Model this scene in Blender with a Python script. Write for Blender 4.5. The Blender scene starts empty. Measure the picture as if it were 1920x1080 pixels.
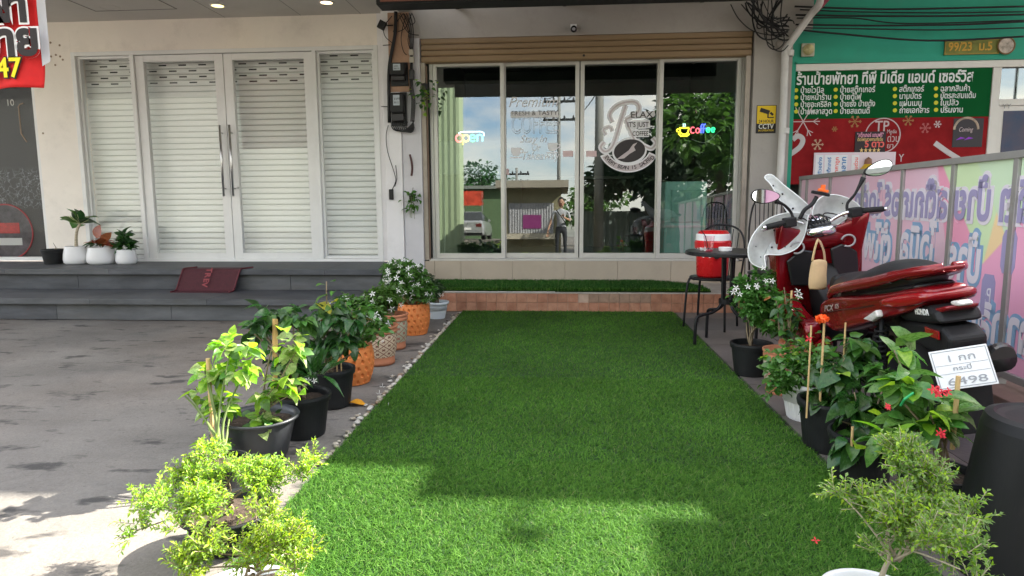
import bpy, bmesh, math, random
import numpy as np
from mathutils import Vector, Matrix, Euler
PI=math.pi; random.seed(7); rng=np.random.default_rng(5)
SC=bpy.context.scene; COL=SC.collection
# ------------------------------------------------------------------ camera, sky, sun, exposure
CAMF,CAMH=1250.0,1.15
YAW,PITCH,ROLL=math.atan(94/1250),math.atan(162/1250),-0.006
CAMR=Matrix.Rotation(YAW,3,'Z')@Matrix.Rotation(PI/2-PITCH,3,'X')@Matrix.Rotation(ROLL,3,'Z')
cd=bpy.data.cameras.new('camera'); cd.sensor_width=36; cd.lens=CAMF/1920*36; cd.clip_end=600; cd.clip_start=.05
camo=bpy.data.objects.new('camera',cd); COL.objects.link(camo)
camo.matrix_world=Matrix.Translation((0,0,CAMH))@CAMR.to_4x4(); SC.camera=camo
SUNV=Vector((1.15,.65,1.0)).normalized()
w=bpy.data.worlds.new('World'); SC.world=w; w.use_nodes=True
nt=w.node_tree; bg=nt.nodes['Background']; bg.inputs[1].default_value=.125
sk=nt.nodes.new('ShaderNodeTexSky'); sk.sky_type='NISHITA'; sk.sun_disc=False
sk.sun_elevation=math.asin(SUNV.z); sk.sun_rotation=math.atan2(SUNV.x,SUNV.y)
sk.air_density=1.0; sk.dust_density=1.5; sk.ozone_density=1.5
tc=nt.nodes.new('ShaderNodeTexCoord'); mp=nt.nodes.new('ShaderNodeMapping'); mp.inputs['Scale'].default_value=(1,1,2.6)
cn=nt.nodes.new('ShaderNodeTexNoise'); cn.inputs['Scale'].default_value=2.6; cn.inputs['Detail'].default_value=8; cn.inputs['Roughness'].default_value=.6
cr=nt.nodes.new('ShaderNodeValToRGB'); cr.color_ramp.elements[0].position=.42; cr.color_ramp.elements[1].position=.60
mx=nt.nodes.new('ShaderNodeMix'); mx.data_type='RGBA'; mx.inputs['B'].default_value=(7.0,6.6,6.0,1)
L=nt.links.new
L(tc.outputs['Generated'],mp.inputs['Vector']); L(mp.outputs[0],cn.inputs['Vector']); L(cn.outputs['Fac'],cr.inputs[0])
L(cr.outputs[0],mx.inputs['Factor']); L(sk.outputs[0],mx.inputs['A']); L(mx.outputs['Result'],bg.inputs[0])
sd=bpy.data.lights.new('sun','SUN'); sd.energy=5.0; sd.angle=math.radians(.6); sd.color=(1,.94,.83)
so=bpy.data.objects.new('sun',sd); COL.objects.link(so); so.location=(10,6,12)
so.rotation_euler=SUNV.to_track_quat('Z','Y').to_euler()
SC.view_settings.view_transform='Standard'; SC.view_settings.look='None'; SC.view_settings.gamma=1
SC.view_settings.use_curve_mapping=False; SC.view_settings.exposure=2.4
try: SC.cycles.max_bounces=8; SC.cycles.transparent_max_bounces=16; SC.cycles.use_denoising=True; SC.cycles.caustics_reflective=False; SC.cycles.caustics_refractive=False
except Exception: pass

# photograph measurements -> points on real planes
def ray(u,v): return CAMR@Vector(((u-960)/CAMF,-(v-540)/CAMF,-1))
def oy(u,v,Y):
    d=ray(u,v); t=Y/d.y; return d.x*t, CAMH+d.z*t
def oz(u,v,Z=0.0):
    d=ray(u,v); t=(Z-CAMH)/d.z; return d.x*t, d.y*t
FY=7.8
def fx(u,v=300,Y=FY): return oy(u,v,Y)[0]
def fz(v,u=1000,Y=FY): return oy(u,v,Y)[1]

# ------------------------------------------------------------------ materials
MATS={}
def mat(name,col,rough=.5,metal=0,var=0,vscale=8,bump=0,bscale=60,col2=None,spec=.32,trans=0,coat=0,emit=None,estr=0,alpha=1,stretch=None,transl=0,dirt=0,objcoord=True):
    if name in MATS: return MATS[name]
    m=bpy.data.materials.new(name); m.use_nodes=True; n=m.node_tree; l=n.links.new
    b=n.nodes['Principled BSDF']; b.inputs['Base Color'].default_value=(*col,1); b.inputs['Roughness'].default_value=rough
    b.inputs['Metallic'].default_value=metal; b.inputs['Specular IOR Level'].default_value=spec
    b.inputs['Transmission Weight'].default_value=trans; b.inputs['Coat Weight'].default_value=coat; b.inputs['Coat Roughness'].default_value=.05
    b.inputs['Alpha'].default_value=alpha
    if emit: b.inputs['Emission Color'].default_value=(*emit,1); b.inputs['Emission Strength'].default_value=estr
    vec=None
    if var or bump or col2 or dirt:
        g=n.nodes.new('ShaderNodeNewGeometry') if not objcoord else n.nodes.new('ShaderNodeTexCoord')
        src=g.outputs['Position'] if not objcoord else g.outputs['Object']
        mp=n.nodes.new('ShaderNodeMapping'); l(src,mp.inputs[0]); vec=mp.outputs[0]
        if stretch: mp.inputs['Scale'].default_value=stretch
    csock=None
    if var or col2:
        t=n.nodes.new('ShaderNodeTexNoise'); t.inputs['Scale'].default_value=vscale; t.inputs['Detail'].default_value=6; t.inputs['Roughness'].default_value=.62; l(vec,t.inputs['Vector'])
        r=n.nodes.new('ShaderNodeValToRGB'); r.color_ramp.elements[0].position=.32; r.color_ramp.elements[1].position=.68
        c2=col2 if col2 else tuple(min(1,c*(1+var)) for c in col); c1=col if col2 else tuple(c*(1-var) for c in col)
        r.color_ramp.elements[0].color=(*c1,1); r.color_ramp.elements[1].color=(*c2,1)
        l(t.outputs['Fac'],r.inputs[0]); csock=r.outputs[0]
        ro=n.nodes.new('ShaderNodeMapRange'); ro.inputs[3].default_value=max(0,rough-.08); ro.inputs[4].default_value=min(1,rough+.08); l(t.outputs['Fac'],ro.inputs[0]); l(ro.outputs[0],b.inputs['Roughness'])
    if dirt:
        t=n.nodes.new('ShaderNodeTexNoise'); t.inputs['Scale'].default_value=2.3; t.inputs['Detail'].default_value=9; t.inputs['Roughness'].default_value=.72; l(vec,t.inputs['Vector'])
        r=n.nodes.new('ShaderNodeMapRange'); r.inputs[1].default_value=.52; r.inputs[2].default_value=.75; r.inputs[4].default_value=dirt; l(t.outputs['Fac'],r.inputs[0])
        k=n.nodes.new('ShaderNodeMix'); k.data_type='RGBA'; k.inputs['B'].default_value=(.10,.085,.07,1)
        if csock: l(csock,k.inputs['A'])
        else: k.inputs['A'].default_value=(*col,1)
        l(r.outputs[0],k.inputs['Factor']); csock=k.outputs['Result']
    if csock: l(csock,b.inputs['Base Color'])
    if bump:
        t=n.nodes.new('ShaderNodeTexNoise'); t.inputs['Scale'].default_value=bscale; t.inputs['Detail'].default_value=5; l(vec,t.inputs['Vector'])
        bp=n.nodes.new('ShaderNodeBump'); bp.inputs['Strength'].default_value=bump; bp.inputs['Distance'].default_value=.01; l(t.outputs['Fac'],bp.inputs['Height']); l(bp.outputs[0],b.inputs['Normal'])
    if transl and csock:
        oi=n.nodes.new('ShaderNodeObjectInfo'); ge=n.nodes.new('ShaderNodeNewGeometry'); ad=n.nodes.new('ShaderNodeMath'); ad.operation='ADD'; l(oi.outputs['Random'],ad.inputs[0]); l(ge.outputs['Random Per Island'],ad.inputs[1])
        rv=n.nodes.new('ShaderNodeMapRange'); rv.inputs[2].default_value=2; rv.inputs[3].default_value=.62; rv.inputs[4].default_value=1.4; l(ad.outputs[0],rv.inputs[0])
        hv=n.nodes.new('ShaderNodeHueSaturation'); l(rv.outputs[0],hv.inputs['Value']); l(csock,hv.inputs['Color'])
        hr=n.nodes.new('ShaderNodeMapRange'); hr.inputs[3].default_value=.485; hr.inputs[4].default_value=.515; l(oi.outputs['Random'],hr.inputs[0]); l(hr.outputs[0],hv.inputs['Hue'])
        csock=hv.outputs[0]; l(csock,b.inputs['Base Color'])
    if transl:
        tr=n.nodes.new('ShaderNodeBsdfTranslucent'); ms=n.nodes.new('ShaderNodeMixShader'); ms.inputs[0].default_value=transl
        if csock:
            hs=n.nodes.new('ShaderNodeHueSaturation'); hs.inputs['Value'].default_value=1.9; hs.inputs['Saturation'].default_value=1.05; l(csock,hs.inputs['Color']); l(hs.outputs[0],tr.inputs[0])
        else: tr.inputs[0].default_value=(*[min(1,c*1.9) for c in col],1)
        out=n.nodes['Material Output']; l(b.outputs[0],ms.inputs[1]); l(tr.outputs[0],ms.inputs[2]); l(ms.outputs[0],out.inputs[0])
    MATS[name]=m; return m
def glassmat(name,refl,tint,rough=0.0):
    if name in MATS: return MATS[name]
    m=bpy.data.materials.new(name); m.use_nodes=True; n=m.node_tree; n.nodes.remove(n.nodes['Principled BSDF'])
    tr=n.nodes.new('ShaderNodeBsdfTransparent'); tr.inputs[0].default_value=(*tint,1)
    gl=n.nodes.new('ShaderNodeBsdfGlossy'); gl.inputs['Roughness'].default_value=rough; gl.inputs[0].default_value=(.92,.97,.95,1)
    lw=n.nodes.new('ShaderNodeLayerWeight'); lw.inputs[0].default_value=.5
    pw=n.nodes.new('ShaderNodeMath'); pw.operation='POWER'; pw.inputs[1].default_value=5; n.links.new(lw.outputs['Facing'],pw.inputs[0])
    mr=n.nodes.new('ShaderNodeMapRange'); mr.inputs[3].default_value=refl; mr.inputs[4].default_value=1.0
    n.links.new(pw.outputs[0],mr.inputs[0]); ms=n.nodes.new('ShaderNodeMixShader')
    n.links.new(mr.outputs[0],ms.inputs[0]); n.links.new(tr.outputs[0],ms.inputs[1]); n.links.new(gl.outputs[0],ms.inputs[2])
    n.links.new(ms.outputs[0],n.nodes['Material Output'].inputs[0]); MATS[name]=m; return m

# ------------------------------------------------------------------ mesh collecting
class MB:
    def __init__(s): s.v=[]; s.f=[]; s.m=[]; s.mi=0
    def add(s,vs,fs):
        k=len(s.v); s.v+= [tuple(p) for p in vs]; s.f+=[tuple(i+k for i in f) for f in fs]; s.m+=[s.mi]*len(fs); return s
    def box(s,x0,x1,y0,y1,z0,z1,M=None):
        vs=[Vector((x,y,z)) for x in (x0,x1) for y in (y0,y1) for z in (z0,z1)]
        if M: vs=[M@p for p in vs]
        return s.add(vs,[(0,1,3,2),(4,6,7,5),(0,4,5,1),(2,3,7,6),(0,2,6,4),(1,5,7,3)])
    def tube(s,pts,r,n=8,caps=True,flat=1):
        P=[Vector(p) for p in pts]; N=len(P)
        if not hasattr(r,'__len__'): r=[r]*N
        vs=[];up=None
        for i in range(N):
            t=(P[min(i+1,N-1)]-P[max(i-1,0)])
            t=t.normalized() if t.length>1e-9 else Vector((0,0,1))
            if up is None:
                a=Vector((0,0,1)) if abs(t.z)<.9 else Vector((1,0,0)); up=(a-t*a.dot(t)).normalized()
            else:
                up=(up-t*up.dot(t)); up=up.normalized() if up.length>1e-6 else t.orthogonal().normalized()
            sd=t.cross(up)
            for k in range(n):
                a=2*PI*k/n; vs.append(P[i]+up*math.cos(a)*r[i]+sd*math.sin(a)*r[i]*flat)
        fs=[(i*n+k,i*n+(k+1)%n,(i+1)*n+(k+1)%n,(i+1)*n+k) for i in range(N-1) for k in range(n)]
        if caps: fs+=[tuple(range(n-1,-1,-1)),tuple((N-1)*n+k for k in range(n))]
        return s.add(vs,fs)
    def lathe(s,prof,c=(0,0,0),n=32,M=None,closed=False,a0=0,a1=2*PI):
        full=abs(a1-a0-2*PI)<1e-6; cnt=n if full else n+1; vs=[]
        for (r,z) in prof:
            for k in range(cnt):
                a=a0+(a1-a0)*k/n; vs.append(Vector((c[0]+r*math.cos(a),c[1]+r*math.sin(a),c[2]+z)))
        if M: vs=[M@p for p in vs]
        fs=[]
        for i in range(len(prof)-1):
            for k in range(n):
                k2=(k+1)%cnt; fs.append((i*cnt+k,i*cnt+k2,(i+1)*cnt+k2,(i+1)*cnt+k))
        return s.add(vs,fs)
    def loft(s,rings,caps=True):
        n=len(rings[0]); vs=[p for r in rings for p in r]
        fs=[(i*n+k,i*n+(k+1)%n,(i+1)*n+(k+1)%n,(i+1)*n+k) for i in range(len(rings)-1) for k in range(n)]
        if caps: fs+=[tuple(range(n-1,-1,-1)),tuple((len(rings)-1)*n+k for k in range(n))]
        return s.add(vs,fs)
    def prism(s,pts,a,b,axis='y',M=None):
        # polygon in the plane across axis, extruded from a to b
        def P(p,t): return Vector({'y':(p[0],t,p[1]),'x':(t,p[0],p[1]),'z':(p[0],p[1],t)}[axis])
        n=len(pts); vs=[P(p,a) for p in pts]+[P(p,b) for p in pts]
        if M: vs=[M@p for p in vs]
        return s.add(vs,[tuple(range(n)),tuple(range(2*n-1,n-1,-1))]+[(i,i+n,(i+1)%n+n,(i+1)%n) for i in range(n)])
    def sph(s,c,r,n=12,m=8,sc=(1,1,1),M=None):
        prof=[(r*math.sin(PI*i/m),-r*math.cos(PI*i/m)) for i in range(m+1)]
        k=len(s.v); s.lathe(prof,(0,0,0),n)
        for i in range(k,len(s.v)):
            p=Vector(s.v[i]); p=Vector((p.x*sc[0],p.y*sc[1],p.z*sc[2]))
            if M: p=M@p
            s.v[i]=tuple(p+Vector(c))
        return s
    def mesh(s,name,mats,smooth=False):
        me=bpy.data.meshes.new(name); me.from_pydata(s.v,[],s.f)
        if not isinstance(mats,(list,tuple)): mats=[mats]
        for m in mats: me.materials.append(m)
        if len(mats)>1: me.polygons.foreach_set('material_index',s.m)
        if smooth: me.polygons.foreach_set('use_smooth',[True]*len(me.polygons))
        bm=bmesh.new(); bm.from_mesh(me); bmesh.ops.recalc_face_normals(bm,faces=bm.faces); bm.to_mesh(me); bm.free()
        me.update(); return me
    def build(s,name,mats,parent=None,smooth=False,bevel=0,subs=0,solid=0,loc=None,bseg=2,wn=False):
        o=bpy.data.objects.new(name,s.mesh(name,mats,smooth)); COL.objects.link(o)
        if parent: o.parent=parent
        if loc: o.location=loc
        if solid: q=o.modifiers.new('s','SOLIDIFY'); q.thickness=solid
        if subs: q=o.modifiers.new('u','SUBSURF'); q.levels=q.render_levels=subs
        if bevel: q=o.modifiers.new('b','BEVEL'); q.width=bevel; q.segments=bseg; q.limit_method='ANGLE'; q.angle_limit=math.radians(40)
        return o
def link(name,me,parent=None,M=None):
    o=bpy.data.objects.new(name,me); COL.objects.link(o)
    if parent: o.parent=parent
    if M is not None: o.matrix_local=M
    return o
def thing(name,label,cat,loc=(0,0,0),rz=0,group=None):
    o=bpy.data.objects.new(name,None); COL.objects.link(o); o.location=loc; o.rotation_euler=(0,0,rz); o.empty_display_size=.1
    o['label']=label; o['category']=cat
    if group: o['group']=group
    return o
def tag(o,label,cat,group=None):
    o['label']=label; o['category']=cat
    if group: o['group']=group
    return o
def struct(o): o['kind']='structure'; return o
def stuff(o): o['kind']='stuff'; return o
def B(name,m,parent,x0,x1,y0,y1,z0,z1,bevel=0): return MB().box(x0,x1,y0,y1,z0,z1).build(name,m,parent,bevel=bevel)
def group_empty(name,kind='structure'):
    o=bpy.data.objects.new(name,None); COL.objects.link(o); o['kind']=kind; return o

# lettering: mesh text; frame M maps text plane XY (z out of the surface)
def text(body,size,M,m,parent,name='lettering',width=None,align='LEFT',bold=0,depth=.001,shear=0,spacing=1.0,label=None,height=None,outline=0):
    c=bpy.data.curves.new('t','FONT'); c.body=body; c.size=size; c.align_x=align; c.offset=bold*size; c.extrude=depth; c.shear=shear; c.space_character=spacing; c.resolution_u=3
    if outline: c.fill_mode='NONE'; c.extrude=0; c.bevel_depth=outline; c.bevel_resolution=0
    t=bpy.data.objects.new('t',c); COL.objects.link(t)
    me=bpy.data.meshes.new_from_object(t.evaluated_get(bpy.context.evaluated_depsgraph_get())); bpy.data.objects.remove(t); bpy.data.curves.remove(c)
    me.name=name; me.materials.clear(); me.materials.append(m)
    n=len(me.vertices); co=np.empty(n*3,'f'); me.vertices.foreach_get('co',co); co=co.reshape(-1,3)
    if width and n:
        wd=co[:,0].max()-co[:,0].min(); co[:,0]*=width/max(wd,1e-6)
    if height and n:
        wd=co[:,1].max()-co[:,1].min(); co[:,1]*=height/max(wd,1e-6)
    me.vertices.foreach_set('co',co.ravel()); me.update()
    o=link(name,me,parent,M)
    if label: o['label']=label
    return o
def front(x,y,z,rz=0,s=1): return Matrix.Translation((x,y,z))@Matrix.Rotation(rz,4,'Z')@Matrix.Rotation(PI/2,4,'X')@Matrix.Scale(s,4)
def arc(c,r,a0,a1,n=16,rx=None,ax='xz',y=0):
    rx=rx or r; return [(c[0]+rx*math.cos(a0+(a1-a0)*i/n),y,c[1]+r*math.sin(a0+(a1-a0)*i/n)) for i in range(n+1)]
def bez(p0,p1,p2,p3,n=12):
    p0,p1,p2,p3=map(Vector,(p0,p1,p2,p3)); return [p0*(1-t)**3+p1*3*t*(1-t)**2+p2*3*t*t*(1-t)+p3*t**3 for t in [i/n for i in range(n+1)]]
def smoothpts(P,k=5):
    P=[Vector(p) for p in P]; out=[]
    for i in range(len(P)-1):
        a,b,c,d=P[max(i-1,0)],P[i],P[i+1],P[min(i+2,len(P)-1)]
        for j in range(k):
            t=j/k; out.append(.5*((2*b)+(c-a)*t+(2*a-5*b+4*c-d)*t*t+(3*b-a-3*c+d)*t**3))
    return out+[P[-1]]
# common materials
M_white=mat('aluminium_white_paint',(.76,.76,.75),.35,.0,var=.03,vscale=3,dirt=.12)
M_black=mat('black_metal',(.015,.015,.016),.42,.3,var=.2,vscale=20)
M_blk_pl=mat('black_plastic',(.010,.010,.011),.5,var=.3,vscale=14,bump=.15,bscale=120)
M_steel=mat('brushed_steel',(.5,.5,.5),.28,1,var=.1,vscale=30,stretch=(1,1,.1))
M_chrome=mat('chrome',(.75,.75,.77),.08,1)
M_cable=mat('cable_sheath',(.012,.012,.013),.5)
M_glassw=glassmat('window_glass',.035,(.98,.985,.98))
M_glassd=glassmat('tinted_door_glass',.17,(.62,.72,.67))
# ================================================================== GROUND
def ground_mat():
    m=bpy.data.materials.new('weathered_concrete'); m.use_nodes=True; n=m.node_tree; l=n.links.new; b=n.nodes['Principled BSDF']
    g=n.nodes.new('ShaderNodeNewGeometry')
    def noise(s,d,r,st=(1,1,1),rot=0):
        mp=n.nodes.new('ShaderNodeMapping'); mp.inputs['Scale'].default_value=st; mp.inputs['Rotation'].default_value=(0,0,rot); l(g.outputs['Position'],mp.inputs[0])
        t=n.nodes.new('ShaderNodeTexNoise'); t.inputs['Scale'].default_value=s; t.inputs['Detail'].default_value=d; t.inputs['Roughness'].default_value=r; l(mp.outputs[0],t.inputs['Vector']); return t.outputs['Fac']
    def ramp(src,a,b_,c0,c1):
        r=n.nodes.new('ShaderNodeValToRGB'); r.color_ramp.elements[0].position=a; r.color_ramp.elements[1].position=b_
        r.color_ramp.elements[0].color=(*c0,1); r.color_ramp.elements[1].color=(*c1,1); l(src,r.inputs[0]); return r.outputs[0]
    def mix(f,a,bb,mode='MIX'):
        k=n.nodes.new('ShaderNodeMix'); k.data_type='RGBA'; k.blend_type=mode
        for s,v in ((k.inputs['Factor'],f),(k.inputs['A'],a),(k.inputs['B'],bb)):
            if isinstance(v,(int,float)): s.default_value=v
            elif isinstance(v,tuple): s.default_value=(*v,1)
            else: l(v,s)
        return k.outputs['Result']
    base=ramp(noise(1.1,8,.6,(1,1.6,1)),.3,.7,(.13,.119,.107),(.215,.20,.18))
    warm=ramp(noise(.5,4,.5),.42,.7,(1,1,1),(1.04,.93,.86))
    c=mix(1.0,base,warm,'MULTIPLY')
    fine=ramp(noise(90,3,.8),.3,.75,(.78,.78,.78),(1.12,1.12,1.12)); c=mix(1.0,c,fine,'MULTIPLY')
    spots=ramp(noise(6.5,4,.6,(.45,1.0,1)),.575,.66,(0,0,0),(1,1,1)); c=mix(ss(n,l,spots,.85),c,(.03,.028,.027))
    patch=ramp(noise(1.4,10,.75,(1,1.3,1)),.55,.68,(0,0,0),(1,1,1)); c=mix(ss(n,l,patch,.45),c,(.06,.06,.06))
    sp2=ramp(noise(17,4,.65,(.5,1,1)),.60,.68,(0,0,0),(1,1,1)); gate=ramp(noise(.7,2,.5),.42,.6,(0,0,0),(1,1,1)); sp2=mix(1.0,sp2,gate,'MULTIPLY'); c=mix(ss(n,l,sp2,.8),c,(.04,.038,.036))
    speck=ramp(noise(38,2,.6),.70,.74,(0,0,0),(1,1,1)); c=mix(ss(n,l,speck,.6),c,(.05,.05,.05))
    vo=n.nodes.new('ShaderNodeTexVoronoi'); vo.feature='DISTANCE_TO_EDGE'; vo.inputs['Scale'].default_value=.42
    nn=n.nodes.new('ShaderNodeTexNoise'); nn.inputs['Scale'].default_value=2.2; nn.inputs['Detail'].default_value=8; l(g.outputs['Position'],nn.inputs['Vector'])
    va=n.nodes.new('ShaderNodeVectorMath'); va.operation='ADD'; l(g.outputs['Position'],va.inputs[0]); l(nn.outputs['Color'],va.inputs[1]); l(va.outputs[0],vo.inputs['Vector'])
    cr_=ramp(vo.outputs['Distance'],0,.0035,(1,1,1),(0,0,0)); c=mix(ss(n,l,cr_,.22),c,(.05,.048,.045))
    l(c,b.inputs['Base Color']); b.inputs['Roughness'].default_value=.82
    bp=n.nodes.new('ShaderNodeBump'); bp.inputs['Strength'].default_value=.5; bp.inputs['Distance'].default_value=.012; l(noise(55,6,.75),bp.inputs['Height'])
    b2=n.nodes.new('ShaderNodeBump'); b2.inputs['Strength'].default_value=.35; b2.inputs['Distance'].default_value=.05; l(noise(3,3,.5),b2.inputs['Height']); l(bp.outputs[0],b2.inputs['Normal']); l(b2.outputs[0],b.inputs['Normal'])
    return m
def ss(n,l,src,k):
    a=n.nodes.new('ShaderNodeMath'); a.operation='MULTIPLY'; a.inputs[1].default_value=k; l(src,a.inputs[0]); return a.outputs[0]
GM=ground_mat()
struct(MB().add([(-200,-200,-.004),(200,-200,-.004),(200,200,-.004),(-200,200,-.004)],[(0,1,2,3)]).build('ground',GM))

# ================================================================== WHITE SHOP
M_wall=mat('cream_wall_paint',(.85,.79,.72),.7,var=.04,vscale=2,bump=.15,bscale=25,dirt=.18)
M_wallw=mat('white_wall_paint',(.78,.76,.77),.7,var=.03,vscale=2,bump=.2,bscale=30,dirt=.14)
M_ceil=mat('ceiling_board_paint',(.58,.56,.53),.75,var=.05,vscale=1.5,dirt=.1)
xL0,xL1=fx(150),fx(714)      # opening
zB,zT=.455,fz(92,400)
ws=thing('white_shop_building','white rendered shop building on the left with aluminium doors and closed white shutter','building',(0,0,0))
B('wall',M_wall,ws,fx(76),xL0,FY,FY+.25,zB,3.6)
B('wall',M_wall,ws,-9.5,fx(-60),FY,FY+.25,zB,3.6)
B('wall',M_wall,ws,fx(-60),fx(76),FY,FY+.25,fz(150,30),3.6)
B('wall',M_wall,ws,xL0,xL1,FY+.001,FY+.25,zT,3.6)
B('wall',M_wallw,ws,xL1,fx(722)+.02,FY,FY+.25,zB,3.6)
B('wall',M_wallw,ws,-9.5,-2.0,FY+.01,FY+.3,3.601,7.5)
pl=B('pillar',M_wallw,ws,fx(722)+.02,fx(757),FY-.09,FY+.25,.0,3.6,bevel=.006)
B('ceiling',M_ceil,ws,-9.5,-1.74,4.15,FY+.25,3.285,3.285+.14)
# recessed hatch outline and board joints in the ceiling
jm=mat('ceiling_joint',(.22,.21,.2),.9)
j=MB()
for (x0,x1,y0,y1) in ((-5.2,-4.25,6.72,6.73),(-5.2,-4.25,7.40,7.41),(-5.2,-5.19,6.73,7.40),(-4.26,-4.25,6.73,7.40)): j.box(x0,x1,y0,y1,3.281,3.2849)
j.build('access_hatch',jm,ws)
j=MB()
for x in (-6.4,-3.9,-3.0,-2.3): j.box(x,x+.004,4.2,7.79,3.2825,3.2849)
j.box(-9.4,-1.75,6.9,6.904,3.2830,3.2849); j.build('ceiling_joint',jm,ws)
for (u,v,cc) in ((408,10,(1,.80,.25)),(612,4,(1,.72,.42)),(800,-150,(1,.75,.4))):
    x,y=oz(u,v,3.285)
    if x>-1.8: continue
    d=MB().lathe([(.082,0),(.082,-.006),(.066,-.008),(.062,0)],(x,y,3.284),28).build('downlight',M_white,ws,smooth=False)
    MB().lathe([(.0,-.004),(.061,-.004)],(x,y,3.284),24).build('lamp_disc',mat('lamp_glow_%d'%u,(.9,.8,.5),.5,emit=cc,estr=1.0),d)
x,y=oz(206,14,3.285); MB().lathe([(.105,0),(.105,-.003),(.097,-.003),(.097,0)],(x,y,3.2848),32).build('blank_cover_ring',M_ceil,ws)
# shutter with slats
M_slat=mat('shutter_white_paint',(.88,.89,.87),.45,var=.02,vscale=4,dirt=.06,stretch=(.5,1,3))
M_slot=mat('shutter_slot_dark',(.01,.01,.012),.8)
shut=B('roller_shutter',mat('shutter_backing',(.45,.45,.45),.8),ws,xL0-.05,xL1+.05,FY+.24,FY+.26,zB-.02,zT+.1)
ph=.0685; ns=int((zT-zB+.04)/ph)+1
def slat(i,slots):
    b=MB(); z0=0
    prof=[(0,.002),(-.011,.010),(-.014,.022),(-.014,.050),(-.010,.0605),(0,.0645)]
    x0,x1=xL0-.05,xL1+.05
    vs=[(x0,y,z) for y,z in prof]+[(x1,y,z) for y,z in prof]; n=len(prof)
    b.add(vs,[(k,k+1,k+1+n,k+n) for k in range(n-1)])
    if slots:
        b.mi=1; x=x0+.12+(.125 if slots==2 else 0)
        while x<x1-.1: b.box(x,x+.095,-.0165,-.0138,.028,.043); x+=.25
    return b.mesh('slat',[M_slat,M_slot])
me0,me1,me2=slat(0,0),slat(0,1),slat(0,2)
for i in range(ns):
    z=zB-.01+i*ph; top=ns-1-i
    me=me0 if not(1<=top<=5) else (me1 if top%2 else me2)
    link('slat',me,shut,Matrix.Translation((random.uniform(-.003,.003) if me is me0 else 0,FY+.235,z)))
# aluminium frames
def frame(mb,x0,x1,z0,z1,y0,y1,w,wb=None,wt=None):
    wb=wb or w; wt=wt or w
    mb.box(x0,x0+w,y0,y1,z0,z1); mb.box(x1-w,x1,y0,y1,z0,z1); mb.box(x0+w,x1-w,y0+.001,y1-.001,z0,z0+wb); mb.box(x0+w,x1-w,y0+.001,y1-.001,z1-wt,z1)
f=MB(); frame(f,xL0,xL1,zB,zT,FY-.01,FY+.13,.05,.028,.045)
xs=[fx(258),fx(593)]
for x in xs: f.box(x,x+.045,FY-.012,FY+.12,zB+.028,zT-.045)
f.build('outer_frame',M_white,ws,bevel=.003)
def fixedpane(x0,x1):
    o=MB(); frame(o,x0,x1,zB+.03,zT-.047,FY+.03,FY+.07,.028,.028,.028); o=o.build('window',M_white,ws,bevel=.002)
    B('pane',M_glassw,o,x0+.028,x1-.028,FY+.047,FY+.053,zB+.058,zT-.075)
fixedpane(xL0+.052,xs[0]-.002); fixedpane(xs[1]+.047,xL1-.052)
def leafdoor(x0,x1,hs):
    o=MB(); frame(o,x0,x1,zB+.012,zT-.05,FY+.015,FY+.075,.105,.085,.075); o=o.build('door',M_white,ws,bevel=.003)
    B('pane',M_glassw,o,x0+.105,x1-.105,FY+.042,FY+.05,zB+.097,zT-.125)
    hx=x1-.055 if hs>0 else x0+.055; h=MB()
    za,zb=fz(368,420),fz(235,420)
    h.tube([(hx,FY-.045,za),(hx,FY-.045,zb)],.013,10); h.tube([(hx,FY-.045,za+.09),(hx,FY+.02,za+.09)],.008,8); h.tube([(hx,FY-.045,zb-.09),(hx,FY+.02,zb-.09)],.008,8)
    h.build('handle',M_steel,o,smooth=True)
    l=MB(); l.lathe([(0,0),(.014,0),(.014,.01),(.009,.016),(0,.016)],(0,0,0),14,M=Matrix.Translation((hx+.035*hs*-1,FY+.014,za+.10))@Matrix.Rotation(PI/2,4,'X')); l.build('lock',M_steel,o)
xm=fx(428); leafdoor(xs[0]+.048,xm-.004,1); leafdoor(xm+.004,xs[1]-.003,-1)
# brackets holes on wall left
hm=mat('wall_plug',(.30,.22,.16),.8); h=MB()
for (u,v) in ((95,80),(112,85),(105,103),(96,106),(113,106),(104,122),(92,112),(118,112),(81,250)):
    x,z=oy(u,v,FY); h.lathe([(0,0),(.012,0),(.012,.004),(0,.005)],n=10,M=Matrix.Translation((x,FY-.001,z))@Matrix.Rotation(PI/2,4,'X'))
h.build('wall_plugs',hm,ws)
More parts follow.
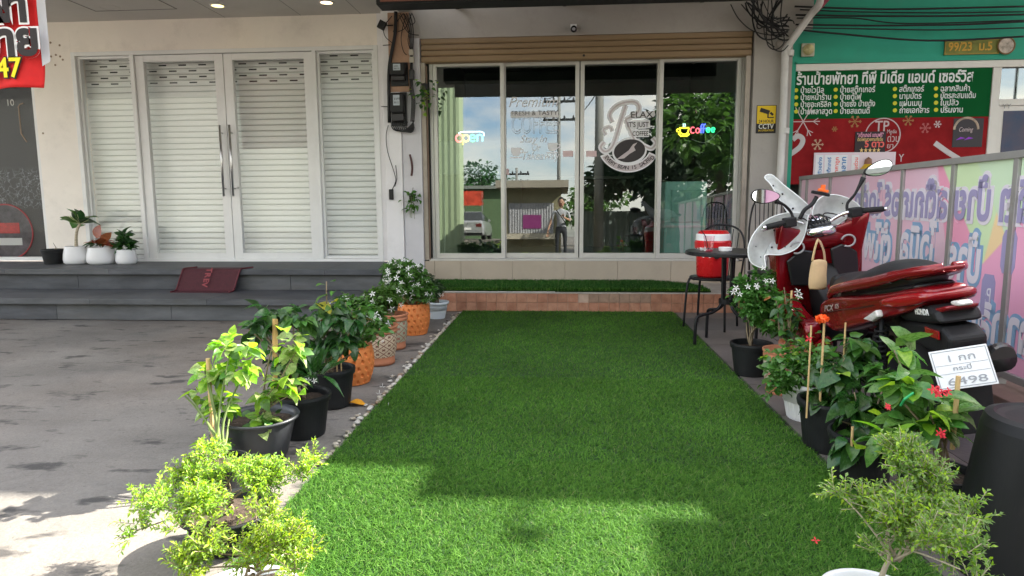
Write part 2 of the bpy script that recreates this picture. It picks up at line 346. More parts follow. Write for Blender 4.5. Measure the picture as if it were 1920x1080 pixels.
# left poster window
M_glassp=glassmat('display_glass',.008,(.95,.95,.95))
pw=MB(); frame(pw,fx(-60),fx(76),zB,fz(152,30),FY+.02,FY+.1,.05,.045,.05); pw=pw.build('window',M_white,ws,bevel=.003)
B('pane',M_glassp,pw,fx(-60)+.05,fx(76)-.05,FY+.05,FY+.056,zB+.045,fz(152,30)-.05)
def poster_mat():
    m=bpy.data.materials.new('doodle_print'); m.use_nodes=True; n=m.node_tree; l=n.links.new; b=n.nodes['Principled BSDF']; b.inputs['Roughness'].default_value=.5
    g=n.nodes.new('ShaderNodeNewGeometry'); sp=n.nodes.new('ShaderNodeSeparateXYZ'); l(g.outputs['Position'],sp.inputs[0])
    vo=n.nodes.new('ShaderNodeTexVoronoi'); vo.feature='DISTANCE_TO_EDGE'; vo.inputs['Scale'].default_value=13
    nz=n.nodes.new('ShaderNodeTexNoise'); nz.inputs['Scale'].default_value=9; nz.inputs['Detail'].default_value=4; l(g.outputs['Position'],nz.inputs['Vector'])
    va=n.nodes.new('ShaderNodeVectorMath'); va.operation='MULTIPLY_ADD'; va.inputs[1].default_value=(.25,.25,.25); l(nz.outputs['Color'],va.inputs[0]); l(g.outputs['Position'],va.inputs[2]); l(va.outputs[0],vo.inputs['Vector'])
    r=n.nodes.new('ShaderNodeValToRGB'); r.color_ramp.elements[0].color=(.30,.32,.36,1); r.color_ramp.elements[1].color=(.010,.008,.009,1); r.color_ramp.elements[1].position=.035; l(vo.outputs['Distance'],r.inputs[0])
    mr=n.nodes.new('ShaderNodeMapRange'); l(sp.outputs['Z'],mr.inputs[0])
    mr.inputs[1].default_value=1.62; mr.inputs[2].default_value=1.56
    mr2=n.nodes.new('ShaderNodeMapRange'); l(sp.outputs['Z'],mr2.inputs[0]); mr2.inputs[1].default_value=1.08; mr2.inputs[2].default_value=1.14
    mu=n.nodes.new('ShaderNodeMath'); mu.operation='MULTIPLY'; l(mr.outputs[0],mu.inputs[0]); l(mr2.outputs[0],mu.inputs[1])
    k=n.nodes.new('ShaderNodeMix'); k.data_type='RGBA'; k.inputs['A'].default_value=(.010,.008,.010,1); l(mu.outputs[0],k.inputs['Factor']); l(r.outputs[0],k.inputs['B']); l(k.outputs['Result'],b.inputs['Base Color'])
    return m
po=B('poster',poster_mat(),pw,fx(-60)+.05,fx(76)-.05,FY+.10,FY+.105,zB+.045,fz(152,30)-.05)
cx,cz=oy(2,435,FY); Y=FY+.095
MB().add([(cx+.34*math.cos(a),Y,cz+.34*math.sin(a)) for a in [2*PI*i/48 for i in range(48)]],[tuple(range(48))]).build('print_disc',mat('print_disc_grey',(.07,.06,.07),.6,var=.6,vscale=9),pw)
MB().tube([(cx+.34*math.cos(2*PI*i/48),Y-.004,cz+.34*math.sin(2*PI*i/48)) for i in range(49)],.009,6).build('print_ring',mat('print_red_ring',(.40,.03,.04),.5),pw)
MB().box(cx-.3,cx+.19,Y-.006,Y-.003,cz-.17,cz-.08).build('print_bar',mat('print_pale',(.55,.55,.53),.5),pw)
MB().box(cx-.3,cx+.17,Y-.0065,Y-.0035,cz-.02,cz+.11).build('print_drink',mat('print_red',(.40,.02,.02),.5,var=.3,vscale=20),pw)
text('10',.11,front(*(fx(10),Y-.001,fz(196,20))),mat('print_white',(.7,.68,.66),.5),pw)
MB().tube([(fx(32),Y,fz(182)),(fx(36),Y,fz(176)),(fx(42),Y,fz(174))],.006).tube([(fx(33),Y,fz(180)),(fx(33),Y,fz(235)),(fx(42),Y,fz(252))],.007).build('print_line',mat('print_gold',(.45,.30,.2),.5),pw)
# steps of grey slate pieces
M_slate=[mat('slate_%d'%i,c,.55,var=.22,vscale=3.5,bump=.3,bscale=18,col2=c2,stretch=(.6,1,2.2),dirt=.3,objcoord=False) for i,(c,c2) in enumerate([((.05,.053,.06),(.10,.105,.115)),((.062,.066,.07),(.115,.118,.125)),((.042,.045,.052),(.085,.09,.10))])]
st=group_empty('steps'); stx0,stx1=-9.0,-1.83
core=MB(); core.box(stx0,stx1,6.26,FY,0,.165); core.box(stx0,stx1-.03,6.92,FY,.165,.39); core.build('step_core',M_slate[2],st)
def course(x0,x1,y0,y1,z0,z1,wid,off,bev=.003):
    x=x0+off
    if off: 
        MB().box(x0,x-.003,y0,y1,z0,z1).build('stone_tile',random.choice(M_slate),st,bevel=bev)
    while x<x1-.01:
        e=min(x+wid,x1); d=random.uniform(0,.002)
        MB().box(x,e-.003,y0-d,y1,z0,z1).build('stone_tile',random.choice(M_slate),st,bevel=bev); x=e
course(stx0,stx1-.02,6.245,6.259,.003,.160,1.2,.35)
course(stx0,stx1,6.19,6.93,.166,.222,1.2,.75)
course(stx0,stx1-.08,6.905,6.919,.223,.384,1.2,.1)
course(stx0,stx1,6.85,FY-.001,.391,.45,1.2,.5)
B('threshold_strip',M_white,ws,xL0,xL1,FY-.02,FY+.1,.4505,.462)

# ================================================================== COFFEE SHOP
cs=thing('coffee_shop_building','grey rendered coffee shop with tan shutter box and tinted sliding glass doors','building')
M_cs=mat('grey_beige_paint',(.38,.35,.32),.75,var=.05,vscale=1.6,bump=.2,bscale=20,dirt=.2)
M_csw=mat('pale_lilac_paint',(.60,.585,.61),.75,var=.04,vscale=2,bump=.2,bscale=22,dirt=.12)
x0,x1=fx(790),fx(1404); zs=fz(487,1100)   # door bay
B('wall',M_cs,cs,fx(757)+.003,x1+.62,FY-.02,FY+.3,fz(66,1100),3.95)
pl2=B('pillar',M_csw,cs,fx(757)+.003,x0+.02,FY-.06,FY+.3,0,fz(66,1100),bevel=.005)
B('pillar',M_cs,cs,x1,fx(1474),FY-.06,FY+.3,0,fz(66,1100)-.001,bevel=.005)
B('wall',M_cs,cs,-2.0,3.0,FY+.01,FY+.3,3.951,7.5)
B('canopy',M_ceil,cs,-1.73,2.84,5.07,FY-.03,3.96,4.12)  # out of view; front edge set where the ground shade should end
B('canopy_valance',mat('valance_fabric',(.5,.52,.5),.8,var=.15,vscale=2),cs,-1.7,2.83,5.085,5.10,2.93,3.959)
B('canopy_notch',M_ceil,cs,2.845,4.135,5.37,FY-.03,3.961,4.121)  # unseen piece set back to let a notch of sun onto the ground
# shutter box (tan slats)
M_tan=mat('tan_shutter_paint',(.27,.185,.105),.5,var=.06,vscale=3,dirt=.25,stretch=(.4,1,2))
sb=B('shutter_box',M_tan,cs,x0+.03,x1-.02,FY+.02,FY+.06,fz(112,1100),fz(66,1100)+.1)
zt=fz(66,1100); hh=(zt-fz(112,1100)); hs=[.25,.24,.24,.27]; z=zt-.002
for i,k in enumerate(hs):
    h=k*hh; o=MB().prism([(FY-.015,z),(FY-.024,z-.008),(FY-.024,z-h+.02),(FY-.015,z-h+.006),(FY+.02,z-h+.006),(FY+.02,z)],x0+.03,x1-.02,'x').build('slat',M_tan,sb); z-=h
MB().sph((fx(1093),FY-.03,fz(105,1093)),.014,8,6).build('lock_knob',M_black,sb)
for xx in (x0+.022,x1-.075): B('guide_rail',mat('guide_rail_metal',(.36,.31,.26),.5,.3,var=.15,vscale=4,dirt=.4),cs,xx,xx+.05,FY-.03,FY+.0,zs,fz(112,1100))
MB().tube([(x0+.085,FY-.02,zs),(x0+.085,FY-.02,fz(118,1100))],.012,8).build('rail_pipe',mat('brown_pipe',(.16,.11,.08),.6),cs)
# sliding doors
M_alu=mat('silver_aluminium',(.56,.54,.50),.38,.25,var=.04,vscale=4,dirt=.15)
def slide(u0,u1,y,label=None,top=None):
    a,b=fx(u0),fx(u1); z1=fz(108,1100)
    o=MB(); frame(o,a,b,zs+.012,z1,y-.008,y+.044,.046,.06,.05); o=o.build('sliding_door',M_alu,cs,bevel=.003)
    t=math.tan(math.radians(1.4)); za,zb=zs+.07,z1-.05; zm=(za+zb)/2; yc=y+.018
    g=MB().add([(a+.044,yc+(z-zm)*t,z) if s==0 else (b-.044,yc+(z-zm)*t,z) for z in (za,zb) for s in (0,1)],[(0,1,3,2)]).build('pane',M_glassd,o)
    return o
dA=slide(812,945,FY+.08); dB=slide(940,1086,FY+.125); dC=slide(1088,1240,FY+.125); dD=slide(1235,1388,FY+.08)
B('door_threshold',M_alu,cs,x0+.075,x1-.078,FY-.03,FY+.19,zs-.012,zs+.0115,bevel=.003)
B('jamb',M_alu,cs,fx(806),fx(812)-.002,FY+.06,FY+.18,zs+.012,fz(112,1100)); B('jamb',M_alu,cs,fx(1388)+.002,fx(1396),FY+.06,FY+.18,zs+.012,fz(112,1100))
B('head_rail',M_alu,cs,fx(806),fx(1396),FY+.062,FY+.19,fz(108,1100)+.002,zt+.05)
# sill wall with long stone tiles
M_sill=mat('beige_sill_stone',(.44,.37,.29),.5,var=.06,vscale=2.5,dirt=.12)
ps=.21; B('sill_core',M_sill,cs,x0+.02,x1,FY-.0,FY+.25,0,zs-.02)
us=[812,862,960,1060,1160,1262,1352,1402]
for a,b in zip(us[:-1],us[1:]): MB().box(fx(a)+.001,fx(b)-.002,FY-.035,FY-.001,ps+.001,zs-.013).build('sill_tile',M_sill,cs,bevel=.002)
MB().box(fx(790)+.02,fx(812)-.002,FY-.035,FY-.001,ps+.001,zs-.013).build('sill_tile',M_sill,cs,bevel=.002)
# brick coloured tile platform
M_bt=[mat('terracotta_tile_%d'%i,c,.55,var=.15,vscale=12,bump=.3,bscale=40,col2=c2,objcoord=False) for i,(c,c2) in enumerate([((.27,.115,.065),(.42,.20,.125)),((.31,.14,.085),(.46,.24,.15)),((.24,.105,.062),(.37,.18,.11))])]
pf=group_empty('tiled_platform'); px0,px1=-1.32,2.35; PY=6.905
B('platform_core',mat('tile_grout',(.42,.30,.23),.85,var=.1,vscale=20),pf,px0,px1,PY,FY-.036,0,ps-.012)
tw=.1065; n=int((px1-px0)/tw)
tm=[MB().box(.0022,tw-.0022,0,.009,.0022,tw*.93-.002).mesh('tile',m) for m in M_bt]
M_dtile=MB().box(.0022,tw-.0022,0,.009,.0022,tw*.93-.002).mesh('tile',mat('stained_tile',(.25,.16,.11),.6,var=.2,vscale=15,objcoord=False))
for r in range(2):
    for i in range(n):
        x=px0+i*tw
        if r==1 and i in (14,): continue
        me=M_dtile if (r==1 and 14<i<21) else random.choice(tm)
        link('tile',me,pf,Matrix.Translation((x,PY-.009-random.uniform(0,.0015),r*tw*.93+.004)))
MB().box(px0,px1,PY-.012,FY-.036,ps-.012,ps-.001).build('platform_top',mat('platform_cement',(.38,.34,.30),.8,var=.2,vscale=5,bump=.3),pf)
B('edge_strip',mat('edge_trim',(.55,.52,.48),.6),pf,px0+.05,px0+1.25,PY-.018,PY+.01,ps-.001,ps+.006)
M_tile=[mat('walk_tile_%d'%i,c,.62,var=.18,vscale=4,bump=.3,bscale=40,dirt=.35,objcoord=False) for i,c in enumerate([(.12,.105,.098),(.145,.13,.12),(.105,.098,.094)])]
wk=group_empty('paved_walkway')
B('paving_bed',mat('paving_bed',(.05,.048,.045),.9),wk,1.16,3.9,1.1,6.89,-.003,.001)
for iy in range(10):
    for ix in range(5):
        if (ix==4 and iy>4): pass
        a=1.165+ix*.6; b=1.15+iy*.6
        MB().box(a+.003,min(a+.597,3.9),b+.003,min(b+.597,6.89),0,.006+random.uniform(0,.0015)).build('paving_tile',random.choice(M_tile),wk)
# interior room
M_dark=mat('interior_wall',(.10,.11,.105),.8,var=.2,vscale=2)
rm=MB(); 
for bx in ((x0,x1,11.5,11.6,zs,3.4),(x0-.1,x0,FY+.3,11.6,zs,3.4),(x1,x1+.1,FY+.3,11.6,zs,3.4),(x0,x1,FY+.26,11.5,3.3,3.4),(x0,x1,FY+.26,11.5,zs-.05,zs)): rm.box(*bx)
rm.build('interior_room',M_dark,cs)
# things seen through the glass
M_teal=mat('teal_enamel',(.45,.72,.66),.35,var=.05,vscale=5)
a,b=fx(1246,400,8.12),fx(1325,400,8.12); z0,z1=zs,fz(340,1285,8.12)
fr=thing('refrigerator','pale teal refrigerator cabinet standing behind the rightmost glass door','refrigerator',((a+b)/2,8.27,zs))
fr_b=MB().box(a-(a+b)/2,b-(a+b)/2,-.15,.45,0,z1-z0).build('cabinet',M_teal,fr,bevel=.02)
hw=(b-a)/2; H_=z1-z0
MB().box(-hw+.07,hw-.07,-.175,-.151,.42,H_-.10).build('door_panel',mat('teal_panel',(.34,.58,.52),.3),fr,bevel=.03)
MB().box(-hw+.01,hw-.01,-.17,-.151,.36,.385).build('shelf_edge',M_white,fr)
MB().box(hw-.16,hw-.04,-.16,-.151,H_-.42,H_-.28).build('sticker',M_white,fr)
a2=fx(1275,470,8.3)
eb=thing('wall_clock_box','small black electronic box with white display on the shop floor','gadget',(a2,8.3,zs+.0))
MB().box(-.1,.1,-.05,.05,0,.16).build('case',M_blk_pl,eb,bevel=.01); MB().box(-.06,.05,-.055,-.051,.06,.12).build('display',mat('lcd',(.6,.65,.6),.4),eb)
ct=thing('counter','dark wooden counter deep inside the coffee shop','counter',(.2,10.3,zs))
MB().box(-.8,.8,-.3,.3,0,1.0).build('body',mat('dark_wood',(.06,.04,.03),.5,var=.3,vscale=6),ct,bevel=.01); MB().box(-.85,.85,-.35,.35,1.0,1.04).build('counter_top',mat('counter_top',(.2,.18,.16),.3),ct,bevel=.008)
gb=B('window_board',mat('grey_film',(.12,.125,.135),.5,var=.12,vscale=3),None,fx(815,300,FY+.16),fx(940,300,FY+.16),FY+.155,FY+.165,fz(327,880,FY+.16),fz(264,880,FY+.16)); tag(gb,'grey board standing behind the leftmost glass door under the neon open sign','board')
# neon signs
def neon(u,v,Y,glyphs,scale,name,label):
    x,z=oy(u,v,Y); t=thing(name,label,'neon sign',(x,Y,z))
    for (pts,c,nm,r) in glyphs:
        mm=mat('neon_%s'%c,(.2,.2,.2),.4,emit=NC[c],estr=.85)
        MB().tube([(p[0]*scale,0,p[1]*scale) for p in pts],r,8).build(nm,mm,t,smooth=True)
    return t
NC=dict(red=(1,.10,.14),yellow=(1,.72,.03),green=(.03,.9,.30),cyan=(.1,.75,.95),blue=(.08,.12,1),white=(.6,.9,1))
def circ(cx,cy,rx,ry,a0=0,a1=360,n=18): return [(cx+rx*math.cos(math.radians(a0+(a1-a0)*i/n)),cy+ry*math.sin(math.radians(a0+(a1-a0)*i/n))) for i in range(n+1)]
opn=[(circ(-1.5,0,.55,.55),'red','letter',.010),(circ(-.45,0,.48,.5)+[], 'yellow','letter',.009),([(-.93,.5),(-.93,-1.0)],'yellow','letter_stem',.009),
 ([(.15,.02),(1.05,.02)]+circ(.6,0,.46,.5,5,320),'green','letter',.009),([(1.35,-.5),(1.35,.5)]+circ(1.75,.05,.4,.45,150,0)+[(2.15,-.5)],'cyan','letter',.009),
 ([(-1.6,.75),(-1.2,.98),(1.9,.98),(2.35,.8),(2.42,.3)],'white','top_bar',.007)]
neon(879,259,FY+.15,opn,.075,'neon_sign','multicoloured neon sign reading open in the leftmost glass door')
cof=[([(-2.6,.4),(-1.0,.4)],'yellow','cup',.008),([(-2.6,.4),(-2.4,-.4),(-2.0,-.65),(-1.5,-.65),(-1.15,-.35),(-1.0,.4)],'yellow','cup',.008),([(-2.75,-.5),(-2.3,-.95),(-1.3,-.95),(-.9,-.6)],'yellow','saucer',.008),(circ(-2.75,0,.28,.25,60,300,10),'yellow','cup_handle',.007),
 ([(-2.0,.6),(-1.9,.85),(-2.0,1.1)],'white','steam',.005),([(-1.7,.6),(-1.6,.85),(-1.7,1.1)],'white','steam',.005),
 (circ(-.35,0,.38,.48,50,310),'red','letter',.007),(circ(.45,-.08,.3,.38),'red','letter',.007),
 ([(1.35,.95),(1.1,.9),(1.0,.6),(1.0,-.5)],'blue','letter',.008),([(.85,.25),(1.9,.25)],'blue','crossbar',.007),([(1.75,.95),(1.5,.9),(1.4,.6),(1.4,-.5)],'blue','letter',.008),
 ([(1.9,0),(2.5,0)]+circ(2.2,0,.3,.36,5,320),'green','letter',.007),([(2.7,0),(3.3,0)]+circ(3.0,0,.3,.36,5,320),'green','letter',.007)]
neon(1303,244,FY+.16,cof,.068,'neon_sign','neon coffee sign with yellow cup in the rightmost glass door')
c=MB(); c.tube(smoothpts([(fx(900),FY+.16,fz(268)),(fx(896),FY+.16,fz(282)),(fx(870),FY+.16,fz(284)),(fx(840),FY+.16,fz(290)),(fx(822),FY+.16,fz(300)),(fx(828),FY+.16,fz(400)),(fx(826),FY+.16,fz(478))]),.003,5)
tag(c.build('cord',mat('pale_cord',(.5,.52,.5),.5)),'thin pale power cord trailing from the neon open sign','cord')
c=MB(); c.tube(smoothpts([(fx(1300),FY+.17,fz(262)),(fx(1330),FY+.17,fz(268)),(fx(1372),FY+.17,fz(240)),(fx(1375),FY+.17,fz(330)),(fx(1366),FY+.17,fz(440))]),.003,5)
tag(c.build('cord',mat('pale_cord',(.5,.52,.5),.5)),'thin pale power cord trailing from the neon coffee sign','cord')
# door stickers: lettering and emblem
M_st=mat('sticker_white',(.74,.72,.73),.5); M_std=mat('sticker_brown',(.035,.027,.026),.5); M_stg=mat('sticker_grey',(.50,.43,.43),.5)
Yb=FY+.118
def dt(s,u,v,h,w,parent,Y,m=M_st,sh=0,b=0,al='LEFT'):
    x,z=oy(u,v,Y); return text(s,h,front(x,Y,z),m,parent,width=w,shear=sh,bold=b,align=al,depth=.0006)
kx=lambda p:p/CAMF*FY
dt('Premium',952,200,.17,kx(92),dB,Yb,sh=.35,b=-.004); 
bar=MB().box(fx(956),fx(1046),Yb+.001,Yb+.002,fz(217,1000),fz(206,1000)).build('sticker_bar',M_st,dB)
dt('FRESH & TASTY',958,216,.075,kx(86),dB,Yb-.0005,M_std)
x,z=oy(958,250,Yb); text('COFFEE',.30,front(x,Yb,z),M_st,dB,width=kx(88),outline=.003)
dt('Stay In',974,267,.12,kx(50),dB,Yb,sh=.3); dt('Or',996,283,.12,kx(16),dB,Yb,sh=.3); dt('Takeaway',976,299,.13,kx(70),dB,Yb,sh=.3)
for (u,v) in ((967,285),(1036,276)):
    x,z=oy(u,v,Yb); o=MB(); o.prism([(x-.06,z+.05),(x+.06,z+.05),(x+.05,z-.02),(x+.025,z-.045),(x-.025,z-.045),(x-.05,z-.02)],Yb,Yb+.001); o.tube([(x+.055,Yb,z+.035),(x+.085,Yb,z+.03),(x+.08,Yb,z+.0),(x+.05,Yb,z-.01)],.007,6,flat=.2); o.prism([(x-.08,z-.055),(x+.08,z-.055),(x+.05,z-.07),(x-.05,z-.07)],Yb,Yb+.001); o.build('cup_sticker',M_st,dB)
for (u,p,Y) in ((1065,dB,Yb),(1109,dC,Yb)):
    x,z=oy(u,288,Y); MB().box(x-.06,x+.06,Y-.0005,Y+.0005,z-.033,z+.033).build('small_sticker',mat('sticker_pink',(.62,.45,.45),.5),p); 
x,z=oy(951,322,Yb); MB().box(x-.02,x+.02,Yb-.0005,Yb+.0005,z-.035,z+.035).build('small_sticker',mat('sticker_pink',(.62,.45,.45),.5),dB)
# relax emblem
E=front(*(fx(1176),Yb,fz(262,1176)))
def outl(pts,r,m,name,lift=0): 
    x,z=oy(1176,262,Yb); return MB().tube([(x+p[0],Yb-lift,z+p[1]) for p in pts],r,6,flat=.12).build(name,m,dC)
def both(pts,r,closed=False):
    pts=[(p.x,p.y) for p in smoothpts([(a,b,0) for a,b in pts],6)]
    outl(pts,r+.013,M_st,'emblem_outline',0); outl(pts,r,M_stg,'emblem_stroke',.0016)
both([(-.17,.20),(-.20,.30),(-.10,.40),(.06,.43),(.13,.38),(.11,.30),(.0,.24),(-.02,.23)],.016)
both([(-.02,.39),(-.08,.20),(-.13,.02),(-.18,-.09),(-.25,-.13),(-.30,-.08),(-.26,-.02)],.018)
both([(-.02,.23),(.03,.12),(.10,-.02),(.20,-.07),(.28,-.10),(.33,-.04),(.29,.02)],.016)
both([(-.24,.06),(-.27,.12),(-.20,.15),(-.17,.10)],.010)
def plate(pts,m,nm,l): 
    x,z=oy(1176,262,Yb); return MB().prism([(x+p[0],z+p[1]) for p in pts],Yb-l,Yb-l+.0008).build(nm,m,dC)
plate([(.02,.24),(.29,.25),(.32,.28),(.31,.32),(.04,.32)],M_st,'emblem_plate',.0022); plate([(-.01,.12),(.26,.13),(.26,.22),(-.01,.22)],M_st,'emblem_plate',.0024); plate([(.05,.03),(.25,.03),(.25,.115),(.05,.115)],M_st,'emblem_plate',.0026)
xe,ze=oy(1176,262,Yb)
text('ELAX',.10,front(xe+.035,Yb-.0045,ze+.25),M_std,dC,width=.25,bold=.01,depth=.0004); text("IT'S JUST",.08,front(xe+.0,Yb-.0045,ze+.145),M_std,dC,width=.24,bold=.012,depth=.0004); text('COFFEE',.075,front(xe+.06,Yb-.0045,ze+.045),M_std,dC,width=.18,bold=.012,depth=.0004)
el=lambda cx,cy,rx,ry,rot,n=36:[(cx+rx*math.cos(a)*math.cos(rot)-ry*math.sin(a)*math.sin(rot),cy+rx*math.cos(a)*math.sin(rot)+ry*math.sin(a)*math.cos(rot)) for a in [2*PI*i/n for i in range(n)]]
plate(el(.03,-.13,.20,.155,.15),M_st,'bean_outline',.003); plate(el(.03,-.125,.18,.13,.15),M_std,'bean',.004)
plate([(-.12,-.22),(-.05,-.17),(.02,-.12),(.07,-.05),(.12,-.03),(.08,-.08),(.10,-.12),(.03,-.16),(-.03,-.21)],M_stg,'bean_groove',.005)
rb=[];R1,R2=.36,.26
for i in range(25):
    a=math.radians(205+i*130/24); rb.append((.02+R1*math.cos(a),-.04+R1*.92*math.sin(a)))
rb2=[(.02+R2*math.cos(math.radians(335-i*130/24)),-.04+R2*.92*math.sin(math.radians(335-i*130/24))) for i in range(25)]
plate(rb+rb2,M_st,'ribbon_outline',.0052)
rb=[(.02+.345*math.cos(math.radians(209+i*122/24)),-.04+.345*.92*math.sin(math.radians(209+i*122/24))) for i in range(25)]+[(.02+.275*math.cos(math.radians(331-i*122/24)),-.04+.275*.92*math.sin(math.radians(331-i*122/24))) for i in range(25)]
plate(rb,M_stg,'ribbon',.0062)
wd='EVERY BEAN IS SACRED'
for i,ch in enumerate(wd):
    if ch==' ': continue
    a=math.radians(214+i*112/(len(wd)-1)); x=xe+.02+.285*math.cos(a)*1.03; z=ze-.04+.33*.92*math.sin(a)
    text(ch,.062,Matrix.Translation((xe+.02+.325*math.cos(a),Yb-.0075,ze-.04+.325*.92*math.sin(a)))@Matrix.Rotation(-(a-1.5*PI),4,'Y')@Matrix.Rotation(PI/2,4,'X'),M_std,dC,align='CENTER',bold=.012,depth=.0004)

# press the stickers onto the leaning panes
_t=math.tan(math.radians(1.4)); _zm=(zs+.07+fz(108,1100)-.05)/2
for dr in (dB,dC):
    for o in dr.children:
        if o.name.startswith('pane'): continue
        if o.matrix_local!=Matrix.Identity(4):
            o.data=o.data.copy() if o.data.users>1 else o.data; o.data.transform(o.matrix_local); o.matrix_local=Matrix.Identity(4)
        for vtx in o.data.vertices: vtx.co.y+=.0185+(vtx.co.z-_zm)*_t
kx=lambda p:(fx(1700+p/2,150)-fx(1700-p/2,150))
# ================================================================== GREEN PRINT SHOP
gs=thing('print_shop_building','turquoise green rendered shop building at the right with white window frames','building')
M_grn=mat('turquoise_paint',(.022,.30,.20),.6,var=.08,vscale=2,bump=.15,bscale=20,dirt=.15)
gx0=fx(1475)+.003
B('wall',M_grn,gs,gx0,14,FY,FY+.3,fz(120,1700)+.02,3.95)
B('wall_strip',M_grn,gs,gx0,fx(1483),FY-.02,FY+.3,0,fz(120,1700)+.018)
B('ledge',M_grn,gs,fx(1483)+.002,14,FY-.035,FY-.001,fz(120,1700)+.021,fz(113,1700))
B('wall',M_grn,gs,gx0,14,FY+.012,FY+.3,3.951,7.5)
B('canopy',M_ceil,gs,4.14,16,5.07,FY-.04,3.96,4.12)  # out of view; front edge and length set for the shade it casts
M_fr=mat('cream_window_frame',(.66,.63,.58),.45,dirt=.15)
za=fz(120,1700); wx0=fx(1483)+.003; wx1=fx(1847)
B('head_frame',M_fr,gs,wx0,8.2,FY-.02,FY+.08,za-.055,za+.018,bevel=.003)
B('post_frame',M_fr,gs,wx1,wx1+.085,FY-.018,FY+.08,0,za-.057,bevel=.003)
B('transom_frame',M_fr,gs,wx1+.087,8.2,FY-.015,FY+.08,fz(198,1890),fz(186,1890),bevel=.003)
B('transom_pane',glassmat('dim_glass',.2,(.35,.38,.36)),gs,wx1+.087,8.2,FY+.03,FY+.036,fz(186,1890)+.002,za-.057)
dl=B('side_door',M_fr,gs,wx1+.09,8.2,FY+.0,FY+.05,0,fz(198,1890)-.002,bevel=.003)
B('door_print',mat('night_sky_print',(.03,.055,.11),.5,var=.5,vscale=3,col2=(.10,.07,.09)),dl,wx1+.15,8.1,FY-.006,FY-.002,fz(290,1890),fz(208,1890))
B('door_print_lower',mat('poster_shelf_print',(.2,.25,.2),.5,var=.9,vscale=14,col2=(.6,.5,.3)),dl,wx1+.15,8.1,FY-.006,FY-.002,.3,fz(291,1890))
text('YY',.07,front(wx1+.12,FY-.02,fz(204,1870)),mat('grey_letter',(.3,.3,.3),.5),gs,width=.09)
B('backing',mat('shop_dark',(.05,.05,.05),.8),gs,gx0,14,FY+.29,FY+.31,0,3)
zg0,zg1=fz(221,1660),za-.057
gsb=B('sign_board',mat('sign_green_print',(.004,.085,.022),.8,spec=.08,var=.05,vscale=2),None,wx0,wx1-.003,FY-.005,FY+.02,zg0,zg1)
tag(gsb,'dark green shop sign board listing printing services in white Thai lettering','sign board')
M_wh=mat('print_white_letters',(.72,.73,.72),.5); M_yel=mat('bullet_yellow',(.55,.55,.02),.5)
x,z=oy(1493,158,FY-.006); text('ร้านป้ายพัทยา ทีพี มีเดีย แอนด์ เซอร์วิส',.165,front(x,FY-.0065,fz(156,1650)),M_wh,gsb,width=kx(332),bold=.022)
cols=[(1500,['ป้ายไวนิล','ป้ายหน้าร้าน','ป้ายอะคริลิค','ป้ายพลาสวูด']),(1574,['ป้ายสติ๊กเกอร์','ป้ายตู้ไฟ','ป้ายธง ป้ายตั้ง','ป้ายสแตนดี้']),(1685,['สติ๊กเกอร์','นามบัตร','แผ่นเมนู','ถ่ายเอกสาร']),(1762,['ฉลากสินค้า','บัตรสะสมแต้ม','ใบปลิว','ปริ้นงาน'])]
wdt=[[44,58,58,60],[66,40,66,56],[46,41,41,56],[54,65,34,41]]
for (u,ls),ws_ in zip(cols,wdt):
    for i,(s,wd_) in enumerate(zip(ls,ws_)):
        v=174.5+i*13.3-(u-1500)*.012; x,z=oy(u,v,FY)
        text(s,.086,front(x,FY-.0065,z),M_wh,gsb,width=kx(wd_),bold=.012)
        MB().lathe([(0,0),(.022,0),(.022,.002),(0,.002)],n=14,M=Matrix.Translation((x-.045,FY-.006,z+.03))@Matrix.Rotation(PI/2,4,'X')).build('bullet',M_yel,gsb)
rb_=B('poster_board',mat('poster_red',(.24,.014,.016),.8,spec=.08,var=.25,vscale=3),None,wx0,wx1-.003,FY-.004,FY+.02,fz(345,1560),zg0-.002)
tag(rb_,'dark red festive poster board under the green sign board','poster board')
Yr=FY-.0055
M_gold=mat('print_gold_dim',(.33,.16,.05),.5); M_pale=mat('print_pale_pink',(.52,.42,.42),.5)
def flake(u,v,r,m,k=6):
    x,z=oy(u,v,Yr); b=MB()
    for i in range(k):
        a=PI*2*i/k; b.box(0,r,-.0005,.0005,-.005,.005,M=Matrix.Translation((x,Yr,z))@Matrix.Rotation(a,4,'Y'))
        for s in (-.6,.6): b.box(0,r*.35,-.0007,.0003,-.004,.004,M=Matrix.Translation((x,Yr,z))@Matrix.Rotation(a,4,'Y')@Matrix.Translation((r*.6,0,0))@Matrix.Rotation(s,4,'Y'))
    b.build('snowflake_print',m,rb_)
for u,v,r,m in ((1603,228,.07,M_gold),(1565,242,.03,M_gold),(1703,226,.06,M_gold),(1735,240,.06,mat('print_dimred',(.40,.10,.10),.5)),(1533,271,.065,mat('print_gold',(.45,.30,.2),.5)),(1506,228,.18,M_pale),(1758,233,.04,M_pale)): flake(u,v,r,m)
x,z=oy(1655,254,Yr); MB().tube([(x+.185*math.cos(a),Yr,z+.185*math.sin(a)) for a in [2*PI*i/40 for i in range(41)]],.006,6,flat=.3).build('logo_ring',M_pale,rb_)
text('TP',.16,front(*(fx(1636),Yr-.001,fz(246,1640))),M_pale,rb_,width=kx(27),bold=.01)
text('Media',.06,front(*(fx(1659),Yr-.001,fz(250,1660))),M_pale,rb_,width=kx(18))
text('ด่วน',.11,front(*(fx(1660),Yr-.001,fz(266,1670))),M_pale,rb_,width=kx(22))
text('ยา',.08,front(*(fx(1660),Yr-.001,fz(278,1670))),M_pale,rb_,width=kx(12))
text('Y',.12,front(*(fx(1684),Yr-.001,fz(303,1690))),M_pale,rb_,width=kx(10))
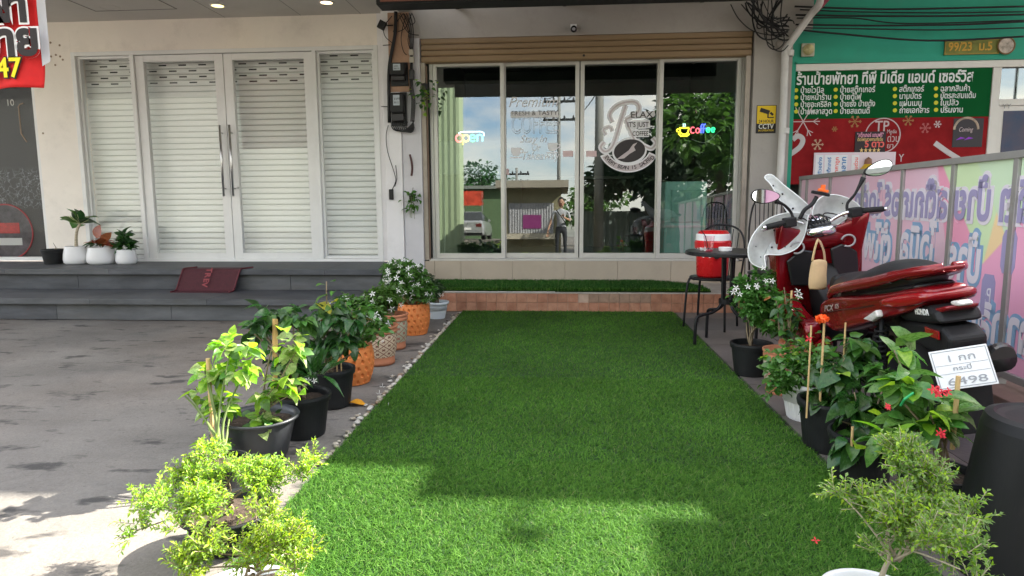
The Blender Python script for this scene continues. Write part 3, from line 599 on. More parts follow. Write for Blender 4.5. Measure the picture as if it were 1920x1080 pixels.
# candy canes
for P in ([(1480,290),(1498,276),(1503,262),(1494,255),(1484,262)],[(1750,268),(1775,285),(1800,300)]):
    MB().tube(smoothpts([(fx(u),Yr,fz(v,u)) for u,v in P]),.028,8,flat=.1).build('cane_print',mat('cane_pale',(.50,.46,.46),.5),rb_)
dk=B('poster_panel',mat('poster_dark',(.03,.025,.03),.5),rb_,fx(1782),fx(1838),Yr-.003,Yr-.001,fz(276,1810),fz(222,1810))
MB().tube(arc((fx(1806),fz(243,1806)),.125,0,PI,16,y=Yr-.004),.012,6,flat=.2).build('rainbow_print',mat('rainbow_print',(.40,.30,.22),.5,var=.5,vscale=12),rb_)
text('Coming',.07,front(*(fx(1792),Yr-.004,fz(247,1800))),M_pale,rb_,width=kx(26),shear=.3)
for u in (1797,1812): MB().prism([(fx(u)+p,fz(263,u)+q) for p,q in ((-.05,.0),(0,.035),(.05,.02),(.0,.012))],Yr-.004,Yr-.0035).build('purple_print',mat('purple_print',(.25,.03,.5),.5),rb_)
fs=B('small_sign',mat('sign_black_print',(.02,.012,.015),.5),None,fx(1600),fx(1657),Yr-.012,Yr-.006,fz(287,1628),fz(247,1628)); tag(fs,'small black notice with pink and gold lettering and five stars on the red poster','notice')
text('"สติ๊กเกอร์ แถมฟรี"',.06,front(fx(1603),Yr-.013,fz(257,1628)),mat('letter_pink',(.8,.35,.5),.5),fs,width=kx(50),bold=.01)
text('ติดไฟดูสวยงามทั้งวัน',.05,front(fx(1604),Yr-.013,fz(264.5,1628)),mat('letter_gold',(.7,.5,.2),.5),fs,width=kx(48),bold=.01)
text('5 ดาว',.1,front(fx(1618),Yr-.013,fz(276,1628)),mat('letter_red',(.75,.12,.1),.5),fs,width=kx(37),bold=.03)
text('★★★★★',.06,front(fx(1609),Yr-.013,fz(285.5,1628)),mat('letter_gold',(.7,.5,.2),.5),fs,width=kx(40),bold=.01)
# white papers with prints and a yellow ornament
pp=B('paper_board',mat('paper_pink_white',(.66,.55,.60),.6),None,fx(1524),fx(1676),Yr-.03,Yr-.02,fz(350,1600),fz(286,1600)); tag(pp,'pale pink board holding sample prints behind the fence','board')
for i,(u,s,c) in enumerate(((1535,'ตัวอย่าง','letter_blue'),(1552,'สติ๊กเกอร์','letter_blue'),(1566,'ราคาถูก','letter_red'),(1580,'ฉลาก','letter_blue'),(1602,'งานด่วน','letter_red'))):
    q=B('sample_print',mat('paper_white',(.68,.68,.70),.6),pp,fx(u-8),fx(u+6),Yr-.034,Yr-.031,fz(330,u),fz(291,u))
    cc=mat(c,(.06,.2,.45) if 'blue' in c else (.75,.12,.1),.5)
    text(s,.05,Matrix.Translation((fx(u)+.02,Yr-.036,fz(328,u)))@Matrix.Rotation(-PI/2,4,'Y')@Matrix.Rotation(PI/2,4,'X'),cc,q,width=kx(34),height=kx(8),bold=.02)
x,z=oy(1627,318,FY-.06); t=thing('yellow_ornament','small yellow and brown pointed ornament on the fence rail','ornament',(x,FY-.06,z-.02)); MB().lathe([(0,.0),(.085,0),(.08,.03),(.05,.06),(.03,.09),(0,.12)],n=14).build('body',mat('ornament_yellow',(.6,.38,.03),.5,var=.2,vscale=20),t); MB().lathe([(0,.121),(.04,.08),(.035,.13),(0,.16)],n=12).build('cap',mat('ornament_brown',(.25,.12,.08),.6),t)
# address plate
ap=thing('address_plate','gold framed house number plate with round portrait medallion on the turquoise wall','number plate',(fx(1755),FY-.006,fz(102,1800)))
wp=kx(98); MB().box(0,wp,-.012,0,0,.145).build('plate',mat('plate_green_gold',(.16,.17,.03),.5,var=.2,vscale=10),ap,bevel=.002)
fr_=MB(); frame(fr_,-.006,wp+.006,-.006,.151,-.016,-.001,.012); fr_.build('plate_rim',mat('plate_gold',(.22,.16,.03),.4,.4),ap)
text('99/23  ม.5',.125,front(.03,-.014,.035),mat('plate_letter_gold',(.50,.28,.04),.4,.3),ap,width=wp-.1,bold=.02)
MB().lathe([(0,0),(.085,0),(.085,.01),(0,.014)],n=28,M=Matrix.Translation((wp+.07,-.014,.075))@Matrix.Rotation(PI/2,4,'X')).build('medallion',mat('medallion_pale',(.45,.38,.32),.5,var=.5,vscale=22),ap)
MB().tube([(wp+.07+.085*math.cos(2*PI*i/30),-.024,.075+.085*math.sin(2*PI*i/30)) for i in range(31)],.008,6).build('medallion_rim',mat('medallion_rim',(.20,.12,.05),.5),ap)
# wall lamp / speaker
t=thing('wall_lamp','small round weathered lamp on a square base on the turquoise wall','lamp',(fx(1503),FY-.01,fz(95,1503)))
MB().box(-.07,.07,-.03,0,-.07,.07).build('base',mat('lamp_base',(.5,.48,.38),.5,dirt=.4),t,bevel=.01)
MB().lathe([(0,.07),(.03,.065),(.055,.03),(.06,0)],n=20,M=Matrix.Translation((0,-.03,0))@Matrix.Rotation(PI/2,4,'X')).build('globe',mat('lamp_globe',(.55,.48,.25),.3,var=.3,vscale=15),t,smooth=True)
# CCTV sign
cc=thing('cctv_sign','small yellow and black camera warning sign on the beige pillar','sign',(fx(1413),FY-.064,fz(250,1430)))
wc,hc=kx(36),kx(52)
MB().box(0,wc,-.002,.002,hc*.34,hc).build('yellow_panel',mat('sign_yellow',(.72,.48,.01),.5),cc); MB().box(0,wc,-.002,.002,0,hc*.338).build('black_panel',mat('sign_black',(.015,.012,.01),.5),cc)
fr_=MB(); frame(fr_,-.006,wc+.006,-.006,hc+.006,-.0025,.0015,.006); fr_.build('border',mat('sign_black',(.015,.012,.01),.5),cc)
mk=mat('sign_black',(.015,.012,.01),.5)
MB().box(-.055,.05,-.002,.002,-.022,.022,M=Matrix.Translation((wc*.42,-.003,hc*.80))@Matrix.Rotation(math.radians(18),4,'Y')).box(-.02,.02,-.002,.002,-.012,.012,M=Matrix.Translation((wc*.78,-.003,hc*.70))@Matrix.Rotation(math.radians(40),4,'Y')).box(wc*.55,wc*.62,-.004,-.002,hc*.55,hc*.72).box(wc*.60,wc*.9,-.004,-.002,hc*.54,hc*.58).build('camera_symbol',mk,cc)
text('24 HOUR',.045,front(.02,-.003,hc*.375),mk,cc,width=wc-.04,bold=.01); text('CCTV',.075,front(.02,-.003,hc*.15),mat('sign_white_letter',(.7,.68,.6),.5),cc,width=wc-.04,bold=.012); text('IN OPERATION',.03,front(.02,-.003,hc*.05),mat('sign_yellow',(.72,.48,.01),.5),cc,width=wc-.04)
# pipes
M_pipe=mat('grey_white_pvc',(.60,.58,.56),.45,dirt=.35,var=.04,vscale=3)
t=thing('drain_pipe','pale grey plastic drain pipe down the wall between coffee shop and turquoise shop','pipe',(0,0,0))
Yp=FY-.13
P=[oy(1540,-40,Yp-.25),oy(1537,5,Yp-.2),oy(1518,30,Yp-.1),oy(1474,92,Yp),oy(1472,110,Yp)]; Ys=[Yp-.25,Yp-.2,Yp-.1,Yp,Yp]
MB().tube(smoothpts([(p[0],y,p[1]) for p,y in zip(P,Ys)]+[(fx(1469,200,Yp),Yp,1.8),(fx(1466,200,Yp),Yp,0.05)],4),.038,14).build('pipe',M_pipe,t,smooth=True)
for z in (2.72,1.9,.9): MB().lathe([(.038,-.03),(.046,-.03),(.046,.03),(.038,.03)],(fx(1469,300,Yp)+(z-1.8)*.012,Yp,z),16).build('collar',M_pipe,t)
t2=MB().tube([(lambda p:(p[0],FY-.2,p[1]))(oy(1568,-20,FY-.2)),(lambda p:(p[0],FY-.2,p[1]))(oy(1510,42,FY-.2))],.026,10).build('conduit',mat('maroon_pipe',(.30,.035,.07),.5,var=.1,vscale=8),None,smooth=True); tag(t2,'maroon plastic conduit slanting across the turquoise wall','pipe')
# cables on the turquoise wall: seven runs
runs=[((1490,12,1),(1600,16),(1700,17),(1920,12)),((1500,18,1),(1600,22),(1760,24),(1925,22)),((1492,28),(1620,30),(1780,30),(1925,27)),((1494,34),(1600,34),(1700,44),(1925,38)),((1492,46),(1640,48),(1800,46),(1925,40)),((1495,52),(1620,54),(1760,56),(1925,52)),((1500,56),(1560,62),(1740,76),(1925,68))]
for i,r in enumerate(runs):
    pts=[(fx(p[0],p[1],FY-.1-.015*i),FY-.1-.015*i,fz(p[1],p[0],FY-.1-.015*i)) for p in r]
    o=MB().tube(smoothpts(pts,8),.007 if i%2 else .010,6).build('wall_cable',M_cable,None,smooth=True)
    tag(o,['topmost black cable along the turquoise wall','second black cable from the top along the turquoise wall','third black cable from the top along the turquoise wall','middle black cable of the seven along the turquoise wall','third lowest black cable along the turquoise wall','second lowest black cable along the turquoise wall','lowest black cable sagging just above the gold house number plate'][i],'cable','cables along the turquoise wall')
# cable tangle at the corner
R_=random.Random(3)
t=thing('cable_tangle','tangle of looped black cables hanging at the right end of the brown shop sign','cables',(fx(1450),FY-.2,fz(30,1450)))
def loc(u,v,Y=FY-.2): x,z=oy(u,v,Y); return (x-t.location.x,Y-t.location.y,z-t.location.z)
for i in range(20):
    a=loc(R_.uniform(1395,1470),R_.uniform(-8,8),FY-R_.uniform(.1,.35)); b=loc(R_.uniform(1455,1492),R_.uniform(25,75),FY-R_.uniform(.08,.3))
    m1=loc(R_.uniform(1400,1475),R_.uniform(30,80),FY-R_.uniform(.1,.35)); m2=loc(R_.uniform(1420,1490),R_.uniform(10,95),FY-R_.uniform(.1,.3))
    MB().tube(bez(a,m1,m2,b,14),R_.choice((.005,.007,.009)),5).build('cable',M_cable,t,smooth=True)
for (A) in ([(1370,8),(1385,35),(1412,58),(1450,66),(1478,60)],[(1390,8),(1410,30),(1440,50),(1480,56)],[(1436,60),(1440,85),(1455,93),(1470,80),(1468,60)],[(1446,60),(1450,90),(1466,96),(1478,85)],[(1432,50),(1436,75),(1452,88)]):
    MB().tube([Vector(p) for p in smoothpts([loc(u,v) for u,v in A],5)],.006,5).build('cable',M_cable,t,smooth=True)
MB().sph(loc(1462,82,FY-.12),.045,10,8,(1,.6,1)).build('junction_box',mat('dirty_plastic',(.30,.27,.24),.6,dirt=.4),t)
# brown sign over the shop
bs=thing('shop_sign','long brown shop sign box with black edge above the coffee shop','sign',(0,0,0))
bx0,bx1=-1.662,2.085; M_sb=mat('sign_black_metal',(.008,.008,.008),.6)
B('case',M_sb,bs,bx0,bx1,6.12,6.33,2.902,3.68,bevel=.004)
B('face',mat('sign_brown_face',(.21,.075,.045),.5,var=.08,vscale=2),bs,bx0+.04,bx1-.04,6.108,6.119,2.922,3.64)
for x in (-1.2,0,1.5): B('bracket',M_sb,bs,x,x+.04,6.43,FY-.021,3.3,3.34)
# camera on lintel
t=thing('security_camera','small security camera under the lintel above the sliding doors','camera',(fx(1074),FY-.021,fz(52,1074)))
MB().box(-.035,.035,-.015,0,-.01,.03).build('mount',M_white,t); MB().lathe([(0,-.11),(.03,-.11),(.034,-.1),(.034,0),(.02,.01),(0,.01)],n=14,M=Matrix.Translation((0,-.03,-.03))@Matrix.Rotation(math.radians(-80),4,'X')).build('body',M_blk_pl,t,smooth=True)
MB().lathe([(0,0),(.018,0),(.018,.006),(0,.006)],n=12,M=Matrix.Translation((0,-.135,-.052))@Matrix.Rotation(math.radians(100),4,'X')).build('lens',mat('lens',(.3,.3,.32),.1),t)
# meters on the pillar
Ym=FY-.095
def meter(u0,u1,v0,v1,label,d=.13):
    x0,z1=oy(u0,v0,Ym); x1,z0=oy(u1,v1,Ym); t=thing('electricity_meter',label,'meter',((x0+x1)/2,Ym,z0)); w2=(x1-x0)/2; h=z1-z0
    MB().box(-w2-.01,w2+.01,-.03,0,-.05,h+.02).build('backplate',M_blk_pl,t)
    MB().box(-w2,w2,-d,-.031,h*.28,h).build('cover',M_blk_pl,t,bevel=.014)
    MB().box(-w2*.85,w2*.85,-d*.75,-.031,0,h*.27).build('terminal_cover',mat('grey_black_plastic',(.045,.043,.045),.5),t,bevel=.008)
    MB().box(-w2*.5,w2*.45,-d-.003,-d-.0005,h*.55,h*.93).build('dial',mat('dial_label',(.45,.5,.55),.3),t)
    text('kWh',h*.12,front(-w2*.35,-d-.004,h*.75),M_blk_pl,t); text('58112',h*.1,front(-w2*.4,-d-.004,h*.62),M_blk_pl,t,width=w2*.7)
    return t
meter(735,764,122,153,'upper electricity meter in black case on the pillar beside the shutter')
meter(736,762,178,228,'lower electricity meter in black case with cable loops below it')
B('meter_board',mat('bare_render',(.42,.26,.18),.8,var=.2,vscale=6),pl,fx(738),fx(768,100,Ym),Ym+.003,Ym+.006,fz(175,740),fz(28,740)) 
t=thing('meter_cables','bundle of black cables running down the pillar and looping under the meters','cables',(fx(740),Ym,fz(30,740)))
def loc(u,v,Y=Ym-.03): x,z=oy(u,v,Y); return (x-t.location.x,Y-t.location.y,z-t.location.z)
MB().tube(smoothpts([loc(742,22),loc(741,60),loc(736,90),loc(731,118),loc(729,150),loc(730,230)],4),.020,8).build('conduit',M_cable,t,smooth=True)
for i in range(8):
    u=736+i*4; MB().tube(bez(loc(u,228),loc(u-10-i*.4,246+i),loc(u+22,258),loc(777-i*.5,226),12),.0065,5).build('cable',M_cable,t,smooth=True)
for i in range(4):
    MB().tube(smoothpts([loc(776-i*2,228),loc(778-i*2,190),loc(774-i*2,160),loc(773-i,120),loc(775-i*3,60),loc(768-i*6,25)],4),.005,5).build('cable',M_cable,t,smooth=True)
for A in ([(735,30),(720,50),(722,68),(735,80)],[(758,26),(770,45),(778,40),(772,24)],[(760,30),(752,70),(756,95),(762,103)],[(748,28),(764,60),(785,66)],[(728,235),(724,255),(727,285),(738,320),(742,338),(737,352),(735,356)],[(742,310),(744,335),(740,350)],[(715,200),(728,200)],[(718,85),(732,84)],[(768,55),(765,78),(772,100)],[(755,26),(745,40),(737,60)],[(772,25),(760,52),(745,60)]):
    MB().tube(smoothpts([loc(u,v) for u,v in A],5),.0045,5).build('cable',M_cable,t,smooth=True)
p=loc(733,363); MB().box(p[0]-.025,p[0]+.025,-.03,0,p[2]-.07,p[2]+.05,M=None).build('plug_box',M_blk_pl,t,bevel=.006)
for (u,v) in ((771,98),(772,112)): p=loc(u,v,Ym-.02); MB().box(p[0]-.025,p[0]+.025,-.035,0,p[2]-.035,p[2]+.03).build('switch_box',mat('dirty_cream_plastic',(.45,.42,.36),.5,dirt=.4),t,bevel=.004)
p=loc(772,140,Ym-.02); MB().box(p[0]-.025,p[0]+.03,-.06,-.0,p[2]-.06,p[2]+.05).build('breaker_box',mat('grey_black_plastic',(.045,.043,.045),.5),t,bevel=.006)
x,z=oy(716,47,Ym-.1); t=thing('flood_light','small black floodlight on a bracket at the top of the meter pillar','floodlight',(x,Ym-.1,z))
MB().box(-.04,.04,-.02,.03,-.045,.045,M=Matrix.Rotation(.5,4,'Y')).build('head',M_blk_pl,t,bevel=.004); MB().tube([(0,.03,0),(.1,.1,.02)],.006,6).build('bracket',M_black,t)
t=MB().tube(smoothpts([(fx(771),FY-.065,fz(288)),(fx(774),FY-.075,fz(300)),(fx(775),FY-.07,fz(315)),(fx(773),FY-.065,fz(328))],3),.012,6).build('wall_hook',mat('rust_hook',(.10,.05,.05),.7),None); tag(t,'rusty dark hook on the lilac pillar above the hanging plant','hook')

# ================================================================== RED CLOTH BANNER
by=5.0; xr,zb_=oy(80,163,by); xl=xr-1.2; zt_=3.2
b=MB(); nu,nv=60,40; vs=[]
for j in range(nv+1):
    for i in range(nu+1):
        s=i/nu; q=j/nv; x=xl+(xr-xl)*s+ (q-.5)*.05*s+.012*math.sin(q*9)*s; z=zb_-.03*(1-s)+(zt_-zb_)*q
        y=by+.025*math.sin(6.5*s*2+q*3)*(.4+.6*(1-q))+.012*math.sin(21*s-q*8)+.05*max(0,s-.93)/.07*.5
        vs.append((x,y,z))
b.add(vs,[(j*(nu+1)+i,j*(nu+1)+i+1,(j+1)*(nu+1)+i+1,(j+1)*(nu+1)+i) for j in range(nv) for i in range(nu)])
bn=thing('cloth_banner','red cloth banner with black and yellow Thai lettering hanging at the top left','banner',(0,0,0))
b.build('cloth',mat('red_cloth',(.62,.02,.02),.75,var=.1,vscale=8,bump=.2,bscale=8),bn,smooth=True,solid=.002)
b=MB(); b.add([(xr-.01,by+.03,zb_+.16),(xr+.035,by+.06,zb_+.2),(xr+.03,by+.07,zb_+.75),(xr-.01,by+.03,zb_+.8)],[(0,1,2,3)]); b.build('cloth_back',mat('white_cloth',(.6,.6,.62),.8),bn,solid=.002)
def btxt(s,u,v,h,mm,mo,w_,bold=.05):
    x,z=oy(u,v,by)
    for m_,bo,d in ((mo,bold+.035,-.050),(mm,bold-.01,-.056)):
        o=text(s,h,front(x,by+d,z),m_,bn,width=None,align='RIGHT',bold=bo,depth=.001)
mo=mat('letter_outline_white',(.78,.76,.76),.6); mb_=mat('letter_black_cloth',(.02,.015,.015),.6,var=.4,vscale=10)
btxt('ผ้า',64,42,.32,mb_,mo,0); btxt('ขาย',86,104,.32,mb_,mo,0); btxt('6 047',52,146,.20,mat('letter_yellow',(.85,.68,.01),.6),mat('letter_black_cloth2',(.02,.015,.015),.6),0,.03)
MB().tube([(xl,by,zt_),(xr,by,zt_)],.012,8).build('rod',M_steel,bn)

# ================================================================== FENCE WITH PRINTED PANELS
fxx=lambda y:2.62-.047*(7.6-y)
fn=thing('panel_fence','low aluminium fence with pastel printed panels seen from behind at the right','fence')
M_fal=mat('fence_aluminium',(.36,.35,.34),.4,.5,var=.08,vscale=5,dirt=.2)
fys=[]
for u in (1515,1559,1622,1696,1792,1911,2085,2330,2700):
    lo,hi=1.0,7.6
    for _ in range(40):
        mid=(lo+hi)/2; d=Vector((fxx(mid),mid,0)); c=CAMR.transposed()@Vector((d.x,d.y,1.3-CAMH)); uu=960+CAMF*c.x/-c.z
        if uu>u: lo=mid
        else: hi=mid
    fys.append(mid)
fys=[7.62]+fys; zf0,zf1=.20,1.385
ang=math.atan(.047)
for y in fys:
    MB().box(-.02,.02,-.022,.022,0,zf1-.02-.13).build('post',M_fal,fn,bevel=.002).matrix_local=Matrix.Translation((fxx(y),y,.13))@Matrix.Rotation(-ang,4,'Z')
def rail(z0,z1,w_,nm):
    y0,y1=fys[-1]-.02,fys[0]+.02; MB().add([(fxx(y)+s*w_,y,z) for y in (y0,y1) for s in (-1,1) for z in (z0,z1)],[(0,1,3,2),(4,6,7,5),(0,4,5,1),(2,3,7,6),(0,2,6,4),(1,5,7,3)]).build(nm,M_fal,fn,bevel=.002)
rail(zf1-.02,zf1+.02,.024,'top_rail'); rail(zf0-.03,zf0+.01,.022,'bottom_rail')
def panelmat():
    m=bpy.data.materials.new('pastel_vinyl_print'); m.use_nodes=True; n=m.node_tree; l=n.links.new; b=n.nodes['Principled BSDF']; b.inputs['Roughness'].default_value=.45
    g=n.nodes.new('ShaderNodeNewGeometry'); sp=n.nodes.new('ShaderNodeSeparateXYZ'); l(g.outputs['Position'],sp.inputs[0])
    def lin(a,b_,c):
        m1=n.nodes.new('ShaderNodeMath'); m1.operation='MULTIPLY'; m1.inputs[1].default_value=a; l(sp.outputs['Y'],m1.inputs[0])
        m2=n.nodes.new('ShaderNodeMath'); m2.operation='MULTIPLY_ADD'; m2.inputs[1].default_value=b_; m2.inputs[2].default_value=c; l(sp.outputs['Z'],m2.inputs[0])
        s=n.nodes.new('ShaderNodeMath'); s.operation='ADD'; l(m1.outputs[0],s.inputs[0]); l(m2.outputs[0],s.inputs[1])
        r=n.nodes.new('ShaderNodeMapRange'); r.inputs[1].default_value=-.01; r.inputs[2].default_value=.01; l(s.outputs[0],r.inputs[0]); return r.outputs[0]
    def mix(f,a,bb):
        k=n.nodes.new('ShaderNodeMix'); k.data_type='RGBA'; l(f,k.inputs['Factor'])
        for s,v in ((k.inputs['A'],a),(k.inputs['B'],bb)):
            if isinstance(v,tuple): s.default_value=(*v,1)
            else: l(v,s)
        return k.outputs['Result']
    nz=n.nodes.new('ShaderNodeTexNoise'); nz.inputs['Scale'].default_value=.9; nz.inputs['Detail'].default_value=0; l(g.outputs['Position'],nz.inputs['Vector'])
    mr=n.nodes.new('ShaderNodeMapRange'); mr.inputs[1].default_value=.35; mr.inputs[2].default_value=.65; l(nz.outputs['Fac'],mr.inputs[0])
    c=mix(mr.outputs[0],(.74,.52,.62),(.74,.46,.56))
    c=mix(lin(-1,.35,4.55-.35),c,(.80,.34,.48))       # hotter pink towards the camera
    c=mix(lin(-1,.9,4.28-.9),c,(.60,.76,.46)); c=mix(lin(-1,-.3,4.0+.3),c,(.84,.64,.36)); c=mix(lin(-1,.8,3.92-.8),c,(.58,.74,.52))
    c=mix(lin(-.8,-1,3.05+.98),c,(.80,.38,.54))
    l(c,b.inputs['Base Color']); return m
PMt=panelmat()
for ya,yb in zip(fys[:-1],fys[1:]):
    y1,y0=ya-.024,yb+.024
    MB().add([(fxx(y)+s*.004,y,z) for y in (y0,y1) for s in (-1,1) for z in (zf0+.011,zf1-.021)],[(0,1,3,2),(4,6,7,5),(0,4,5,1),(2,3,7,6),(0,2,6,4),(1,5,7,3)]).build('panel',PMt,fn)
# mirrored lettering on the panels: the print is seen through from the back
M_pl=mat('print_letter_white',(.70,.66,.72),.45); M_pb=mat('print_letter_blue',(.24,.38,.56),.45); M_pp=mat('print_letter_purple',(.33,.30,.48),.45)
def ftxt(s,y,z,h,w_,inner=M_pl,outer=M_pb,bo=.03):
    # runs from the camera end towards the shop, mirrored
    for m_,b_,d in ((outer,bo+.07,.006),(inner,bo+.0,.0085)):
        Mx=Matrix(((0,0,-1,fxx(y)-d),(1,0,0,y),(0,1,0,z),(0,0,0,1)))   # text x -> +Y, y -> Z, normal -> -X (mirrored reading)
        Mx=Matrix.Translation((fxx(y)-d,y,z))@Matrix.Rotation(ang*-1,4,'Z')@Matrix(((0,0,-1,0),(1,0,0,0),(0,1,0,0),(0,0,0,1)))
        text(s,h,Mx,m_,fn,bold=b_,width=w_,depth=.0008)
fyu=lambda u,v: next(y for y in [1+.01*i for i in range(700)] if (lambda c:960+CAMF*c.x/-c.z)(CAMR.transposed()@Vector((fxx(y),y,0)))<=u)
ftxt('ผลิต ป้าย สติ๊กเกอร์ ไดคัท',fyu(1985,0),1.03,.30,fyu(1606,0)-fyu(1985,0),M_pp,M_pl)
ftxt('ป้าย',fyu(1853,0),.66,.34,fyu(1787,0)-fyu(1853,0)); ftxt('ไวนิล',fyu(1762,0),.70,.36,fyu(1696,0)-fyu(1762,0)); ftxt('ตู้ไฟ',fyu(1680,0),.68,.34,fyu(1627,0)-fyu(1680,0))
ftxt('ฉลากสินค้า',fyu(2010,0),.34,.30,fyu(1790,0)-fyu(2010,0))
# dark rounded logo squares
for (u,v,s) in ((1870,537,'Ps'),(1905,450,'Ai')):
    y=fyu(u,0); z=.60 if s=='Ps' else .86
    MB().prism([(y+px*.5,z+pz) for px,pz in [(-.12,-.08),(-.08,-.12),(.08,-.12),(.12,-.08),(.12,.08),(.08,.12),(-.08,.12),(-.12,.08)]],fxx(y)-.0085,fxx(y)-.007,'x').build('print_square',M_pp,fn)
    ftxt(s,y-.035,z-.04,.12,.07,M_pl,M_pp,.0)
# kerb under the fence
kb=MB().add([(fxx(y)+dx,y,z) for y in (2.6,7.75) for dx in (-.16,.35) for z in (.0,.13)],[(0,1,3,2),(4,6,7,5),(0,4,5,1),(2,3,7,6),(0,2,6,4),(1,5,7,3)]).build('kerb',mat('kerb_brown_stone',(.16,.10,.085),.6,var=.2,vscale=6,bump=.2,objcoord=False),None,bevel=.006); struct(kb)
MB().add([(fxx(y)+dx,y,z) for y in (2.6,7.75) for dx in (.36,6) for z in (.0,.1)],[(0,1,3,2),(4,6,7,5),(0,4,5,1),(2,3,7,6),(0,2,6,4),(1,5,7,3)]).build('forecourt',GM,kb)

# ================================================================== unseen overhead things added outside the frame to cast the shade
aw=thing('shade_sheet','unseen flat metal sheet on posts added at the right to cast shade','shade_sheet',(0,0,0))
B('shade_top',mat('shade_metal',(.4,.4,.42),.5,.4),aw,4.79,9.5,.6,4.81,3.9,3.93)
for x,y in ((4.95,.8),(4.95,4.7),(9.3,.8),(9.3,4.7)): MB().tube([(x,y,0),(x,y,3.9)],.03,10).build('post',M_steel,aw)
fl=thing('flood_light','unseen black floodlight on a short arm added at the canopy edge for its shadow','floodlight',(4.50,5.069,4.04)); MB().tube([(0,0,0),(0,-.28,.05)],.012,8).build('arm',M_black,fl); MB().box(-.05,.05,-.36,-.28,-.03,.02).build('head',M_blk_pl,fl,bevel=.01)
# ================================================================== ARTIFICIAL GRASS
M_turf=mat('turf_backing',(.018,.05,.012),.9,var=.2,vscale=30)
def blade_mat(nm,c0,c1):
    m=bpy.data.materials.new(nm); m.use_nodes=True; n=m.node_tree; l=n.links.new; b=n.nodes['Principled BSDF']; b.inputs['Roughness'].default_value=.6; b.inputs['Specular IOR Level'].default_value=.18
    g=n.nodes.new('ShaderNodeNewGeometry'); r=n.nodes.new('ShaderNodeValToRGB'); l(g.outputs['Random Per Island'],r.inputs[0])
    r.color_ramp.elements[0].color=(*c0,1); r.color_ramp.elements[1].color=(*c1,1)
    e=r.color_ramp.elements.new(.93); e.color=(c1[0]*1.0,c1[1]*1.0,c1[2]*1.0,1); r.color_ramp.elements[-1].color=(.22,.27,.10,1)
    nz=n.nodes.new('ShaderNodeTexNoise'); nz.inputs['Scale'].default_value=1.3; nz.inputs['Detail'].default_value=5; l(g.outputs['Position'],nz.inputs['Vector'])
    mr=n.nodes.new('ShaderNodeMapRange'); mr.inputs[1].default_value=.3; mr.inputs[2].default_value=.7; mr.inputs[3].default_value=.78; mr.inputs[4].default_value=1.25; l(nz.outputs['Fac'],mr.inputs[0])
    hv=n.nodes.new('ShaderNodeHueSaturation'); l(r.outputs[0],hv.inputs['Color']); l(mr.outputs[0],hv.inputs['Value'])
    tr=n.nodes.new('ShaderNodeBsdfTranslucent'); l(hv.outputs[0],tr.inputs[0]); l(hv.outputs[0],b.inputs['Base Color'])
    ms=n.nodes.new('ShaderNodeMixShader'); ms.inputs[0].default_value=.45; l(b.outputs[0],ms.inputs[1]); l(tr.outputs[0],ms.inputs[2]); l(ms.outputs[0],n.nodes['Material Output'].inputs[0]); return m
M_blade=blade_mat('turf_blades',(.034,.118,.016),(.125,.285,.035))
def blades(P,h,w,name,parent,lean=.5,m=M_blade):
    n=len(P); a=rng.uniform(0,2*PI,n); hh=h*rng.uniform(.6,1.15,n); ww=w*rng.uniform(.7,1.2,n)
    la=rng.uniform(0,2*PI,n)*.7+rng.normal(0,.8,n)-1.9; ln=hh*lean*rng.uniform(.2,1.6,n)
    pa=la+PI/2+rng.normal(0,.45,n); dx,dy=np.cos(pa)*ww/2,np.sin(pa)*ww/2
    v=np.empty((n,5,3),'f')
    v[:,0]=np.c_[P[:,0]-dx,P[:,1]-dy,P[:,2]]; v[:,1]=np.c_[P[:,0]+dx,P[:,1]+dy,P[:,2]]
    mx_,my_=np.cos(la)*ln*.35,np.sin(la)*ln*.35
    v[:,2]=np.c_[P[:,0]+dx*.9+mx_,P[:,1]+dy*.9+my_,P[:,2]+hh*.6]; v[:,3]=np.c_[P[:,0]-dx*.9+mx_,P[:,1]-dy*.9+my_,P[:,2]+hh*.6]
    v[:,4]=np.c_[P[:,0]+np.cos(la)*ln,P[:,1]+np.sin(la)*ln,P[:,2]+hh]
    me=bpy.data.meshes.new(name); me.vertices.add(n*5); me.vertices.foreach_set('co',v.ravel())
    base=(np.arange(n)*5)[:,None]; idx=np.concatenate([base+np.array([[0,1,2,3]]),base+np.array([[3,2,4]])],1).astype('i')
    me.loops.add(n*7); me.loops.foreach_set('vertex_index',idx.ravel()); me.polygons.add(n*2)
    st_=np.empty((n,2),'i'); st_[:,0]=np.arange(n)*7; st_[:,1]=np.arange(n)*7+4; me.polygons.foreach_set('loop_start',st_.ravel())
    me.update(calc_edges=True); me.materials.append(m); return stuff(link(name,me,parent))
tf=thing('artificial_grass_carpet','long green artificial grass carpet laid from the tiled platform towards the camera','artificial grass')
CX0,CX1,CY0,CY1=-1.035,1.140,1.2,6.86
B('backing',M_turf,tf,CX0+.004,CX1-.004,CY0,CY1,.009,.016)
def scat(n,y0,y1,x0=CX0,x1=CX1,z=.015): return np.c_[rng.uniform(x0,x1,n),rng.uniform(y0,y1,n),np.full(n,z)]
P=np.concatenate([scat(105000,CY0+.35,2.8),scat(70000,2.8,4.2),scat(65000,4.2,CY1)])
blades(P,.0155,.0030,'grass_blades',tf,1.7)
tf2=thing('turf_strip','narrow strip of artificial grass lying on the tiled platform below the glass doors','artificial grass')
sx0,sx1=fx(806,530,7.4),fx(1312,530,7.4)
pts=[(sx0,6.915),(sx1+.02,6.93),(sx1-.02,7.2),(sx1-.14,7.5),(sx1-.3,7.66),(sx1-.45,7.70),(sx0,7.72)]
MB().prism([(p[0],p[1]) for p in pts],ps+.001,ps+.02,'z').build('backing',M_turf,tf2)
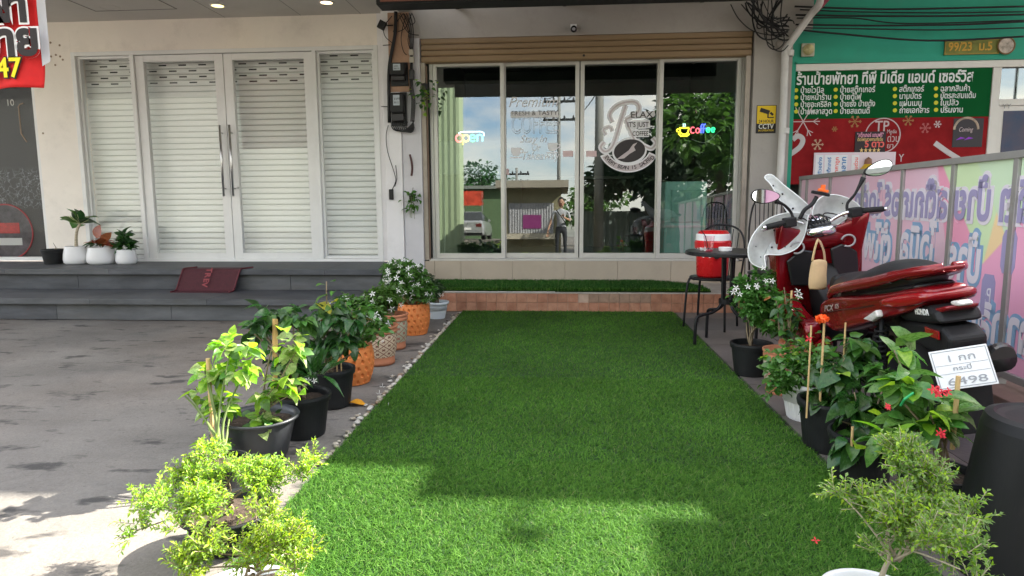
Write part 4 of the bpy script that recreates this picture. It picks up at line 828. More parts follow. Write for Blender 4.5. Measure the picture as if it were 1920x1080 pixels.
P=scat(26000,6.915,7.72,sx0,sx1,ps+.018); edge=sx1-np.clip((P[:,1]-7.15)/.55,0,1)**2*.45; P=P[P[:,0]<edge]
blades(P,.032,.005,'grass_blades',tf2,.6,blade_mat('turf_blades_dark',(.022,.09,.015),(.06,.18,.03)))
P=scat(2600,6.90,6.93,sx0,sx1,ps+.018); blades(P,.03,.006,'grass_fringe',tf2,1.4)
# pebbles along the carpet
M_peb=[mat('pebble_%d'%i,c,.55,var=.15,vscale=30,bump=.1) for i,c in enumerate([(.40,.36,.30),(.33,.29,.23),(.24,.17,.12),(.46,.44,.40),(.07,.06,.055)])]
def pebble(m):
    b=MB().sph((0,0,0),1,10,7); 
    s=random.uniform(0,9); b.v=[(x*(1+.12*math.sin(3*y+s)),y*(.78+.1*math.sin(2*x+s)),z*.5*(1+.15*math.sin(2.5*x-s))) for x,y,z in b.v]; return b.mesh('pebble',m,True)
PB=[pebble(M_peb[i]) for i in (0,0,1,1,2,3,3,4)]
def put_peb(x,y,r,z=0,grp=0):
    o=link('pebble',random.choices(PB,[3,3,3,2,2,3,3,1])[0],None,Matrix.Translation((x,y,z+r*.42))@Matrix.Rotation(random.uniform(0,6.3),4,'Z')@Matrix.Scale(r,4))
    if grp: tag(o,'tiny white pebble in the row between carpet and tiled platform','pebble','pebbles between carpet and platform')
    else: tag(o,'small rounded pebble in the row along the left edge of the grass carpet','pebble','pebbles along the left carpet edge')
y=2.74
while y<6.8:
    r=random.uniform(.011,.022); 
    if random.random()<.93: put_peb(CX0-.018-random.uniform(0,.022),y,r)
    if random.random()<.16: put_peb(CX0-.055-random.uniform(0,.03),y,r*.8)
    y+=r*random.uniform(1.6,2.6)
x=CX0
while x<CX1:
    r=random.uniform(.006,.012)
    if random.random()<.75: put_peb(x,CY1+.016+random.uniform(0,.006),r,grp=1)
    x+=r*random.uniform(2.2,5)

# ================================================================== LEAVES
def lm(nm,c,c2,rough=.35,tr=.3): return mat(nm,c,rough,col2=c2,vscale=9,transl=tr,spec=.5)
ML=dict(lime=lm('leaf_lime',(.13,.30,.02),(.30,.46,.045),.4,.45), varieg=lm('leaf_variegated',(.14,.27,.05),(.42,.48,.20),.4,.42), mid=lm('leaf_mid_green',(.045,.13,.022),(.085,.20,.035),.38,.3),
 dark=lm('leaf_dark_glossy',(.018,.062,.014),(.035,.10,.02),.26,.2), gloss=lm('leaf_bright_glossy',(.04,.125,.02),(.08,.19,.035),.24,.3), deep=lm('leaf_deep_green',(.022,.062,.02),(.04,.095,.03),.4,.2),
 euon=lm('leaf_yellow_green',(.13,.24,.015),(.34,.43,.03),.45,.4), euond=lm('leaf_olive_green',(.09,.16,.03),(.17,.25,.05),.45,.35), red=lm('leaf_copper_red',(.22,.06,.03),(.35,.11,.05),.4,.25),
 yel=lm('leaf_yellowing',(.35,.33,.03),(.45,.40,.06),.4,.4), ixo=lm('leaf_ixora_green',(.055,.15,.03),(.12,.25,.05),.28,.32))
M_bark=mat('stem_bark',(.22,.17,.11),.8,var=.25,vscale=20,bump=.3); M_gst=mat('green_stem',(.12,.17,.05),.6,var=.2,vscale=15); M_soil=mat('potting_soil',(.05,.035,.025),.95,var=.5,vscale=60,bump=.8,bscale=80)
def leafmesh(shape='ovate',fold=.25,curl=.35,n=5,nm='leaf',mt=None,wave=0):
    # unit length along +X, tip at x=1
    b=MB(); prof={'ovate':lambda t:.31*math.sin(PI*t**.75)**.85,'lance':lambda t:.20*math.sin(PI*t**.85),'round':lambda t:.40*math.sin(PI*t**.8)**.6,'oblong':lambda t:.27*math.sin(PI*t**.75)**.7,'strap':lambda t:.09*math.sin(PI*min(1,t+.12)**.7)**.6,'tooth':lambda t:(.33+.05*math.sin(40*t))*math.sin(PI*t**.65)**.85}[shape]
    for i in range(n+1):
        t=i/n; w_=max(prof(min(max(t,.0),1)),.004); z=-curl*t*t*.5+.12*math.sin(PI*t)*.5; ww=wave*math.sin(9*t)
        b.v+=[(t,-w_,z+w_*fold+ww),(t,0,z),(t,w_,z+w_*fold-ww)]
    for i in range(n):
        k=i*3; b.f+=[(k,k+3,k+4,k+1),(k+1,k+4,k+5,k+2)]; b.m+=[0,0]
    me=bpy.data.meshes.new(nm); me.from_pydata(b.v,[],b.f); me.polygons.foreach_set('use_smooth',[True]*len(b.f))
    if mt: me.materials.append(mt)
    me.update(); return me
LMC={}
def LMS(shape,key):
    if (shape,key) not in LMC: LMC[(shape,key)]=[leafmesh(shape,f,c,5,mt=ML[key],wave=wv) for f,c,wv in ((.25,.3,.0),(.4,.6,.015),(.1,.15,.02))]
    return LMC[(shape,key)]
def crown_pts(ells,n,shell=.5,R=random):
    out=[]; tot=sum(e[3]*e[4]*e[5] for e in ells)
    for e in ells:
        k=max(1,round(n*e[3]*e[4]*e[5]/tot))
        for _ in range(k):
            d=Vector((R.gauss(0,1),R.gauss(0,1),R.gauss(0,1))).normalized(); r=R.uniform(shell,1)
            out.append((Vector((e[0]+d.x*e[3]*r,e[1]+d.y*e[4]*r,e[2]+d.z*e[5]*r)),d))
    return out
def leafM(p,d,size,droop=.3,R=random):
    # leaf base at p pointing mostly along d, face up
    x=Vector((d.x+R.gauss(0,.35),d.y+R.gauss(0,.35),d.z*.5-droop+R.gauss(0,.25))).normalized()
    up=Vector((R.gauss(0,.45),R.gauss(0,.45),1)); y=up.cross(x); y=y.normalized() if y.length>1e-3 else x.orthogonal().normalized(); z=x.cross(y)
    M=Matrix((x,y,z)).transposed().to_4x4(); M.translation=p; return M@Matrix.Diagonal((size,size*R.uniform(.8,1.15),size,1))
def stems(t,base,tips,m,r0=.008,r1=.002,nm='stem',bend=.15,R=random):
    for tp in tips:
        b0=Vector(base)+Vector((R.uniform(-.02,.02),R.uniform(-.02,.02),0)); q=(b0+tp)/2; h=(tp-b0)
        m1=b0+Vector((h.x*.15,h.y*.15,h.z*.4))+Vector((R.gauss(0,bend*.2),R.gauss(0,bend*.2),0)); m2=b0+Vector((h.x*.6,h.y*.6,h.z*.75))
        n=9; MB().tube(bez(b0,m1,m2,tp,n),[r0+(r1-r0)*i/n for i in range(n+1)],6).build(nm,m,t,smooth=True)
def bake(name,items,m,parent):
    # items: (mesh verts Nx3 template, Matrix) joined into one stuff part
    V=[];F=[];k=0
    for (tv,tf_,M) in items:
        A=np.array(M); v=tv@A[:3,:3].T+A[:3,3]; V.append(v); F+= [tuple(i+k for i in f) for f in tf_]; k+=len(tv)
    me=bpy.data.meshes.new(name); me.from_pydata(np.concatenate(V).tolist(),[],F)
    for mm in (m if isinstance(m,list) else [m]): me.materials.append(mm)
    me.update(); return stuff(link(name,me,parent))
def tmpl(shape,n=3,fold=.3,curl=.3):
    me=leafmesh(shape,fold,curl,n); v=np.array([x.co[:] for x in me.vertices]); f=[tuple(p.vertices) for p in me.polygons]; bpy.data.meshes.remove(me); return v,f
T_small=tmpl('lance',2); T_ov=tmpl('ovate',3)
def bigleaves(t,pts,shape,keys,size,droop=.3,nm='leaf',R=random,petiole=False):
    for p,d in pts:
        k=R.choices([a for a,_ in keys],[b for _,b in keys])[0]; s=size*R.uniform(.65,1.2)
        link(nm,R.choice(LMS(shape,k)),t,leafM(p-d*s*.5,d,s,droop,R))
def smallfoliage(t,pts,tm,m,size,droop=.1,R=random,nm='foliage',per=4):
    it=[]
    for p,d in pts:
        for _ in range(per):
            dd=(d+Vector((R.gauss(0,.8),R.gauss(0,.8),R.gauss(0,.8)))).normalized()
            it.append((*tm,leafM(p+dd*size*.2,dd,size*R.uniform(.6,1.2),droop,R)))
    return bake(nm,it,m,t)
M_fw=mat('petal_white',(.80,.80,.76),.5,transl=.2); M_fr_=mat('petal_red',(.65,.03,.05),.5,transl=.15); M_fo=mat('petal_orange',(.90,.26,.05),.5,transl=.3,var=.1,vscale=30)
def starflower(m,n=5,w_=.16):
    b=MB()
    for i in range(n):
        a=2*PI*i/n; c,s=math.cos(a),math.sin(a)
        pr=lambda r,q,z:(r*c-q*s,r*s+q*c,z)
        b.add([(0,0,0),pr(.5,-w_,.12),pr(1,0,.05),pr(.5,w_,.12)],[(0,1,2,3)])
    b.tube([(0,0,0),(0,0,-.9)],.05,5); return b.mesh('flower',m)
FW=starflower(M_fw); FR=starflower(M_fr_,4,.22)
def flowers(t,pts,me,size,R=random,nm='flower'):
    for p,d in pts:
        q=(d+Vector((0,-.5,.5))).to_track_quat('Z','Y').to_matrix().to_4x4(); link(nm,me,t,Matrix.Translation(p)@q@Matrix.Rotation(R.uniform(0,6),4,'Z')@Matrix.Scale(size*R.uniform(.75,1.2),4))
# ------------------------------------------------------------------ pots
M_pb_=mat('nursery_pot_black',(.008,.009,.010),.6,var=.3,vscale=10,bump=.1,dirt=.1); M_pg=mat('grey_pot_plastic',(.045,.048,.055),.35,var=.1,vscale=9); M_pw=mat('white_pot_glaze',(.72,.72,.73),.3,var=.03,vscale=5,dirt=.1)
M_tc=mat('terracotta_clay',(.42,.17,.09),.7,var=.15,vscale=9,bump=.2,dirt=.12); M_or=mat('orange_clay',(.62,.20,.055),.6,var=.08,vscale=8,bump=.1)
def pot_shell(t,prof,m,name='pot',n=40,ribs=0,dents=None,smooth=True):
    b=MB().lathe(prof,n=n if not ribs else ribs*2)
    if ribs: b.v=[(x*(1-.035*((i%(ribs*2))%2)),y*(1-.035*((i%(ribs*2))%2)),z) for i,(x,y,z) in enumerate(b.v)]
    return b.build(name,m,t,smooth=smooth)
def nursery(t,r,h,m=M_pb_,rim=.015):
    pot_shell(t,[(0,0),(r*.74,0),(r*.76,.01),(r*.93,h-.035),(r*.99,h-.033),(r+.003,h-.012),(r+.001,h),(r-.010,h+.001),(r-.014,h-.01),(r*.86,h*.55),(0,h*.55)],m,'pot',44,smooth=False)
    soil(t,r*.9,h*.82)
def soil(t,r,z):
    b=MB(); n=20; b.v=[(0,0,z+.008)]+[(r*q*math.cos(2*PI*i/n),r*q*math.sin(2*PI*i/n),z+random.uniform(-.004,.008)) for q in (.5,1) for i in range(n)]
    b.f=[(0,1+i,1+(i+1)%n) for i in range(n)]+[(1+i,1+n+i,1+n+(i+1)%n,1+(i+1)%n) for i in range(n)]; b.m=[0]*len(b.f); b.build('soil',M_soil,t)
def bowl(t,r,h,m):
    pot_shell(t,[(0,0),(r*.6,0),(r*.66,.012),(r*.90,h-.02),(r*.92,h-.012),(r,h-.012),(r*1.02,h-.004),(r,h+.002),(r*.88,h-.004),(r*.86,h-.02),(r*.7,h*.5),(0,h*.5)],m,'pot',48); soil(t,r*.86,h*.82)
def patmat(nm,n,zs,zo,ca,cb,star=True):
    m=bpy.data.materials.new(nm); m.use_nodes=True; N=m.node_tree; l=N.links.new; b=N.nodes['Principled BSDF']; b.inputs['Roughness'].default_value=.6
    tc=N.nodes.new('ShaderNodeTexCoord'); sp=N.nodes.new('ShaderNodeSeparateXYZ'); l(tc.outputs['Object'],sp.inputs[0])
    def M2(op,a,b_,c=None):
        q=N.nodes.new('ShaderNodeMath'); q.operation=op
        for i,v in enumerate((a,b_,c)):
            if v is None: continue
            if isinstance(v,(int,float)): q.inputs[i].default_value=v
            else: l(v,q.inputs[i])
        return q.outputs[0]
    A=M2('MULTIPLY',M2('ARCTAN2',sp.outputs['Y'],sp.outputs['X']),n/(2*PI)); Z=M2('MULTIPLY_ADD',sp.outputs['Z'],zs,zo)
    u=M2('ADD',A,Z); v=M2('SUBTRACT',A,Z)
    du=M2('PINGPONG',u,.5); dv=M2('PINGPONG',v,.5); dd=M2('MINIMUM',du,dv)
    band=M2('LESS_THAN',dd,.055); 
    # small star in each diamond
    cu=M2('SUBTRACT',.5,du); cv=M2('SUBTRACT',.5,dv); pr=M2('MULTIPLY',cu,cv); st_=M2('LESS_THAN',pr,.012); rad=M2('LESS_THAN',M2('MAXIMUM',cu,cv),.26); st2=M2('MULTIPLY',st_,rad)
    f=M2('MAXIMUM',band,st2)
    k=N.nodes.new('ShaderNodeMix'); k.data_type='RGBA'; k.inputs['A'].default_value=(*ca,1); k.inputs['B'].default_value=(*cb,1); l(f,k.inputs['Factor']); l(k.outputs['Result'],b.inputs['Base Color'])
    bp=N.nodes.new('ShaderNodeBump'); bp.inputs['Strength'].default_value=.5; bp.inputs['Distance'].default_value=.004; bp.invert=True; l(f,bp.inputs['Height']); l(bp.outputs[0],b.inputs['Normal']); return m
M_pat=patmat('lattice_glaze',9,17,0,(.52,.42,.30),(.17,.07,.045)); M_pat2=patmat('lattice_glaze_green',7,13,.3,(.33,.34,.24),(.30,.12,.08))
def patpot(t,r,h,m):
    pot_shell(t,[(0,0),(r*.80,0),(r*.84,.02),(r*.80,.032),(r*.84,.06)],M_tc,'foot',40); pot_shell(t,[(r*.84,.06),(r*.93,h*.4),(r*.97,h*.7),(r*.93,h-.055)],m,'pot',48)
    pot_shell(t,[(r*.93,h-.055),(r*.99,h-.05),(r*1.0,h-.03),(r*.94,h-.026),(r*1.04,h-.012),(r*1.04,h),(r*.94,h),(r*.9,h-.03),(0,h-.04)],M_tc,'rim',40); soil(t,r*.88,h-.036)
def orangepot(t,r,h):
    na,nz=108,44; b=MB(); prof=[(r*(.70+.36*math.sin(PI*(.12+.62*z/nz))) ,h*z/nz) for z in range(nz+1)]
    for j,(rr,z) in enumerate(prof):
        for i in range(na):
            a=i/na; row=j/nz*5.5; ri=math.floor(row); ph=(a*17+(.5 if ri%2 else 0)+ (row-ri-.5)*.2)%1-.5; q=(row-ri)-.5
            d=max(0,1-(ph/.17)**2-(q/.38)**2); k=1-.085*min(1,d*1.5)*(1 if 0<row<5.4 else 0)
            b.v.append((rr*k*math.cos(2*PI*a),rr*k*math.sin(2*PI*a),z))
    b.f=[(j*na+i,j*na+(i+1)%na,(j+1)*na+(i+1)%na,(j+1)*na+i) for j in range(nz) for i in range(na)]; b.m=[0]*len(b.f)
    r1,z1=prof[-1]; b.lathe([(r1,z1),(r1*.95,z1+.002),(r1*.92,z1-.02),(r1*.9,z1*.6),(0,z1*.6)],n=na); b.build('pot',M_or,t); soil(t,r1*.9,h*.86)
def ribpot(t,r,h,m):
    n=56; prof=[(0,0),(r*.66,0),(r*.70,.015),(r*.92,h-.03)]; b=MB().lathe(prof,n=n); b.v=[(x*(1-.03*(i%2)),y*(1-.03*(i%2)),z) for i,(x,y,z) in enumerate(b.v)]; b.build('pot',m,t)
    pot_shell(t,[(r*.92,h-.03),(r*1.0,h-.028),(r*1.05,h-.02),(r*1.05,h-.002),(r*1.0,h),(r*.93,h-.004),(r*.88,h-.03),(r*.85,h*.5),(0,h*.5)],m,'rim',48); soil(t,r*.88,h*.84)
def stake(t,x,y,z0,z1,r=.006,dx=0,dy=0): MB().tube([(x,y,z0),(x+dx,y+dy,z1)],r,7).build('stake',mat('bamboo_stake',(.55,.38,.18),.6,var=.15,vscale=20),t)
def plantthing(label,x,y,cat='potted plant',z=0,name='potted_plant'): return thing(name,label,cat,(x,y,z),random.uniform(0,.01))
V=Vector
R=random.Random(11)
def px(u,v,y,t):  # local point from a photo measurement at depth y
    x,z=oy(u,v,y); return V((x-t.location.x,y-t.location.y,z-t.location.z))
def tips(ells,n): return [p for p,d in crown_pts(ells,n,.3,R)][:n]
# --- left row, far to near
def E_(t,u,v,y,rx,ry,rz): p=px(u,v,y,t); return (p.x,p.y,p.z,rx,ry,rz)
def jasmine(t,ells,n,fl,base,per=4,m='mid',size=.035,flsize=.03,far=False):
    smallfoliage(t,crown_pts(ells,n,.35,R),T_ov,ML[m],size,R=R,per=per); stems(t,base,tips(ells,7),M_bark,.006,.002,R=R)
    if fl: flowers(t,[(p,d) for p,d in crown_pts(ells,int(fl*1.6),.95,R) if d.y<.35][:fl],FW,flsize,R)
t=plantthing('low dense dark leaved bush in a small ribbed white pot beside the tiled platform',-1.24,6.50); ribpot(t,.115,.17,mat('pale_blue_pot',(.60,.66,.70),.4)); e=[E_(t,808,545,6.5,.13,.13,.12),E_(t,800,530,6.5,.09,.1,.1)]; jasmine(t,e,260,5,(0,0,.15),m='deep',size=.04)
t=plantthing('patterned terracotta pot half hidden behind the farther orange pot',-1.36,6.12); patpot(t,.13,.27,M_pat); e=[E_(t,790,545,6.1,.12,.12,.12)]; jasmine(t,e,160,3,(0,0,.22),m='deep',size=.04)
t=plantthing('tall white flowering jasmine bush in the farther orange pot',-1.30,5.72); orangepot(t,.135,.27); e=[E_(t,762,525,5.72,.21,.2,.17),E_(t,745,505,5.72,.14,.16,.10),E_(t,790,545,5.7,.12,.15,.12),E_(t,735,550,5.75,.12,.12,.09)]; jasmine(t,e,720,46,(0,0,.24),size=.042,flsize=.030)
t=plantthing('white flowering shrub in a patterned green and brown terracotta pot',-1.34,5.12); patpot(t,.125,.28,M_pat2); e=[E_(t,720,560,5.15,.17,.16,.11),E_(t,690,580,5.1,.12,.14,.08)]; jasmine(t,e,330,16,(0,0,.25),size=.045,flsize=.032)
t=plantthing('bushy plant with tiny white flowers in a cream lattice patterned terracotta pot',-1.31,4.62); patpot(t,.135,.28,M_pat); e=[E_(t,690,600,4.6,.17,.16,.10),E_(t,660,585,4.55,.14,.14,.12)]; jasmine(t,e,380,18,(0,0,.25),m='gloss',size=.048,flsize=.028)
t=plantthing('spreading leafy shrub in the nearer orange pot with pressed dents',-1.36,4.12); orangepot(t,.145,.24); e=[E_(t,655,595,4.1,.20,.16,.12),E_(t,705,620,4.15,.14,.14,.09),E_(t,670,640,4.1,.10,.12,.10)]; bigleaves(t,crown_pts(e,210,.4,R),'ovate',[('mid',5),('gloss',3)],.066,R=R); stems(t,(0,0,.2),tips(e,8),M_bark,R=R); flowers(t,[(p,d) for p,d in crown_pts(e,26,.95,R) if d.y<.3][:13],FW,.018,R)
t=plantthing('tall dark hibiscus with a yellowing top leaf in a black pot beside the orange pot',-1.31,3.62); nursery(t,.135,.22)
e=[E_(t,620,590,3.62,.15,.15,.13),E_(t,640,640,3.6,.14,.15,.12),E_(t,600,640,3.62,.12,.14,.11),E_(t,665,600,3.6,.13,.12,.09)]; bigleaves(t,crown_pts(e,210,.35,R),'tooth',[('deep',4),('dark',4),('mid',1)],.085,.45,R=R); stems(t,(0,0,.18),tips(e,9)+[px(612,528,3.62,t)],M_bark,.009,.003,R=R)
for (u,v,k,s) in ((600,548,'mid',.08),(635,545,'mid',.09),(607,565,'yel',.11),(625,562,'yel',.06),(600,530,'mid',.06),(622,524,'mid',.05)): bigleaves(t,[(px(u,v,3.6,t),V((R.uniform(-1,1),-.5,.3)).normalized())],'ovate',[(k,1)],s,.1,R=R)
for u in (622,632,640): stake(t,*px(u,690,3.62,t)[:2],.17,px(u,640,3.6,t).z,.004)
t=plantthing('mixed dark leafy plant tied to a flat wooden stake in a black pot',-1.29,3.14); nursery(t,.14,.21)
e=[E_(t,520,590,3.2,.14,.14,.11),E_(t,490,610,3.2,.10,.12,.13),E_(t,565,600,3.2,.10,.12,.10),E_(t,540,680,3.15,.13,.13,.15)]; bigleaves(t,crown_pts(e,180,.35,R),'ovate',[('deep',3),('mid',4),('dark',2)],.085,.35,R=R); stems(t,(0,0,.18),tips(e,9),M_bark,.008,.003,R=R)
p0=px(508,665,3.13,t);p1=px(516,598,3.13,t); MB().tube([p0+V((0,0,-.35)),p1],.014,4,flat=.5).build('stake',mat('pale_wood_stake',(.60,.38,.14),.6,var=.12,vscale=12),t)
# spiky rosette in the same pot
for i in range(26):
    a=R.uniform(0,6.28); el=R.uniform(.2,1.2); d=V((math.cos(a)*math.cos(el),math.sin(a)*math.cos(el),math.sin(el))); c0=px(590,712,3.12,t); link('leaf',R.choice(LMS('strap','dark')),t,leafM(c0+d*.05,d*1.0,.17,-d.z*.5+.05,R))
flowers(t,[(px(578,713,3.05,t),V((0,-1,.3))),(px(590,714,3.05,t),V((0,-1,.3)))],FW,.018,R)
t=plantthing('variegated light green hibiscus in a wide grey bowl pot',-1.36,2.82); bowl(t,.172,.20,M_pg)
e=[E_(t,545,650,2.83,.09,.08,.10),E_(t,530,720,2.8,.10,.09,.10),E_(t,500,740,2.78,.08,.09,.08),E_(t,490,790,2.75,.09,.08,.07)]; bigleaves(t,crown_pts(e,110,.35,R),'ovate',[('varieg',5),('lime',3),('mid',1)],.072,.2,R=R)
e2=[E_(t,500,790,2.8,.12,.1,.09)]; bigleaves(t,crown_pts(e2,26,.3,R),'round',[('mid',3),('deep',2)],.055,.2,R=R); stems(t,(.0,0,.17),tips(e,8),M_bark,.006,.002,R=R)
for (u,v) in ((540,618),(520,650),(560,640),(535,700),(565,735),(475,660)): bigleaves(t,[(px(u,v,2.72,t),V((R.uniform(-1,1),-.6,.2)).normalized())],'ovate',[('lime',1)],.10,.05,R=R)
t=plantthing('tall sunlit lime green hibiscus with blue string round its stems',-1.36,2.48); nursery(t,.10,.13)
e=[E_(t,425,650,2.62,.085,.09,.08),E_(t,455,690,2.62,.10,.09,.08),E_(t,400,700,2.62,.11,.09,.08),E_(t,415,760,2.66,.09,.09,.10),E_(t,370,735,2.68,.04,.05,.04),E_(t,470,650,2.6,.05,.06,.07),E_(t,410,830,2.62,.08,.08,.05)]; bigleaves(t,crown_pts(e,200,.3,R),'ovate',[('lime',6),('varieg',3),('mid',2)],.068,.2,R=R)
stems(t,(0,0,.15),tips(e[:4],6)+[px(345,740,2.68,t),px(350,735,2.68,t)],M_gst,.006,.003,R=R); stake(t,*px(402,850,2.6,t)[:2],.14,px(402,672,2.6,t).z,.009)
bs_=mat('blue_string',(.10,.25,.40),.5)
for k in range(4):
    c0=px(410,845+k*3,2.6,t); MB().tube([(c0.x+.05*math.cos(a),c0.y+.03*math.sin(a),c0.z+.004*math.sin(3*a+k)) for a in [2*PI*i/14 for i in range(15)]],.0022,5).build('string',bs_,t)
# --- fine leaved bonsai shrubs in front
def bonsai(t,ells,n,trunks,m,tw=M_bark,size=.015,potz=.12):
    e0=list(ells); ells=[]
    for q in e0:
        for _ in range(3): ells.append((q[0]+R.gauss(0,q[3]*.5),q[1]+R.gauss(0,q[4]*.5),q[2]+R.gauss(0,q[5]*.55),q[3]*R.uniform(.35,.62),q[4]*R.uniform(.35,.62),q[5]*R.uniform(.4,.75)))
    crown=crown_pts(ells,n,.15,R); it=[]; twigs=MB()
    for p,d in crown:
        dd=(d*.6+V((R.gauss(0,.6),R.gauss(0,.6),.55+R.gauss(0,.4)))).normalized(); Lg=R.uniform(.03,.055); q=p+dd*Lg
        twigs.tube([p,q],.0011,3,False)
        for k in range(14):
            s=k/13; a=k*2.4+R.uniform(0,1); o=dd.orthogonal().normalized(); o=Matrix.Rotation(a,3,dd)@o; ld=(o+dd*.9).normalized()
            it.append((*T_small,leafM(p+dd*Lg*s,ld,size*R.uniform(.7,1.2),-ld.z*.4,R)))
    f=bake('foliage',it,m,t); me=f.data
    if len(m)>1:
        nf=len(T_small[1]); mi=np.repeat(rng.choice(len(m),len(it),p=[.7,.3]),nf).astype('i'); me.polygons.foreach_set('material_index',mi)
    stuff(twigs.build('twigs',tw,t))
    for (b0,ts) in trunks:
        b0=V(b0); ce=sum(ts,V())/len(ts); mid=b0.lerp(ce,.45)+V((.01,.01,0)); stems(t,b0,[mid],tw,.009,.006,'trunk',R=R)
        for e_ in ts: stems(t,mid,[V(e_)-V((0,0,.01))],tw,.004,.0015,'branch',R=R)
t=plantthing('sunlit fine leaved bonsai shrub in a shallow black bowl',-1.12,2.06); bowl(t,.155,.13,M_pb_); 
e=[E_(t,345,905,1.95,.09,.09,.045),E_(t,420,880,2.0,.10,.09,.05),E_(t,500,895,1.95,.09,.08,.05),E_(t,560,880,1.95,.05,.05,.035),E_(t,300,950,1.8,.07,.06,.035),E_(t,385,930,1.82,.09,.07,.05),E_(t,255,988,1.72,.045,.04,.022),E_(t,330,985,1.72,.05,.05,.025),E_(t,450,870,2.0,.04,.04,.05)]
bonsai(t,e,700,[((0,0,.1),[V(q[:3]) for q in e])],[ML['euon'],ML['euond']],size=.0165)
t=plantthing('sunlit fine leaved bonsai shrub in a white pot at the bottom left of the carpet',-.86,1.62); ribpot(t,.15,.10,M_pw)
e=[E_(t,400,1030,1.55,.06,.06,.045),E_(t,370,1060,1.5,.05,.05,.04),E_(t,490,1000,1.6,.06,.06,.05),E_(t,520,1035,1.55,.06,.06,.05),E_(t,480,960,1.62,.03,.03,.03),E_(t,545,985,1.6,.045,.05,.05),E_(t,560,1060,1.5,.03,.04,.04)]
bonsai(t,e,360,[((0,0,.08),[V(q[:3]) for q in e])],[ML['euon'],ML['euond']],size=.0165)
t=plantthing('olive green fine leaved bonsai shrub in a white pot at the bottom right',.82,1.70); ribpot(t,.125,.12,M_pw)
e=[E_(t,1690,905,1.75,.075,.08,.06),E_(t,1640,930,1.75,.09,.08,.05),E_(t,1580,925,1.75,.055,.05,.035),E_(t,1740,920,1.72,.06,.06,.05),E_(t,1700,980,1.65,.10,.08,.05),E_(t,1790,950,1.6,.05,.05,.035),E_(t,1770,1010,1.55,.06,.06,.05),E_(t,1650,1000,1.65,.06,.06,.03),E_(t,1800,1060,1.45,.045,.05,.04),E_(t,1700,870,1.8,.04,.05,.04)]
bonsai(t,e,760,[((0,0,.1),[V(q[:3]) for q in e])],[ML['euond'],ML['euon']],tw=mat('pale_bark',(.36,.31,.23),.8,var=.2,vscale=20),size=.0165)
# --- right row
t=plantthing('white flowering jasmine in a black pot nearest the table',1.25,4.42); nursery(t,.135,.22); e=[E_(t,1420,560,4.42,.16,.15,.13),E_(t,1440,600,4.4,.13,.14,.10),E_(t,1400,545,4.42,.09,.1,.08),E_(t,1435,515,4.45,.08,.1,.05)]; jasmine(t,e,430,0,(0,0,.2),m='mid',size=.045,per=4)
flowers(t,[(px(u+R.uniform(-7,7),v+R.uniform(-6,6),4.22,t),V((0,-1,.4))) for u,v in ((1382,543),(1382,548),(1412,541),(1415,545),(1408,538),(1424,507),(1442,521),(1444,524),(1495,550),(1499,552),(1492,546),(1478,580),(1376,546))],FW,.027,R)
t=plantthing('dark leafy plant with coppery leaves in a patterned terracotta pot',1.33,4.0); patpot(t,.125,.27,M_pat2); e=[E_(t,1470,570,4.0,.12,.13,.12),E_(t,1470,620,4.0,.10,.12,.09),E_(t,1490,600,4.05,.10,.1,.1)]; bigleaves(t,crown_pts(e,95,.3,R),'ovate',[('mid',5),('deep',4),('red',1)],.065,.3,R=R); stems(t,(0,0,.24),tips(e,7),M_bark,R=R); stake(t,.02,.0,.2,.62,.006)
t=plantthing('dense bright green small leaved bush in a white pot',1.30,3.52); ribpot(t,.15,.21,M_pw); e=[E_(t,1480,690,3.5,.16,.15,.12),E_(t,1520,660,3.5,.13,.13,.10),E_(t,1455,720,3.45,.09,.1,.08)]; bigleaves(t,crown_pts(e,250,.45,R),'round',[('gloss',5),('mid',3),('lime',1)],.042,.1,R=R); smallfoliage(t,crown_pts(e,160,.2,R),T_ov,ML['mid'],.035,R=R); stems(t,(0,0,.17),tips(e,6),M_bark,R=R)
t=plantthing('glossy dark leaved hibiscus with one orange bloom on a stick in a black pot',1.24,3.08); nursery(t,.145,.24); e=[E_(t,1580,690,3.05,.15,.14,.13),E_(t,1550,750,3.05,.12,.13,.10),E_(t,1610,640,3.08,.09,.1,.08)]; bigleaves(t,crown_pts(e,190,.35,R),'tooth',[('dark',5),('gloss',3)],.10,.35,R=R); stems(t,(0,0,.2),tips(e,8),M_bark,R=R)
stake(t,*px(1540,700,3.0,t)[:2],.18,px(1540,600,3.0,t).z,.005); stake(t,*px(1512,780,2.98,t)[:2],.18,px(1510,610,2.98,t).z,.004); stake(t,*px(1580,700,3.08,t)[:2],.18,px(1580,605,3.08,t).z,.004)
o=MB(); c0=px(1541,598,2.98,t)
for k in range(26):
    d=V((R.gauss(0,1),R.gauss(0,.7),R.gauss(0,.7))).normalized(); r=.022; cc_=c0+V((d.x*.022,d.y*.014,d.z*.014)); a=d.orthogonal().normalized(); b2=d.cross(a)
    k0=len(o.v); o.add([cc_]+[cc_+(a*math.cos(x)+b2*math.sin(x))*r*.62+d*.007*math.sin(3*x) for x in [2*PI*i/7 for i in range(7)]],[(0,1+i,1+(i+1)%7) for i in range(7)])
o.build('bloom',M_fo,t); flowers(t,[(px(1516,636,2.95,t),V((0,-1,.2)))],FR,.02,R)
